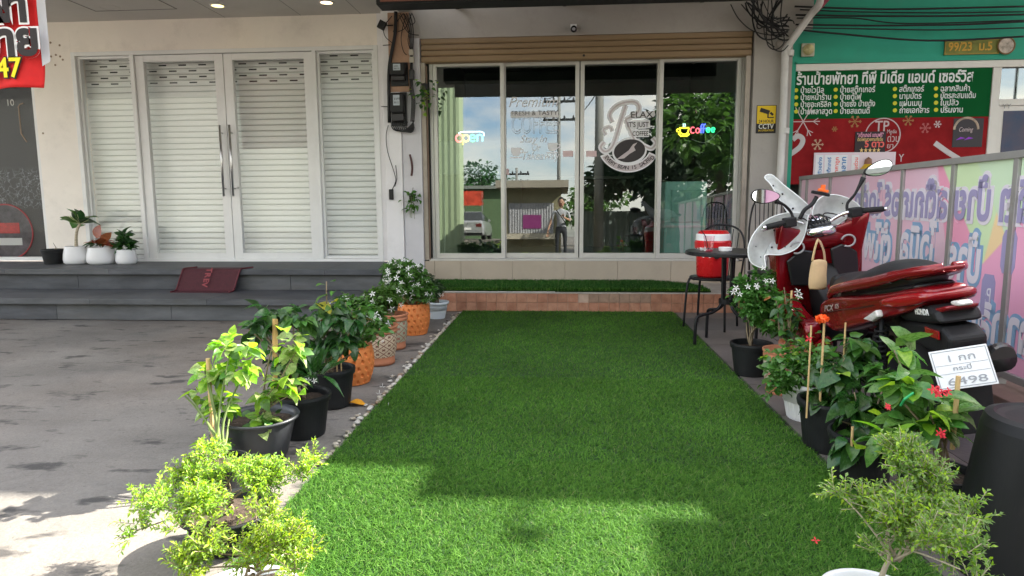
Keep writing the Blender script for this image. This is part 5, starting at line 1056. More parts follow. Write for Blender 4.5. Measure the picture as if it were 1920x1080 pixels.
t=plantthing('hibiscus with large dark drooping leaves in a black pot behind the right bonsai',1.22,2.70); nursery(t,.13,.22); e=[E_(t,1625,760,2.7,.13,.12,.13),E_(t,1600,830,2.65,.11,.1,.09),E_(t,1660,700,2.75,.09,.1,.09)]; bigleaves(t,crown_pts(e,150,.35,R),'ovate',[('dark',6),('gloss',2)],.115,.55,R=R); bigleaves(t,[(px(1645,770,2.55,t),V((.5,-.8,.3)).normalized()),(px(1600,842,2.5,t),V((-.5,-.8,.3)).normalized()),(px(1570,700,2.5,t),V((-.5,-.8,.3)).normalized())],'ovate',[('lime',1)],.09,.1,R=R); stems(t,(0,0,.2),tips(e,7),M_bark,R=R); stake(t,*px(1595,860,2.6,t)[:2],.18,px(1595,800,2.6,t).z,.005)  # the few single lime leaves put sun patches into leaf colour
t=plantthing('ixora with long glossy leaves and small red flowers beside the motorcycle licence plate',1.33,2.36); nursery(t,.13,.20); e=[E_(t,1700,720,2.4,.12,.1,.07),E_(t,1740,790,2.35,.14,.12,.08),E_(t,1670,820,2.3,.10,.1,.07),E_(t,1780,760,2.4,.09,.1,.06),E_(t,1690,660,2.5,.05,.06,.06)]; bigleaves(t,crown_pts(e,190,.35,R),'oblong',[('ixo',6),('gloss',3),('lime',1)],.105,.2,R=R)
stems(t,(0,0,.17),tips(e,9),M_bark,.007,.003,R=R); stake(t,*px(1700,840,2.4,t)[:2],.17,px(1692,740,2.4,t).z,.007); stake(t,*px(1790,790,2.3,t)[:2],.3,px(1800,705,2.3,t).z,.008)
bigleaves(t,[(px(u,v,2.25,t),V((a,-.5,b)).normalized()) for u,v,a,b in ((1700,640,-.8,.6),(1712,632,.8,.7),(1730,700,1,.3),(1770,775,1,0),(1800,740,1,.4),(1830,760,1,.5),(1680,680,-.8,.5))],'oblong',[('ixo',3),('lime',1)],.115,-.1,R=R)
flowers(t,[(px(u+R.uniform(-9,9),v+R.uniform(-9,9),2.2,t),V((R.uniform(-.5,.5),-1,.4))) for u,v in [(1755,735)]*7+[(1775,730)]*3+[(1658,768)]*2+[(1765,812)]*4+[(1845,785)]*4],FR,.014,R)
gt=MB().tube([px(1688,760,2.25,t),px(1695,748,2.22,t),px(1712,736,2.22,t)],.004,5).build('plant_tie',mat('green_tie',(.03,.35,.12),.4),t)
# --- pots on the left steps
zs_=.4505
def wpot(t,r,h,m=M_pw): pot_shell(t,[(0,0),(r*.80,0),(r*.96,.02),(r,h*.28),(r*.96,h*.55),(r*.84,h-.01),(r*.83,h),(r*.78,h),(r*.77,h-.03),(0,h-.04)],m,'pot',40); soil(t,r*.76,h-.035)
def stp(u,label,y=7.45): x,_=oy(u,495,y); return plantthing(label,x,y,z=zs_)
t=stp(101,'small black pot holding a bare dead twig on the upper step'); nursery(t,.125,.175); stems(t,(0,0,.15),[V((.02,0,.25)),V((.06,0,.2))],M_bark,.004,.002)
t=stp(146,'dumb cane palm shaped plant with pale midribs in a squat white pot'); wpot(t,.145,.21); top=px(150,420,7.45,t)
MB().tube(bez((0,0,.17),(.0,0,.3),(.01,0,.4),top,8),[.02,.019,.018,.017,.017,.016,.015,.014,.013],10).build('stem',mat('pale_ringed_stem',(.42,.36,.26),.7,var=.3,vscale=30,stretch=(1,1,5)),t,smooth=True)
for i,(a,el,s) in enumerate([(-.3,.25,.26),(2.9,.1,.30),(3.4,.6,.24),(.5,.7,.22),(1.8,1.1,.2),(4.3,.7,.22),(5.2,.4,.22),(2.4,.8,.24),(4.9,1.2,.18),(3.0,1.2,.2)]):
    d=V((math.cos(a)*math.cos(el),math.sin(a)*math.cos(el),math.sin(el))); link('leaf',R.choice(LMS('oblong','mid' if i%2 else 'deep')),t,leafM(top+d*.02,d,s,-d.z*.3,R)); 
    MB().tube([top,top+d*s*.6+V((0,0,.012))],.004,5).build('midrib',mat('pale_midrib',(.45,.5,.25),.5),t)
t=stp(191,'rubber plant with coppery red leaves in a squat white pot'); wpot(t,.155,.20); 
for i in range(16):
    a=R.uniform(0,6.28); el=R.uniform(.1,1.0); d=V((math.cos(a)*math.cos(el),math.sin(a)*math.cos(el),math.sin(el))); link('leaf',R.choice(LMS('ovate',R.choice(('red','red','deep')))),t,leafM(V((0,0,.2))+d*.06,d,R.uniform(.12,.17),.0,R))
link('leaf',LMS('round','red')[2],t,Matrix.Translation((0,-.05,.30))@Matrix.Rotation(-1.3,4,'Y')@Matrix.Rotation(1.3,4,'X')@Matrix.Scale(.17,4)); stems(t,(0,0,.15),[V((0,0,.35)),V((-.1,0,.28)),V((.08,0,.28))],M_bark,.006,.004)
t=stp(238,'dense dark leaved plant in the smallest white pot'); wpot(t,.115,.17)
for i in range(90):
    a=R.uniform(0,6.28); el=R.uniform(-.1,1.35); d=V((math.cos(a)*math.cos(el),math.sin(a)*math.cos(el),math.sin(el))); h=R.uniform(0,.16)*(1 if el>.7 else .3); link('leaf',R.choice(LMS('oblong',R.choice(('dark','dark','deep')))),t,leafM(V((0,0,.19+h))+d*.03,d,R.uniform(.09,.13),-.05,R))
# hanging plants on the pillar
def trailing(u,v,label,n,w_,hgt,cols_):
    x,z=oy(u,v,FY-.13); t=thing('hanging_plant',label,'hanging plant',(x,FY-.13,z))
    MB().lathe([(0,0),(.03,0),(.04,.08),(.045,.08),(.045,.085),(.0,.08)],n=14).build('pot',M_blk_pl,t); MB().tube([(0,0,.08),(0,.06,.16)],.003,5).build('hanger',M_black,t)
    for k in range(5):
        p=V((R.uniform(-w_,w_)*.6,R.uniform(-.04,.03),-hgt*R.uniform(.5,1))); MB().tube(bez((0,0,.08),(p.x*.8,-.05,.13),(p.x,-.04,0),p,8),.0025,4).build('stem',M_gst,t)
    for i in range(n):
        s=R.uniform(0,1)**1.2; p=V((R.gauss(0,w_*(1-.5*s)),R.gauss(-.02,.03),.12-hgt*s)); d=V((R.gauss(0,1),-.6,R.uniform(-.6,.4))).normalized(); link('leaf',R.choice(LMS('ovate',R.choice(cols_))),t,leafM(p,d,R.uniform(.05,.085),.25,R))
trailing(773,378,'green trailing plant in a small wall pot low on the lilac pillar',42,.055,.24,('mid','gloss','mid'))
trailing(797,172,'bunch of yellowish trailing leaves hanging beside the shutter box',46,.07,.36,('deep','mid','lime'))
# fallen leaf and flowers on the ground
x,y=oz(670,760); o=link('fallen_leaf',leafmesh('ovate',.3,.5,5,mt=mat('fallen_orange_leaf',(.62,.28,.02),.6,var=.2,vscale=20),wave=.04),None,Matrix.Translation((x-.06,y,.008))@Matrix.Rotation(.2,4,'Z')@Matrix.Scale(.13,4)); tag(o,'curled orange yellow fallen leaf lying beside the black pot','leaf')
for (u,v) in ((717,728),(711,741),(735,711),(761,690),(728,765)):
    x,y=oz(u,v); o=link('fallen_flower',FW,None,Matrix.Translation((x,y,.012))@Matrix.Rotation(2.6,4,'X')@Matrix.Scale(.022,4)); tag(o,'fallen white star flower on the concrete near the carpet edge','flower','fallen white flowers by the pebbles')
for (u,v,z) in ((1528,1035,.04),(1709,1040,.012)):
    x,y=oz(u,v); o=link('fallen_flower',FR,None,Matrix.Translation((x,y,z))@Matrix.Rotation(.4,4,'X')@Matrix.Scale(.016,4)); tag(o,'fallen red flower on the grass carpet' if u<1600 else 'fallen red flower on the paving under the right bonsai','flower')
# ================================================================== TABLE, CHAIRS, COOLER
M_bm=mat('black_painted_steel',(.016,.016,.018),.38,.4,var=.2,vscale=25)
tx,tz=oy(1367,468,5.35); tz=.75
tb=thing('bistro_table','round black steel bistro table with bent tube legs in front of the beige pillar','table',(tx,5.35,.006))
MB().lathe([(0,tz-.03),(.325,tz-.03),(.335,tz-.026),(.335,tz-.008),(.33,tz),(0,tz)],n=48).build('tabletop',M_bm,tb)
for k in range(4):
    a=-PI/2+.35+k*PI/2; c,s=math.cos(a),math.sin(a)
    MB().tube(smoothpts([(c*.05,s*.05,tz-.03),(c*.045,s*.045,.5),(c*.05,s*.05,.34),(c*.12,s*.12,.27),(c*.24,s*.24,.245),(c*.275,s*.275,.20),(c*.28,s*.28,0)],4),.013,9).build('leg',M_bm,tb,smooth=True)
MB().lathe([(.06,.33),(.066,.33),(.066,.37),(.06,.37)],n=20).build('leg_ring',M_bm,tb)
def chair(label,x,y,rz,bh=.92,bw=.20):
    t=thing('bistro_chair',label,'chair',(x,y,.006),rz); sh=.46
    MB().lathe([(0,sh-.02),(.19,sh-.02),(.20,sh-.012),(.20,sh),(.19,sh+.006),(0,sh+.004)],n=32).build('seat',M_bm,t)
    for sx,sy in ((.15,.14),(-.15,.14),(.15,-.14),(-.15,-.14)): MB().tube(smoothpts([(sx*.8,sy*.8,sh-.02),(sx*1.1,sy*1.1,sh-.05),(sx*1.25,sy*1.25,0)],4),.011,8).build('leg',M_bm,t,smooth=True)
    yb=.19; top=bh
    arcp=[(-bw,yb,sh),(-bw*1.08,yb+.03,sh+(top-sh)*.55),(-bw*.8,yb+.05,top-.05),(0,yb+.06,top),(bw*.8,yb+.05,top-.05),(bw*1.08,yb+.03,sh+(top-sh)*.55),(bw,yb,sh)]
    MB().tube(smoothpts(arcp,6),.009,8).build('back_frame',M_bm,t,smooth=True)
    for k in range(-3,4):
        u=k/4; zz=top-.05*abs(u)*2*abs(u)-.012; MB().tube([(u*bw*.9,yb-.01,sh),(u*bw*1.0,yb+.055,zz)],.0045,6).build('spindle',M_bm,t)
    return t
c1x,_=oy(1335,517,6.1)
ch1=chair('black steel bow back chair carrying the red cooler',c1x,6.1,-.55)
c2x,_=oy(1440,500,6.55); ch2=chair('tall bow back steel chair half hidden behind the table and motorcycle mirror',c2x,6.5,-.15,1.17,.16)
M_rp=mat('red_gloss_plastic',(.52,.012,.016),.28,coat=.3,var=.06,vscale=6); M_wp=mat('white_gloss_plastic',(.78,.78,.78),.3)
ck=thing('drinks_cooler','red and white round drinks cooler with printed flowers standing on the chair','cooler',(c1x-.01,6.06,.475)); r=.148
MB().lathe([(0,0),(r*.86,0),(r*.92,.02),(r*.97,.20),(r*1.0,.25)],n=40).build('body',M_rp,ck,smooth=True)
MB().lathe([(r*1.0,.25),(r*1.06,.255),(r*1.08,.31),(r*1.02,.325)],n=40).build('lid_rim',M_rp,ck); MB().lathe([(r*1.02,.325),(r*1.0,.375),(r*.94,.383)],n=40).build('lid_band',M_wp,ck); MB().lathe([(r*.94,.383),(r*.80,.41),(0,.415)],n=40).build('lid_top',M_rp,ck,smooth=True)
MB().box(-.018,.018,-r*1.02-.02,-r*.96,.17,.25).build('latch',M_blk_pl,ck,bevel=.004)
for a in (-2.35,-1.95,-1.15,-.8):
    MB().lathe([(0,0),(.014,0),(.014,.002),(0,.002)],n=10,M=Matrix.Rotation(a,4,'Z')@Matrix.Translation((r*.955,0,.19))@Matrix.Rotation(PI/2,4,'Y')).build('flower_print',mat('print_pink_white',(.8,.6,.6),.5),ck)
cup=thing('plastic_cup','clear plastic cup with pink dregs and a dark straw on the round table','cup',(oy(1328,460,5.3)[0],5.28,tz+.006))
MB().lathe([(.028,0),(.030,.005),(.042,.12),(.044,.122)],n=24).build('cup',glassmat('clear_cup',.10,(.93,.78,.82)),cup); MB().lathe([(0,.002),(.028,.002),(.030,.015),(0,.016)],n=18).build('dregs',mat('pink_drink',(.5,.08,.12),.3),cup)
MB().tube([(.0,0,.01),(-.03,-.01,.12),(-.065,-.012,.165)],.0035,6).build('straw',M_blk_pl,cup)
at=thing('ashtray','small white round dish on the round black table','dish',(oy(1360,463,5.3)[0],5.30,tz+.006)); MB().lathe([(0,0),(.044,0),(.05,.006),(.052,.032),(.047,.032),(.044,.01),(0,.009)],n=28).build('dish',M_wp,at)
fb=thing('flower_garland','small heap of white and yellow flowers on the round table','flowers',(oy(1313,463,5.3)[0],5.25,tz+.006))
for i in range(14): link('flower',FW,fb,Matrix.Translation((R.gauss(0,.022),R.gauss(0,.02),.012+R.uniform(0,.02)))@Matrix.Rotation(R.uniform(0,3),4,(R.random(),R.random(),.2))@Matrix.Scale(.014,4))
# doormat hanging over the step
dm=thing('door_mat','maroon rubber door mat draped over the slate steps','door mat',(0,0,0))
xa,xb=fx(345,505,6.85),fx(452,505,6.85); nu_=10
path=[(7.02,.4535),(6.95,.4535),(6.87,.4545),(6.835,.445),(6.815,.40),(6.79,.33),(6.77,.26),(6.74,.2285),(6.70,.2265),(6.66,.2265)]
pp_=[(p.x,p.y) for p in smoothpts([(a,b,0) for a,b in path],3)]
def sk_(i): return max(0,(.452-pp_[i][1]))*-.22+ (pp_[i][0]-6.85)*.3*(1 if pp_[i][0]>6.85 else 0)
b=MB(); rings=[]
for i,(y,z) in enumerate(pp_):
    s=sk_(i); rings.append([(xa+s,y,z),(xb+s,y,z)])
b.v=[p for r_ in rings for p in r_]; b.f=[(2*i,2*i+1,2*i+3,2*i+2) for i in range(len(rings)-1)]; b.m=[0]*len(b.f)
mm=b.build('mat_sheet',mat('maroon_rubber',(.07,.018,.024),.75,var=.15,vscale=30,bump=.5,bscale=200),dm,solid=.008)
e1=MB()
for side in (0,1): e1.tube([Vector(r_[side])+Vector((0,-.002,.003)) for r_ in rings],.009,6)
e1.build('edge_binding',mat('maroon_binding',(.11,.025,.033),.7),dm)
text('VERY',.115,Matrix.Translation(((xa+xb)/2+.015,6.842,.43))@Matrix.Rotation(math.radians(-12),4,'X')@Matrix.Rotation(PI/2,4,'Y')@Matrix.Rotation(PI/2,4,'Z')@Matrix.Translation((0,0,.0)),mat('mat_letter',(.27,.06,.07),.8),dm,width=.19,depth=.002) if False else None
for i,ch in enumerate('VERT'[::-1]):
    s=.40-.05*i; 
    y=np.interp(s,[p[1] for p in pp_][::-1],[p[0] for p in pp_][::-1]); text(ch,.085,Matrix.Translation(((xa+xb)/2-.03-(.452-s)*.22,y-.014,s+.02))@Matrix.Rotation(math.radians(-20),4,'X')@Matrix.Rotation(PI/2,4,'X')@Matrix.Rotation(-PI/2,4,'Z'),mat('mat_letter',(.27,.06,.07),.8),dm,bold=.03,depth=.001,height=.0,align='RIGHT') if ch else None
# black upturned tub
x,_=oy(1978,780,2.05); tbn=thing('plastic_tub','large black plastic tub turned upside down at the right edge of the picture','tub',(x,2.05,.006))
MB().lathe([(.245,0),(.25,.012),(.24,.02),(.182,.455),(.172,.485),(.150,.492),(.142,.484),(.120,.480),(.05,.478),(.045,.472),(0,.472)],n=128).build('tub',mat('tub_black',(.005,.005,.006),.55,var=.6,vscale=6,bump=.12,bscale=14,dirt=.3,stretch=(1,1,.3)),tbn,smooth=False)

# ================================================================== MOTORCYCLE
bk=thing('motorcycle','dark red scooter style motorcycle with white hand guards parked by the printed fence','motorcycle')
bk.matrix_world=Matrix.Translation((1.73,3.31,.006))@Matrix.Rotation(math.radians(90-1.9),4,'Z')@Matrix.Rotation(math.radians(-8.5),4,'X')@Matrix.Scale(1.025,4)
M_red=mat('candy_red_paint',(.20,.004,.008),.25,.25,coat=.7,var=.04,vscale=3); M_mb=mat('matt_black_plastic',(.010,.010,.011),.55,bump=.1,bscale=200); M_gb=mat('gloss_black_plastic',(.012,.012,.013),.2); M_rub=mat('tyre_rubber',(.016,.016,.016),.8,bump=.2,bscale=40)
M_seat=mat('seat_vinyl',(.016,.016,.018),.42,bump=.15,bscale=160); M_lens=mat('clear_lens',(.62,.60,.58),.12,spec=.8,var=.3,vscale=60); M_rl=mat('red_lens',(.26,.004,.008),.12,coat=1.0)
def pillow(outline,w,nm,m,y0=0,edge=.82,subs=1,wf=None,kids=bk):
    # outline in (x,z); closed body from y0-w to y0+w, rounded towards its sides; wf(x)-> width factor
    cx=sum(p[0] for p in outline)/len(outline); cz=sum(p[1] for p in outline)/len(outline); rings=[]
    for s,k in ((-1,edge),(-.88,.95),(-.5,1),(.5,1),(.88,.95),(1,edge)):
        rings.append([(cx+(x-cx)*(k+(1-k)*.5),y0+s*w*(wf(x) if wf else 1),cz+(z-cz)*k) for x,z in outline])
    return MB().loft(rings).build(nm,m,kids,smooth=True,subs=subs)
def wheel(x,z,R_,tw_,nm='wheel'):
    b=MB(); M_=Matrix.Translation((x,0,z))@Matrix.Rotation(PI/2,4,'X'); r2=R_-tw_*.62
    b.lathe([(r2,-tw_*.42),(R_-tw_*.25,-tw_*.5),(R_-.012,-tw_*.30),(R_,0),(R_-.012,tw_*.30),(R_-tw_*.25,tw_*.5),(r2,tw_*.42)],n=48,M=M_); w_=b.build(nm,M_rub,bk,smooth=True)
    q=MB(); q.lathe([(r2+.004,-tw_*.38),(r2-.02,-tw_*.36),(r2-.025,0),(r2-.02,tw_*.36),(r2+.004,tw_*.38)],n=40,M=M_); q.lathe([(0,-.04),(.045,-.04),(.05,0),(.045,.04),(0,.04)],n=20,M=M_)
    for k in range(5):
        a=2*PI*k/5; q.box(.04,r2-.01,-.012,.012,-.02,.02,M=Matrix.Translation((x,0,z))@Matrix.Rotation(a,4,'Y'))
    q.build('rim',mat('rim_bronze',(.06,.05,.045),.4,.6),w_); return w_
wheel(0,.29,.29,.12); fw=wheel(1.31,.29,.29,.10)
# seat: rider part low, pillion raised
def sec(x,zt,zb,w,wt=.75): 
    pts=[]; n=12
    for k in range(n):
        a=2*PI*k/n; c,s=math.cos(a),math.sin(a); y=w*abs(c)**.7*(1 if c>=0 else -1); z=(zt+zb)/2+(zt-zb)/2*abs(s)**.8*(1 if s>=0 else -1)
        pts.append((x,y*(wt if s>.5 else 1),z))
    return pts
MB().loft([sec(.70,.66,.58,.06),sec(.62,.715,.56,.10),sec(.48,.745,.58,.13),sec(.33,.755,.61,.155),sec(.20,.77,.64,.165),sec(.10,.815,.66,.16),sec(.0,.85,.68,.15),sec(-.12,.862,.71,.135),sec(-.24,.852,.74,.11),sec(-.32,.82,.765,.07)]).build('seat',M_seat,bk,smooth=True,subs=2)
MB().tube(smoothpts([(.60,.088,.64),(.45,.125,.66),(.25,.152,.69),(.05,.15,.73),(-.2,.12,.775)],5),.004,5).build('seat_seam',mat('seam_grey',(.10,.10,.10),.6),bk)
# grab rail / upper red rail wraps the tail
for s in (1,-1):
    MB().tube(smoothpts([(.50,s*.15,.60),(.44,s*.168,.635),(.36,s*.175,.675),(.15,s*.175,.725),(-.1,s*.155,.775),(-.30,s*.12,.825),(-.42,s*.07,.85),(-.45,s*.02,.857)],5),[.012]*5+[.02]*5+[.026]*5+[.026]*5+[.024]*5+[.02]*5+[.018]*6,10,flat=.8).build('grab_rail',M_red,bk,smooth=True)
pillow([(.45,.58),(.2,.68),(-.1,.745),(-.38,.80),(-.36,.76),(-.1,.68),(.2,.60),(.45,.52)],.145,'inner_tail',M_gb,wf=lambda x:1 if x>0 else 1+x*1.1)
# big side cowl
pillow([(.60,.56),(.48,.62),(.25,.665),(0,.70),(-.2,.735),(-.40,.79),(-.46,.77),(-.42,.70),(-.25,.64),(0,.555),(.25,.47),(.42,.425),(.56,.44),(.62,.50)],.205,'side_cowl',M_red,edge=.70,subs=2,wf=lambda x:1 if x>.1 else 1+(x-.1)*.95)
pillow([(-.14,.705),(-.38,.765),(-.475,.765),(-.45,.715),(-.25,.665),(-.15,.665)],.168,'tail_light',M_rl,edge=.8,subs=1,wf=lambda x:1.05+(x+.16)*1.35)
for s in (1,-1):
    MB().prism([(-.04,.595),(-.20,.665),(-.215,.635),(-.14,.60)],s*.165,s*.196).build('turn_signal',M_lens,bk,bevel=.008)
pillow([(-.50,.712),(-.50,.735),(-.575,.730),(-.555,.710)],.045,'rear_signal',M_lens,edge=.8,subs=1,wf=lambda x:1+(x+.42)*3)
pillow([(-.415,.675),(-.46,.70),(-.57,.728),(-.50,.675)],.08,'signal_base',M_red,edge=.8,subs=1,wf=lambda x:1+(x+.42)*2)
MB().box(-.01,.17,.0,.002,0,.035).build('x',M_gb,bk) if False else None
TB=lambda x,y,z,tilt,k=1: Matrix.Translation((x,y,z))@Matrix.Rotation(PI,4,'Z')@Matrix.Rotation(PI/2,4,'X')@Matrix.Rotation(tilt,4,'Z')
M_sil=mat('silver_badge',(.6,.58,.56),.3,.6)
text('PCX',.045,TB(.43,.2075,.555,.20),M_sil,bk,'badge',width=.15,shear=.4,bold=.01); text('125',.035,TB(.27,.2075,.595,.20),M_sil,bk,'badge',width=.06,shear=.4)
text('ABS',.022,TB(.34,.162,.645,.25),M_sil,bk,'badge',width=.05,shear=.3); text('eSP',.022,TB(.16,.152,.69,.25),M_sil,bk,'badge',width=.06,shear=.3)
for s in (1,-1): MB().tube(smoothpts([(.60,s*.200,.50),(.45,s*.209,.54),(.2,s*.2095,.60),(0,s*.196,.640),(-.14,s*.174,.672)],5),.003,5).build('panel_gap',M_gb,bk)
# rear fender with lettering, reflector, plate
MB().prism([(-.10,.62),(-.30,.675),(-.43,.705),(-.49,.69),(-.525,.645),(-.42,.625),(-.2,.60)],-.085,.085).build('rear_fender',M_mb,bk,bevel=.022,bseg=3)
text('HONDA',.034,TB(-.335,.089,.655,.12),mat('badge_white',(.75,.75,.73),.4),bk,'badge',width=.115,bold=.03)
MB().prism([(-.12,.585),(-.40,.622),(-.50,.625),(-.56,.59),(-.55,.53),(-.42,.50),(-.14,.52)],-.072,.072).build('plate_bracket',M_mb,bk,bevel=.018,bseg=3)
MB().box(-.50,-.39,.077,.083,.575,.61).build('reflector',M_rl,bk,bevel=.002)
pm=Matrix.Translation((-.605,.055,.485))@Matrix.Rotation(math.radians(-14),4,'Z')@Matrix.Rotation(math.radians(24),4,'Y')@Matrix.Rotation(math.radians(-6),4,'X')@Matrix.Scale(.88,4)
lp=MB().box(-.003,.003,-.112,.112,-.088,.088,M=pm).build('licence_plate',mat('plate_white',(.74,.75,.76),.35),bk,bevel=.001)
fr_=MB(); 
for (y0,y1,z0,z1) in ((-.106,.106,.078,.081),(-.106,.106,-.081,-.078),(-.106,-.103,-.078,.078),(.103,.106,-.078,.078),(-.10,.10,.018,.0195),(-.10,.10,-.020,-.0185)): fr_.box(-.0045,-.0031,y0,y1,z0,z1,M=pm)
fr_.build('plate_lines',mat('plate_grey',(.30,.31,.33),.5),lp)
PT=lambda y,z: pm@Matrix.Translation((-.0046,y,z))@Matrix.Rotation(-PI/2,4,'Z')@Matrix.Rotation(PI/2,4,'X')
for s,y,z,h,w_ in (('1 กก',.055,.032,.042,.10),('กระบี่',.04,-.008,.026,.07),('6498',.075,-.070,.045,.15)): text(s,h,PT(y,z),mat('plate_grey',(.30,.31,.33),.5),lp,width=w_)
# mud flap, muffler, swing arm, shocks, engine
MB().prism([(-.50,.44),(-.56,.43),(-.57,.20),(-.52,.20)],-.07,.07).build('mud_flap',M_mb,bk,bevel=.006)
mu=MB().tube([(.35,-.19,.24),(.05,-.19,.30),(-.22,-.185,.385),(-.44,-.18,.455)],[.03,.05,.062,.055],16).build('muffler',mat('muffler_black',(.03,.03,.03),.4,.4),bk,smooth=True)
MB().lathe([(0,0),(.05,0),(.055,-.01),(.055,-.03)],n=20,M=Matrix.Translation((-.443,-.18,.456))@Matrix.Rotation(-PI/2-.25,4,'Y')).build('muffler_cap',mat('dark_metal',(.10,.10,.10),.3,.8),bk)
pillow([(.55,.30),(.3,.38),(0,.36),(-.05,.26),(.1,.18),(.5,.16)],.10,'engine_case',mat('dark_engine_metal',(.045,.045,.048),.45,.5),y0=.05,subs=1)
for s in (1,-1):
    b=MB(); P=[]; p0,p1=Vector((-.02,s*.13,.30)),Vector((-.10,s*.13,.60)); dirv=(p1-p0); o1=dirv.orthogonal().normalized(); o2=dirv.normalized().cross(o1)
    for i in range(91): a=i/90*2*PI*9; P.append(p0+dirv*(.12+.76*i/90)+(o1*math.cos(a)+o2*math.sin(a))*.027)
    b.tube(P,.006,5); b.tube([p0,p1],.011,8); b.build('shock_absorber',M_mb,bk,smooth=True)
pillow([(.18,.55),(.0,.61),(-.15,.60),(-.30,.50),(-.20,.52),(-.02,.58),(.14,.50)],.07,'inner_fender',M_mb,edge=.95)
# footboard and centre tunnel
for s in (1,-1):
    MB().loft([[(x,s*y0_,z0_),(x,s*y1_,z1_),(x,s*y1_,z1_-.09),(x,s*y0_,z0_-.12)] for x,y0_,z0_,y1_,z1_ in ((1.12,.10,.46,.25,.44),(1.0,.10,.33,.27,.29),(.85,.10,.31,.27,.27),(.70,.10,.33,.24,.31),(.55,.12,.42,.19,.42))]).build('footboard',M_red,bk,smooth=True,subs=1,bevel=0)
    MB().loft([[(x,s*y0_,z0_),(x,s*y1_,z1_),(x,s*y1_,z1_-.02),(x,s*y0_,z0_-.02)] for x,y0_,z0_,y1_,z1_ in ((1.10,.11,.475,.23,.455),(1.0,.11,.345,.25,.305),(.85,.11,.325,.25,.285),(.68,.11,.345,.22,.325))]).build('foot_mat',M_mb,bk,smooth=True)
for s in (1,-1): pillow([(1.20,.70),(1.10,.60),(.98,.52),(.80,.46),(.66,.47),(.60,.40),(.66,.30),(.90,.26),(1.12,.34)],.05,'floor_fairing',M_red,y0=s*.215,edge=.8,subs=2)
pillow([(.50,.70),(.62,.74),(.66,.66),(.70,.56),(.66,.46),(.50,.44)],.10,'seat_front_cover',M_mb,edge=.85,subs=1)
pillow([(-.22,.80),(-.40,.852),(-.49,.868),(-.46,.835),(-.24,.775)],.105,'tail_cap',M_red,edge=.8,subs=1,wf=lambda x:1+(x+.22)*1.6)
pillow([(1.08,.80),(.98,.66),(.86,.55),(.72,.52),(.62,.54),(.55,.42),(.60,.30),(1.0,.28),(1.15,.45)],.08,'centre_tunnel',M_mb,edge=.85,subs=2)
pillow([(.84,.655),(.74,.60),(.66,.60),(.66,.585),(.80,.58)],.06,'tunnel_cap',M_red,edge=.8,subs=1)
# leg shield: curved red sheet facing the rider, wings to both sides
def shield():
    b=MB(); nu,nv=14,12; vs=[]
    for j in range(nv+1):
        q=j/nv; z=.30+.68*q
        for i in range(nu+1):
            s=(i/nu)*2-1; w_=.255+.035*math.sin(PI*q)-.03*max(0,q-.75)*4*.5 if s>0 else .13+.16*q; wing=abs(s)**2
            x=1.16-.10*q+.02-.10*wing*(1-.3*q) -.05*q*q; zz=z+.045*wing*q*(1 if q>.6 else 0)-.03*(1-wing)*(q>.9); vs.append((x,s*w_,zz))
    b.v=vs; b.f=[(j*(nu+1)+i,j*(nu+1)+i+1,(j+1)*(nu+1)+i+1,(j+1)*(nu+1)+i) for j in range(nv) for i in range(nu)]; b.m=[0]*len(b.f); return b.build('leg_shield',M_red,bk,smooth=True,solid=.02,subs=1)
shield()
# upper wings on the shield with dark inner box
for s in (1,-1):
    pillow([(1.0,.93),(.955,1.0),(.99,1.03),(1.10,1.0),(1.22,.86),(1.22,.60),(1.10,.52),(1.06,.70)],.035,'front_cowl_wing',M_red,y0=s*(.235 if s>0 else .215),subs=2,edge=.85)
    MB().prism([(s*.06,.60),(s*.20,.62),(s*.215,.78),(s*.12,.84),(s*.05,.82)],1.008,1.03,'x').build('glove_box',M_gb,bk,bevel=.015)
pillow([(1.02,.95),(1.0,.88),(1.04,.80),(1.2,.8),(1.24,.92),(1.12,.98)],.17,'inner_cowl',M_red,edge=.8,subs=2)
pillow([(1.15,1.02),(1.30,.88),(1.42,.72),(1.40,.62),(1.22,.50),(1.14,.60),(1.12,.85)],.20,'front_cowl',M_red,edge=.6,subs=2)
pillow([(1.02,.60),(1.3,.66),(1.5,.60),(1.62,.42),(1.60,.38),(1.45,.56),(1.3,.595),(1.1,.56)],.075,'front_fender',M_red,edge=.8,subs=2)
for s in (1,-1): MB().tube([(1.31,s*.075,.29),(1.19,s*.08,.72)],.02,8).build('fork',M_mb,bk,smooth=True)
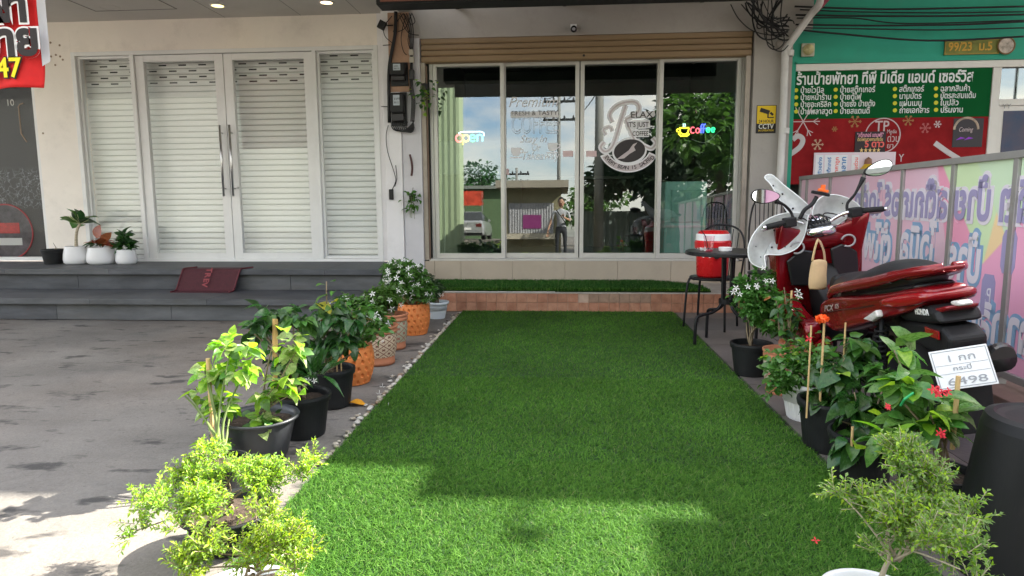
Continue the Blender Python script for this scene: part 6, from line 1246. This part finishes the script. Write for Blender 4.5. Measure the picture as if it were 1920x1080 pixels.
# handlebar group (turned a little to the left)
HM=Matrix.Translation((1.02,0,0))@Matrix.Rotation(math.radians(7),4,'Z')@Matrix.Translation((-1.02,0,0))
hb=bpy.data.objects.new('handlebar',None); COL.objects.link(hb); hb.parent=bk; hb.matrix_local=HM
hb_m=MB().tube(smoothpts([(.93,.36,1.015),(.95,.25,1.025),(.99,.14,1.02),(1.04,.05,.97),(1.05,0,.955),(1.04,-.05,.97),(.99,-.14,1.02),(.95,-.25,1.025),(.93,-.36,1.015)],5),.011,10).mesh('handlebar',M_chrome,True)
bpy.data.objects.remove(hb); hb=link('handlebar',hb_m,bk,HM)
for s in (1,-1):
    MB().tube([(.953,s*.235,1.025),(.932,s*.355,1.016)],.017,12).build('grip',M_rub,hb,smooth=True); MB().tube([(.931,s*.356,1.016),(.926,s*.378,1.014)],.013,12).build('bar_end',M_chrome,hb,smooth=True)
    MB().box(-.03,.03,-.035,.035,-.028,.03,M=Matrix.Translation((.965,s*.20,1.02))).build('switch_box',M_mb,hb,bevel=.008)
    MB().tube(smoothpts([(.99,s*.20,1.01),(1.0,s*.26,1.005),(.985,s*.34,.998),(.98,s*.37,.997)],4),[.008]*12+[.005],6,flat=.6).build('brake_lever',M_steel,hb,smooth=True)
    tipz=1.19 if s>0 else 1.25
    MB().tube(smoothpts([(.985,s*.165,1.03),(.99,s*.175,1.08),(.97,s*.22 if s>0 else -.215,1.13),(.96,s*.27,tipz-.03)],4),[.009]*8+[.008,.009,.011,.014,.017],8).build('mirror_stem',M_mb,hb,smooth=True)
    hd=MB(); cx_,cy_,cz_=.95,s*(.335 if s>0 else .36),tipz+.01
    out=[]; 
    for k in range(28):
        a=2*PI*k/28; ry=.085*(1 if math.cos(a)*s>0 else 1.05); rz_=.043*(1+.25*math.cos(a)*s); out.append((math.cos(a)*ry,math.sin(a)*rz_+math.cos(a)*s*.012))
    rg=[[(cx_+dx,cy_+p[0]*k_,cz_+p[1]*k_) for p in out] for dx,k_ in ((-.004,1.0),(.0,1.03),(.015,.98),(.032,.7),(.04,.3))]
    mh=hd.loft(rg).build('mirror',M_gb,hb,smooth=True)
    MB().add([(cx_-.006,cy_+p[0]*.93,cz_+p[1]*.92) for p in out],[tuple(range(28))]).build('mirror_glass',mat('mirror_glass',(.80,.86,.90),.02,1),mh)
pillow([(1.0,1.0),(.99,.95),(1.02,.92),(1.10,.92),(1.13,.98),(1.08,1.02)],.075,'dashboard',M_gb,edge=.8,subs=2,kids=hb)
MB().lathe([(0,0),(.045,0),(.05,.006),(.055,.02)],n=24,M=Matrix.Translation((1.015,0,.985))@Matrix.Rotation(math.radians(-50),4,'Y')).build('speedometer',M_chrome,hb)
cl_=MB(); cl_.lathe([(0.02,-.06),(.06,-.05),(.075,-.03),(.072,.0),(.05,.012),(.0,.014)],n=28,M=Matrix.Translation((.985,0,.955))@Matrix.Diagonal((.7,1.25,.9,1))); cl_.build('handlebar_clamp_cover',M_chrome,hb,smooth=True)
for k in range(5): MB().tube(bez((1.0,.05-.02*k,.98),(1.02,.1-.03*k,1.06),(1.05,.15-.05*k,1.05),(1.03,.17-.085*k,1.0),8),.004,5).build('brake_cable',M_cable,hb,smooth=True)
# phone holder with an orange clip
MB().tube(smoothpts([(.98,.13,1.03),(.97,.10,1.08),(.965,.05,1.11),(.965,.02,1.15)],4),[.012]*13,8).build('holder_arm',M_mb,hb,smooth=True)
MB().box(-.012,.012,-.055,.055,-.009,.009,M=Matrix.Translation((.955,.0,1.165))@Matrix.Rotation(.35,4,'X')).build('holder_clamp',M_mb,hb,bevel=.004)
MB().box(-.014,.008,-.035,.025,-.006,.01,M=Matrix.Translation((.95,-.008,1.18))@Matrix.Rotation(.35,4,'X')).box(-.012,.006,-.012,.012,.0,.03,M=Matrix.Translation((.95,-.012,1.185))@Matrix.Rotation(.2,4,'X')).build('orange_clip',mat('orange_plastic',(.85,.16,.03),.4),hb,bevel=.002)
# translucent white guards and screen
def frosted():
    m=bpy.data.materials.new('frosted_guard'); m.use_nodes=True; n=m.node_tree; b=n.nodes['Principled BSDF']; b.inputs['Base Color'].default_value=(.80,.82,.81,1); b.inputs['Roughness'].default_value=.25
    tr=n.nodes.new('ShaderNodeBsdfTransparent'); tr.inputs[0].default_value=(.85,.88,.87,1); tl=n.nodes.new('ShaderNodeBsdfTranslucent'); tl.inputs[0].default_value=(.65,.66,.65,1)
    a=n.nodes.new('ShaderNodeMixShader'); a.inputs[0].default_value=.4; c=n.nodes.new('ShaderNodeMixShader')
    nz=n.nodes.new('ShaderNodeTexNoise'); nz.inputs['Scale'].default_value=9; nz.inputs['Detail'].default_value=5; tc=n.nodes.new('ShaderNodeTexCoord'); n.links.new(tc.outputs['Object'],nz.inputs[0]); mr=n.nodes.new('ShaderNodeMapRange'); mr.inputs[3].default_value=.06; mr.inputs[4].default_value=.45; mr.inputs[1].default_value=.35; mr.inputs[2].default_value=.65; n.links.new(nz.outputs['Fac'],mr.inputs[0]); n.links.new(mr.outputs[0],c.inputs[0])
    n.links.new(b.outputs[0],a.inputs[1]); n.links.new(tl.outputs[0],a.inputs[2]); n.links.new(a.outputs[0],c.inputs[1]); n.links.new(tr.outputs[0],c.inputs[2]); n.links.new(c.outputs[0],n.nodes['Material Output'].inputs[0]); return m
M_fg=frosted()
def sheet(outline,bulge,nm,x0,tiltx=0,rivets=()):
    # outline in (y,z), domed along x, thin real sheet
    cy_=sum(p[0] for p in outline)/len(outline); cz_=sum(p[1] for p in outline)/len(outline); pts=[(p.x,p.y) for p in smoothpts([(a,b_,0) for a,b_ in outline+[outline[0]]],4)][:-1]; b=MB(); n=len(pts); rings=[]
    f=lambda y,z,k: (x0+bulge*(1-k*k)+tiltx*(z-cz_),y,z)
    for k in (1,.8,.6,.4,.2): rings.append([f(cy_+(y-cy_)*k,cz_+(z-cz_)*k,k) for y,z in pts])
    b.v=[p for r_ in rings for p in r_]+[f(cy_,cz_,0)]; b.f=[(j*n+i,j*n+(i+1)%n,(j+1)*n+(i+1)%n,(j+1)*n+i) for j in range(4) for i in range(n)]+[(4*n+i,4*n+(i+1)%n,5*n) for i in range(n)]; b.m=[0]*len(b.f)
    g=b.build(nm,M_fg,hb,smooth=True,solid=.003)
    MB().tube([rings[0][i%n] for i in range(n+1)],.004,6).build('guard_edge',mat('clear_edge_white',(.75,.77,.77),.2),g,smooth=True)
    for (y,z) in rivets: MB().sph((x0+bulge*.8+tiltx*(z-cz_)-.012,y,z),.0065,8,6).build('rivet',M_gb,g)
    return g
sheet([(.06,1.045),(.16,1.075),(.30,1.06),(.40,.99),(.455,.90),(.45,.81),(.37,.765),(.36,.84),(.26,.83),(.16,.855),(.10,.93)],.05,'hand_guard',1.0,.1,[(.40,.90),(.38,.83),(.42,.82),(.27,.98),(.20,1.02),(.22,.87),(.30,.88)])
sheet([(.03,1.00),(.00,1.09),(-.06,1.14),(-.15,1.135),(-.25,1.08),(-.285,1.01),(-.20,.99),(-.12,.95),(-.05,.93)],.05,'hand_guard',1.05,.1,[(-.19,1.08),(-.22,1.02),(-.08,.98),(-.05,1.1)])
sheet([(.115,1.04),(.15,1.12),(.20,1.25),(.235,1.31),(.19,1.32),(.12,1.24),(.02,1.13),(-.02,1.06),(.03,1.02)],.02,'wind_screen',1.16,.15,[(.19,1.25),(.14,1.19),(.09,1.09)])
text('G',.10,Matrix.Translation((1.03,.17,.80))@Matrix.Rotation(-PI/2,4,'Z')@Matrix.Rotation(PI/2,4,'X'),mat('grey_ring_badge',(.35,.33,.34),.4),bk,'badge') if False else None
for y in (.15,-.15): MB().tube([(.985,y+.04*math.cos(a),.855+.035*math.sin(a)) for a in [PI*.1+1.6*PI*i/18 for i in range(19)]],.006,6).build('bag_hook',mat('grey_ring_badge',(.30,.29,.30),.4),bk,smooth=True)
MB().tube(smoothpts([(.55,.12,.18),(.50,.2,.08),(.44,.27,.0)],3),.009,8).build('side_stand',M_mb,bk)
# fabric bag hanging from the hook
bag=thing('tote_bag','small beige fabric tote bag hanging from the motorcycle handlebar','bag')
bag.matrix_world=Matrix.Translation((*oy(1534,505,4.0)[:1],4.0,oy(1534,505,4.0)[1]))@Matrix.Rotation(.15,4,'Z')
M_bag=mat('beige_canvas',(.52,.37,.21),.85,var=.1,vscale=12,bump=.3,bscale=120,transl=.15)
def bagring(z,w_,d_,ox=0): return [(ox+w_*math.cos(a)*(1+.08*math.sin(3*a+z*30)),d_*math.sin(a)*(1+.2*math.sin(2*a+z*20)),z) for a in [2*PI*k/20 for k in range(20)]]
MB().loft([bagring(-.115,.045,.02),bagring(-.118,.050,.028),bagring(-.09,.055,.036),bagring(-.03,.052,.032,.002),bagring(.03,.050,.022,.004),bagring(.06,.045,.012,.002)]).build('bag_body',M_bag,bag,smooth=True,subs=1)
for s in (-1,1): MB().tube(smoothpts([(s*.038,0,.05),(s*.030,0,.10),(s*.012,.01,.155),(-s*.004,.02,.175)],4),.007,6,flat=.4).build('handle',M_bag,bag,smooth=True)

# ================================================================== ACROSS THE STREET (seen mirrored in the glass)
def rf(u,v,d): 
    x,z=oy(u,v-61*(d-7.9)/d,d); return x,15.8-d,z
M_krm=mat('kiosk_cream',(.22,.20,.12),.8,var=.06,vscale=1); 
kx0,ky,_=rf(948,400,23); kx1=rf(1052,400,23)[0]; zr=rf(1000,352,23)[2]
ks=thing('street_kiosk','small cream kiosk with flat roof and corrugated shutter across the street','kiosk')
B('wall',M_krm,ks,kx0,kx1,ky-3,ky,0,zr); B('roof',mat('kiosk_roof',(.30,.27,.22),.8),ks,kx0-.3,kx1+.25,ky-3.3,ky+.5,zr+.001,zr+.24)
sx0_,sx1_=kx0+.1,kx1-.25; z0_,z1_=rf(1000,437,23)[2],rf(1000,380,23)[2]
b=MB(); n=34
b.v=[(sx0_+(sx1_-sx0_)*i/n,ky+.03+(.02 if i%2 else 0),z) for i in range(n+1) for z in (z0_,z1_)]; b.f=[(2*i,2*i+2,2*i+3,2*i+1) for i in range(n)]; b.m=[0]*n; b.build('shutter',mat('corrugated_grey',(.30,.30,.32),.5,.3),ks)
B('counter',mat('kiosk_counter',(.42,.38,.30),.7),ks,sx0_-.05,sx1_+.05,ky+.001,ky+.35,z0_-.2,z0_-.01)
a=rf(980,428,22.9); c=rf(1015,402,22.9); B('notice',mat('magenta_notice',(.20,.03,.14),.5),ks,a[0],c[0],ky+.055,ky+.06,a[2],c[2])
# green building strip and hall behind the car
x0_,y0_,_=rf(816,300,25); x1_=rf(860,300,25)[0]
g=thing('green_warehouse','tall pale green sheet metal building across the street','building'); 
b=MB(); n=26
b.v=[(x0_-2+(x1_-x0_+2)*i/n,y0_+(.03 if i%2 else 0),z) for i in range(n+1) for z in (0,9.5)]; b.f=[(2*i,2*i+2,2*i+3,2*i+1) for i in range(n)]; b.m=[0]*n; b.build('cladding',mat('pale_green_sheet',(.27,.34,.21),.5),g); B('wall',mat('pale_green_wall',(.38,.47,.30),.7),g,x0_-2,x1_-.02,y0_-1.2,y0_-.01,0,9.45)
x2_,y2_,_=rf(990,300,42); g2=thing('dark_green_hall','long low dark green hall behind the silver car','building'); B('wall',mat('hall_green',(.10,.16,.08),.7,var=.1),g2,x1_*1.6,x2_,y2_-8,y2_,0,3.6); B('roof',mat('hall_roof',(.2,.22,.2),.6),g2,x1_*1.6-.4,x2_+.4,y2_-8.4,y2_+.4,3.601,3.8)
a=rf(850,385,40); c=rf(905,357,40); rbn=B('street_banner',mat('banner_red',(.50,.06,.03),.6,var=.5,vscale=2),None,a[0],c[0],a[1],a[1]+.04,a[2],c[2]); tag(rbn,'red roadside banner behind the silver car','banner')
for q in (a[0]+.05,c[0]-.05): MB().tube([(q,a[1]+.02,0),(q,a[1]+.02,c[2])],.03,6).build('post',M_steel,rbn)
# car
cxm,cym,_=rf(875,430,34)
struct(B('raised_forecourt',GM,None,-16,-1.6,-60,cym+1.0,-.01,.5))
car=thing('parked_car','silver saloon car parked across the street','car',(cxm,cym,.5)); M_cp=mat('silver_car_paint',(.42,.43,.45),.3,.5,coat=.8); M_cg=mat('car_glass',(.02,.025,.03),.08)
def csec(y,zb,zt,w,wt): return [(-w,y,zb),(-w*1.02,y,(zb+zt)/2),(-wt,y,zt),(wt,y,zt),(w*1.02,y,(zb+zt)/2),(w,y,zb)]
MB().loft([csec(-4.3,.3,.75,.78,.72),csec(-4.1,.22,.88,.86,.80),csec(-3.1,.2,.95,.88,.82),csec(-.9,.2,.98,.88,.82),csec(-.15,.22,.98,.86,.78),csec(.0,.3,.92,.80,.72)]).build('body',M_cp,car,smooth=False,bevel=.05)
MB().loft([csec(-3.3,.93,.95,.78,.76),csec(-2.5,.93,1.42,.76,.58),csec(-1.3,.95,1.45,.76,.58),csec(-.45,.96,.99,.76,.74)]).build('cabin',M_cg,car,bevel=.03); B('roof',M_cp,car,-.57,.57,-2.5,-1.3,1.43,1.47,bevel=.02)
for s in (-1,1):
    MB().box(s*.62-.14,s*.62+.14,-.01,.02,.66,.82).build('tail_lamp',mat('tail_lamp_dark',(.12,.02,.02),.2),car,bevel=.01)
    MB().box(s*.92-.07,s*.92+.07,-2.2,-2.05,.95,1.07).build('wing_mirror',M_cp,car,bevel=.02)
    for yy in (-.75,-3.4): MB().lathe([(0,-.1),(.32,-.1),(.32,.1),(0,.1)],n=24,M=Matrix.Translation((s*.78,yy,.32))@Matrix.Rotation(PI/2,4,'Y')).build('wheel',M_rub,car)
MB().box(-.22,.22,.005,.03,.5,.62).build('number_plate',M_wp,car); MB().box(-.8,.8,-.05,.04,.25,.36).build('bumper',M_blk_pl,car,bevel=.02)
# utility poles and wires
def pole(u,d,h,label,r=.14,arms=((-.0,.0),)):
    x,y,_=rf(u,300,d); t=thing('utility_pole',label,'pole',(x,y,0)); MB().tube([(0,0,0),(0,0,h)],[r,r*.7],10).build('shaft',mat('pole_concrete',(.20,.20,.19),.8),t,smooth=True)
    for k in arms:
        MB().box(-.9,.9,-.05,.05,h-.5-k,h-.38-k).build('cross_arm',M_mb,t)
        for q in (-.8,-.3,.3,.8): MB().lathe([(0,0),(.05,0),(.06,.06),(.03,.16),(0,.18)],(q,0,h-.38-k),8).build('insulator',M_mb,t)
    return t
pA=pole(1048,38,8.6,'thin distant utility pole with two cross arms',.12,(0,1.0)); pB=pole(1124,26,8.2,'thick utility pole carrying a transformer frame',.2,(0,)); pC=pole(968,48,5.5,'distant utility pole above the kiosk roof',.12,(0,.6))
MB().box(-1.1,-.25,-.3,.3,6.3,7.2).build('transformer',M_mb,pB,bevel=.05)
for i,(za_,zb2) in enumerate(((8.3,8.4),(8.0,8.0),(7.2,6.9))):
    a=pA.location+Vector((-.8+.5*i,0,za_)); c=pB.location+Vector((0,0,zb2-.6)); e_=pB.location+Vector((14,6,zb2-.4))
    wv=MB().tube(bez(a,a.lerp(c,.33)+Vector((0,0,-.6)),a.lerp(c,.66)+Vector((0,0,-.6)),c,14),.02,5).tube(bez(c,c.lerp(e_,.33)+Vector((0,0,-.5)),c.lerp(e_,.66)+Vector((0,0,-.5)),e_,14),.02,5).build('power_line',M_cable,None)
    a2=pA.location+Vector((-16,0,za_-.5)); tag(wv,['highest power line strung between the utility poles','middle power line strung between the utility poles','lowest power line strung between the utility poles'][i],'power line','power lines across the street')
# trees
def tree(u,d,h,cw,label,n=2600,key=None,low=.25):
    x,y,_=rf(u,300,d); t=thing('tree',label,'tree',(x,y,0)); MB().tube(smoothpts([(0,0,0),(.1,0,h*.3),(-.05,.1,h*.55),(.1,0,h*.8)],4),[.22-.015*i for i in range(13)],9).build('trunk',mat('tree_bark',(.12,.10,.07),.9,var=.3,vscale=6,bump=.5),t,smooth=True)
    ells=[(R.gauss(0,cw*.45),R.gauss(0,cw*.3),h*R.uniform(low+.15,.85),cw*R.uniform(.35,.6),cw*R.uniform(.35,.5),h*R.uniform(.12,.2)) for _ in range(9)]+[(0,0,h*.85,cw*.5,cw*.45,h*.15)]
    it=[(*T_ov,leafM(p,d_,R.uniform(.22,.42),.2,R)) for p,d_ in crown_pts(ells,n,.55,R)]; bake('crown',it,key or lm('leaf_far_dark',(.009,.028,.008),(.018,.05,.014),.6,.15),t)
tree(1215,27,4.6,1.8,'broad dark tree nearest the transformer pole'); tree(1300,25,6.6,2.5,'tall dark tree reflected beside the emblem',3200); tree(1385,29,8.0,3.0,'dark tree furthest right across the street',2600); tree(1100,44,4.0,2.2,'distant bushy tree left of the transformer pole',1500,ML['mid']); tree(1000,50,4.2,3.0,'low distant trees above the kiosk roof',1500,ML['mid'],.1); tree(1350,21,5.5,2.0,'small yellow green tree in front of the taller ones',1500,ML['mid']); tree(900,48,6.0,2.6,'tree rising behind the green hall',1500,ML['dark']); tree(1480,27,8.5,3.4,'large dark tree beyond the fence line',2600)
b=MB(); x0_,yw,_=rf(1085,400,29); x1_=9.0; n=70
b.v=[(x0_+(x1_-x0_)*i/n,yw+(.05 if i%2 else 0),z) for i in range(n+1) for z in (0,1.75)]; b.f=[(2*i,2*i+2,2*i+3,2*i+1) for i in range(n)]; b.m=[0]*n
tag(b.build('street_fence',mat('corrugated_fence',(.14,.17,.16),.5,.2),None),'dark corrugated fence below the trees across the street','fence')
bl=thing('opposite_building','pale yellow green building opposite the white shop','building'); x0_,y0_,_=rf(150,300,27); x1_=rf(735,300,27)[0]; x0_=-48  # left end stretched out of view to block bright sky in the glass
B('wall',mat('pale_yellow_wall',(.50,.50,.46),.8,var=.05),bl,x0_,x1_,y0_-8,y0_,0,6.4); B('roof',mat('hall_roof',(.2,.22,.2),.6),bl,x0_-.4,x1_+.4,y0_-8.4,y0_+.6,6.401,6.6)
# ------------------------------------------------------------------ person behind the camera
def person(label,x,y,rz):
    t=thing('person',label,'person',(x,y,0),rz)
    J={'pel':(0,0,.92,.125),'waist':(0,0,1.02,.105),'chest':(0,.0,1.24,.125),'neckb':(0,-.01,1.38,.06),'neck':(0,0,1.43,.045),
       'lh':(-.09,0,.86,.085),'lk':(-.10,.02,.47,.055),'la':(-.10,-.01,.09,.036),'lt':(-.11,.11,.035,.03),
       'rh':(.09,0,.86,.085),'rk':(.10,.02,.47,.055),'ra':(.10,-.01,.09,.036),'rt':(.11,.11,.035,.03),
       'ls':(-.165,0,1.33,.055),'le':(-.26,-.02,1.06,.038),'lw':(-.33,.05,.85,.027),'lf':(-.34,.08,.77,.03),
       'rs':(.165,0,1.33,.055),'re':(.23,.06,1.10,.038),'rw':(.10,.26,1.16,.027),'rf':(.05,.30,1.19,.03)}
    E_2=[('pel','waist'),('waist','chest'),('chest','neckb'),('neckb','neck'),('pel','lh'),('lh','lk'),('lk','la'),('la','lt'),('pel','rh'),('rh','rk'),('rk','ra'),('ra','rt'),('chest','ls'),('ls','le'),('le','lw'),('lw','lf'),('chest','rs'),('rs','re'),('re','rw'),('rw','rf')]
    ks_=list(J); me=bpy.data.meshes.new('body'); me.from_pydata([J[k][:3] for k in ks_],[(ks_.index(a),ks_.index(b_)) for a,b_ in E_2],[]); me.materials.append(mat('skin',(.42,.24,.16),.5)); me.materials.append(mat('grey_shirt',(.36,.37,.40),.8)); me.materials.append(mat('dark_trousers',(.02,.022,.03),.8))
    o=link('body',me,t); sk_2=o.modifiers.new('k','SKIN')
    for i,k in enumerate(ks_): me.skin_vertices[0].data[i].radius=(J[k][3],J[k][3]*.8)
    me.skin_vertices[0].data[0].use_root=True
    o.modifiers.new('s','SUBSURF').levels=2; o.modifiers['s'].render_levels=2
    em=bpy.data.meshes.new_from_object(o.evaluated_get(bpy.context.evaluated_depsgraph_get()))
    o.modifiers.clear(); o.data=em; em.name='body'
    while len(em.materials)<3: em.materials.append(mat(('skin','grey_shirt','dark_trousers')[len(em.materials)],(0,0,0)))
    for i,mm_ in enumerate((mat('skin',(0,0,0)),mat('grey_shirt',(0,0,0)),mat('dark_trousers',(0,0,0)))): em.materials[i]=mm_
    for p in em.polygons:
        c_=p.center; p.use_smooth=True
        p.material_index=2 if c_.z<.96 and abs(c_.x)<.24 and c_.z>.1 else (1 if c_.z<1.40 and c_.z>=.96 and abs(c_.x)<.235 and c_.y<.12 else 0)
    hd=MB().sph((0,.01,1.545),.1,20,14,(.78,.95,1.18)); hd.tube([(0,.10,1.56),(0,.122,1.53),(0,.10,1.52)],[.008,.014,.01],8)
    h=hd.build('head',mat('skin',(0,0,0)),t,smooth=True)
    for s in (-1,1): MB().sph((s*.03,.093,1.56),.011,8,6).build('eye',M_gb,h); MB().sph((s*.079,.0,1.545),.022,8,6,(.4,.8,1.2)).build('ear',mat('skin',(0,0,0)),h)
    MB().tube([(-.025,.096,1.495),(0,.102,1.492),(.025,.096,1.495)],.005,5).build('mouth',mat('lip',(.35,.12,.10),.5),h)
    MB().sph((0,-.012,1.575),.106,20,12,(.82,.92,1.1)).build('hair',mat('hair_dark',(.02,.015,.012),.5),t,smooth=True)
    for (hx,hy,hz,sg) in ((-.34,.085,.75,-1),(.04,.31,1.20,1)):
        for k in range(4): MB().tube([(hx+(k-1.5)*.014,hy,hz),(hx+(k-1.5)*.016,hy+.02*(1 if sg<0 else 1),hz-.035*(1 if sg<0 else -1)),(hx+(k-1.5)*.016,hy+.035,hz-.055*(1 if sg<0 else -1))],[.009,.008,.006],6).build('finger',mat('skin',(0,0,0)),t,smooth=True)
        MB().tube([(hx-sg*.02,hy,hz+.02),(hx-sg*.04,hy+.02,hz),(hx-sg*.042,hy+.035,hz-.015)],[.01,.009,.007],6).build('thumb',mat('skin',(0,0,0)),t,smooth=True)
    MB().tube(smoothpts([(-.12,.10,1.36),(0,.13,1.2),(.12,.11,1.02)],4),.012,6,flat=.3).build('strap',M_mb,t)
    return t
person('person in a grey shirt and dark trousers standing behind the viewpoint',-.02,-.85,0)
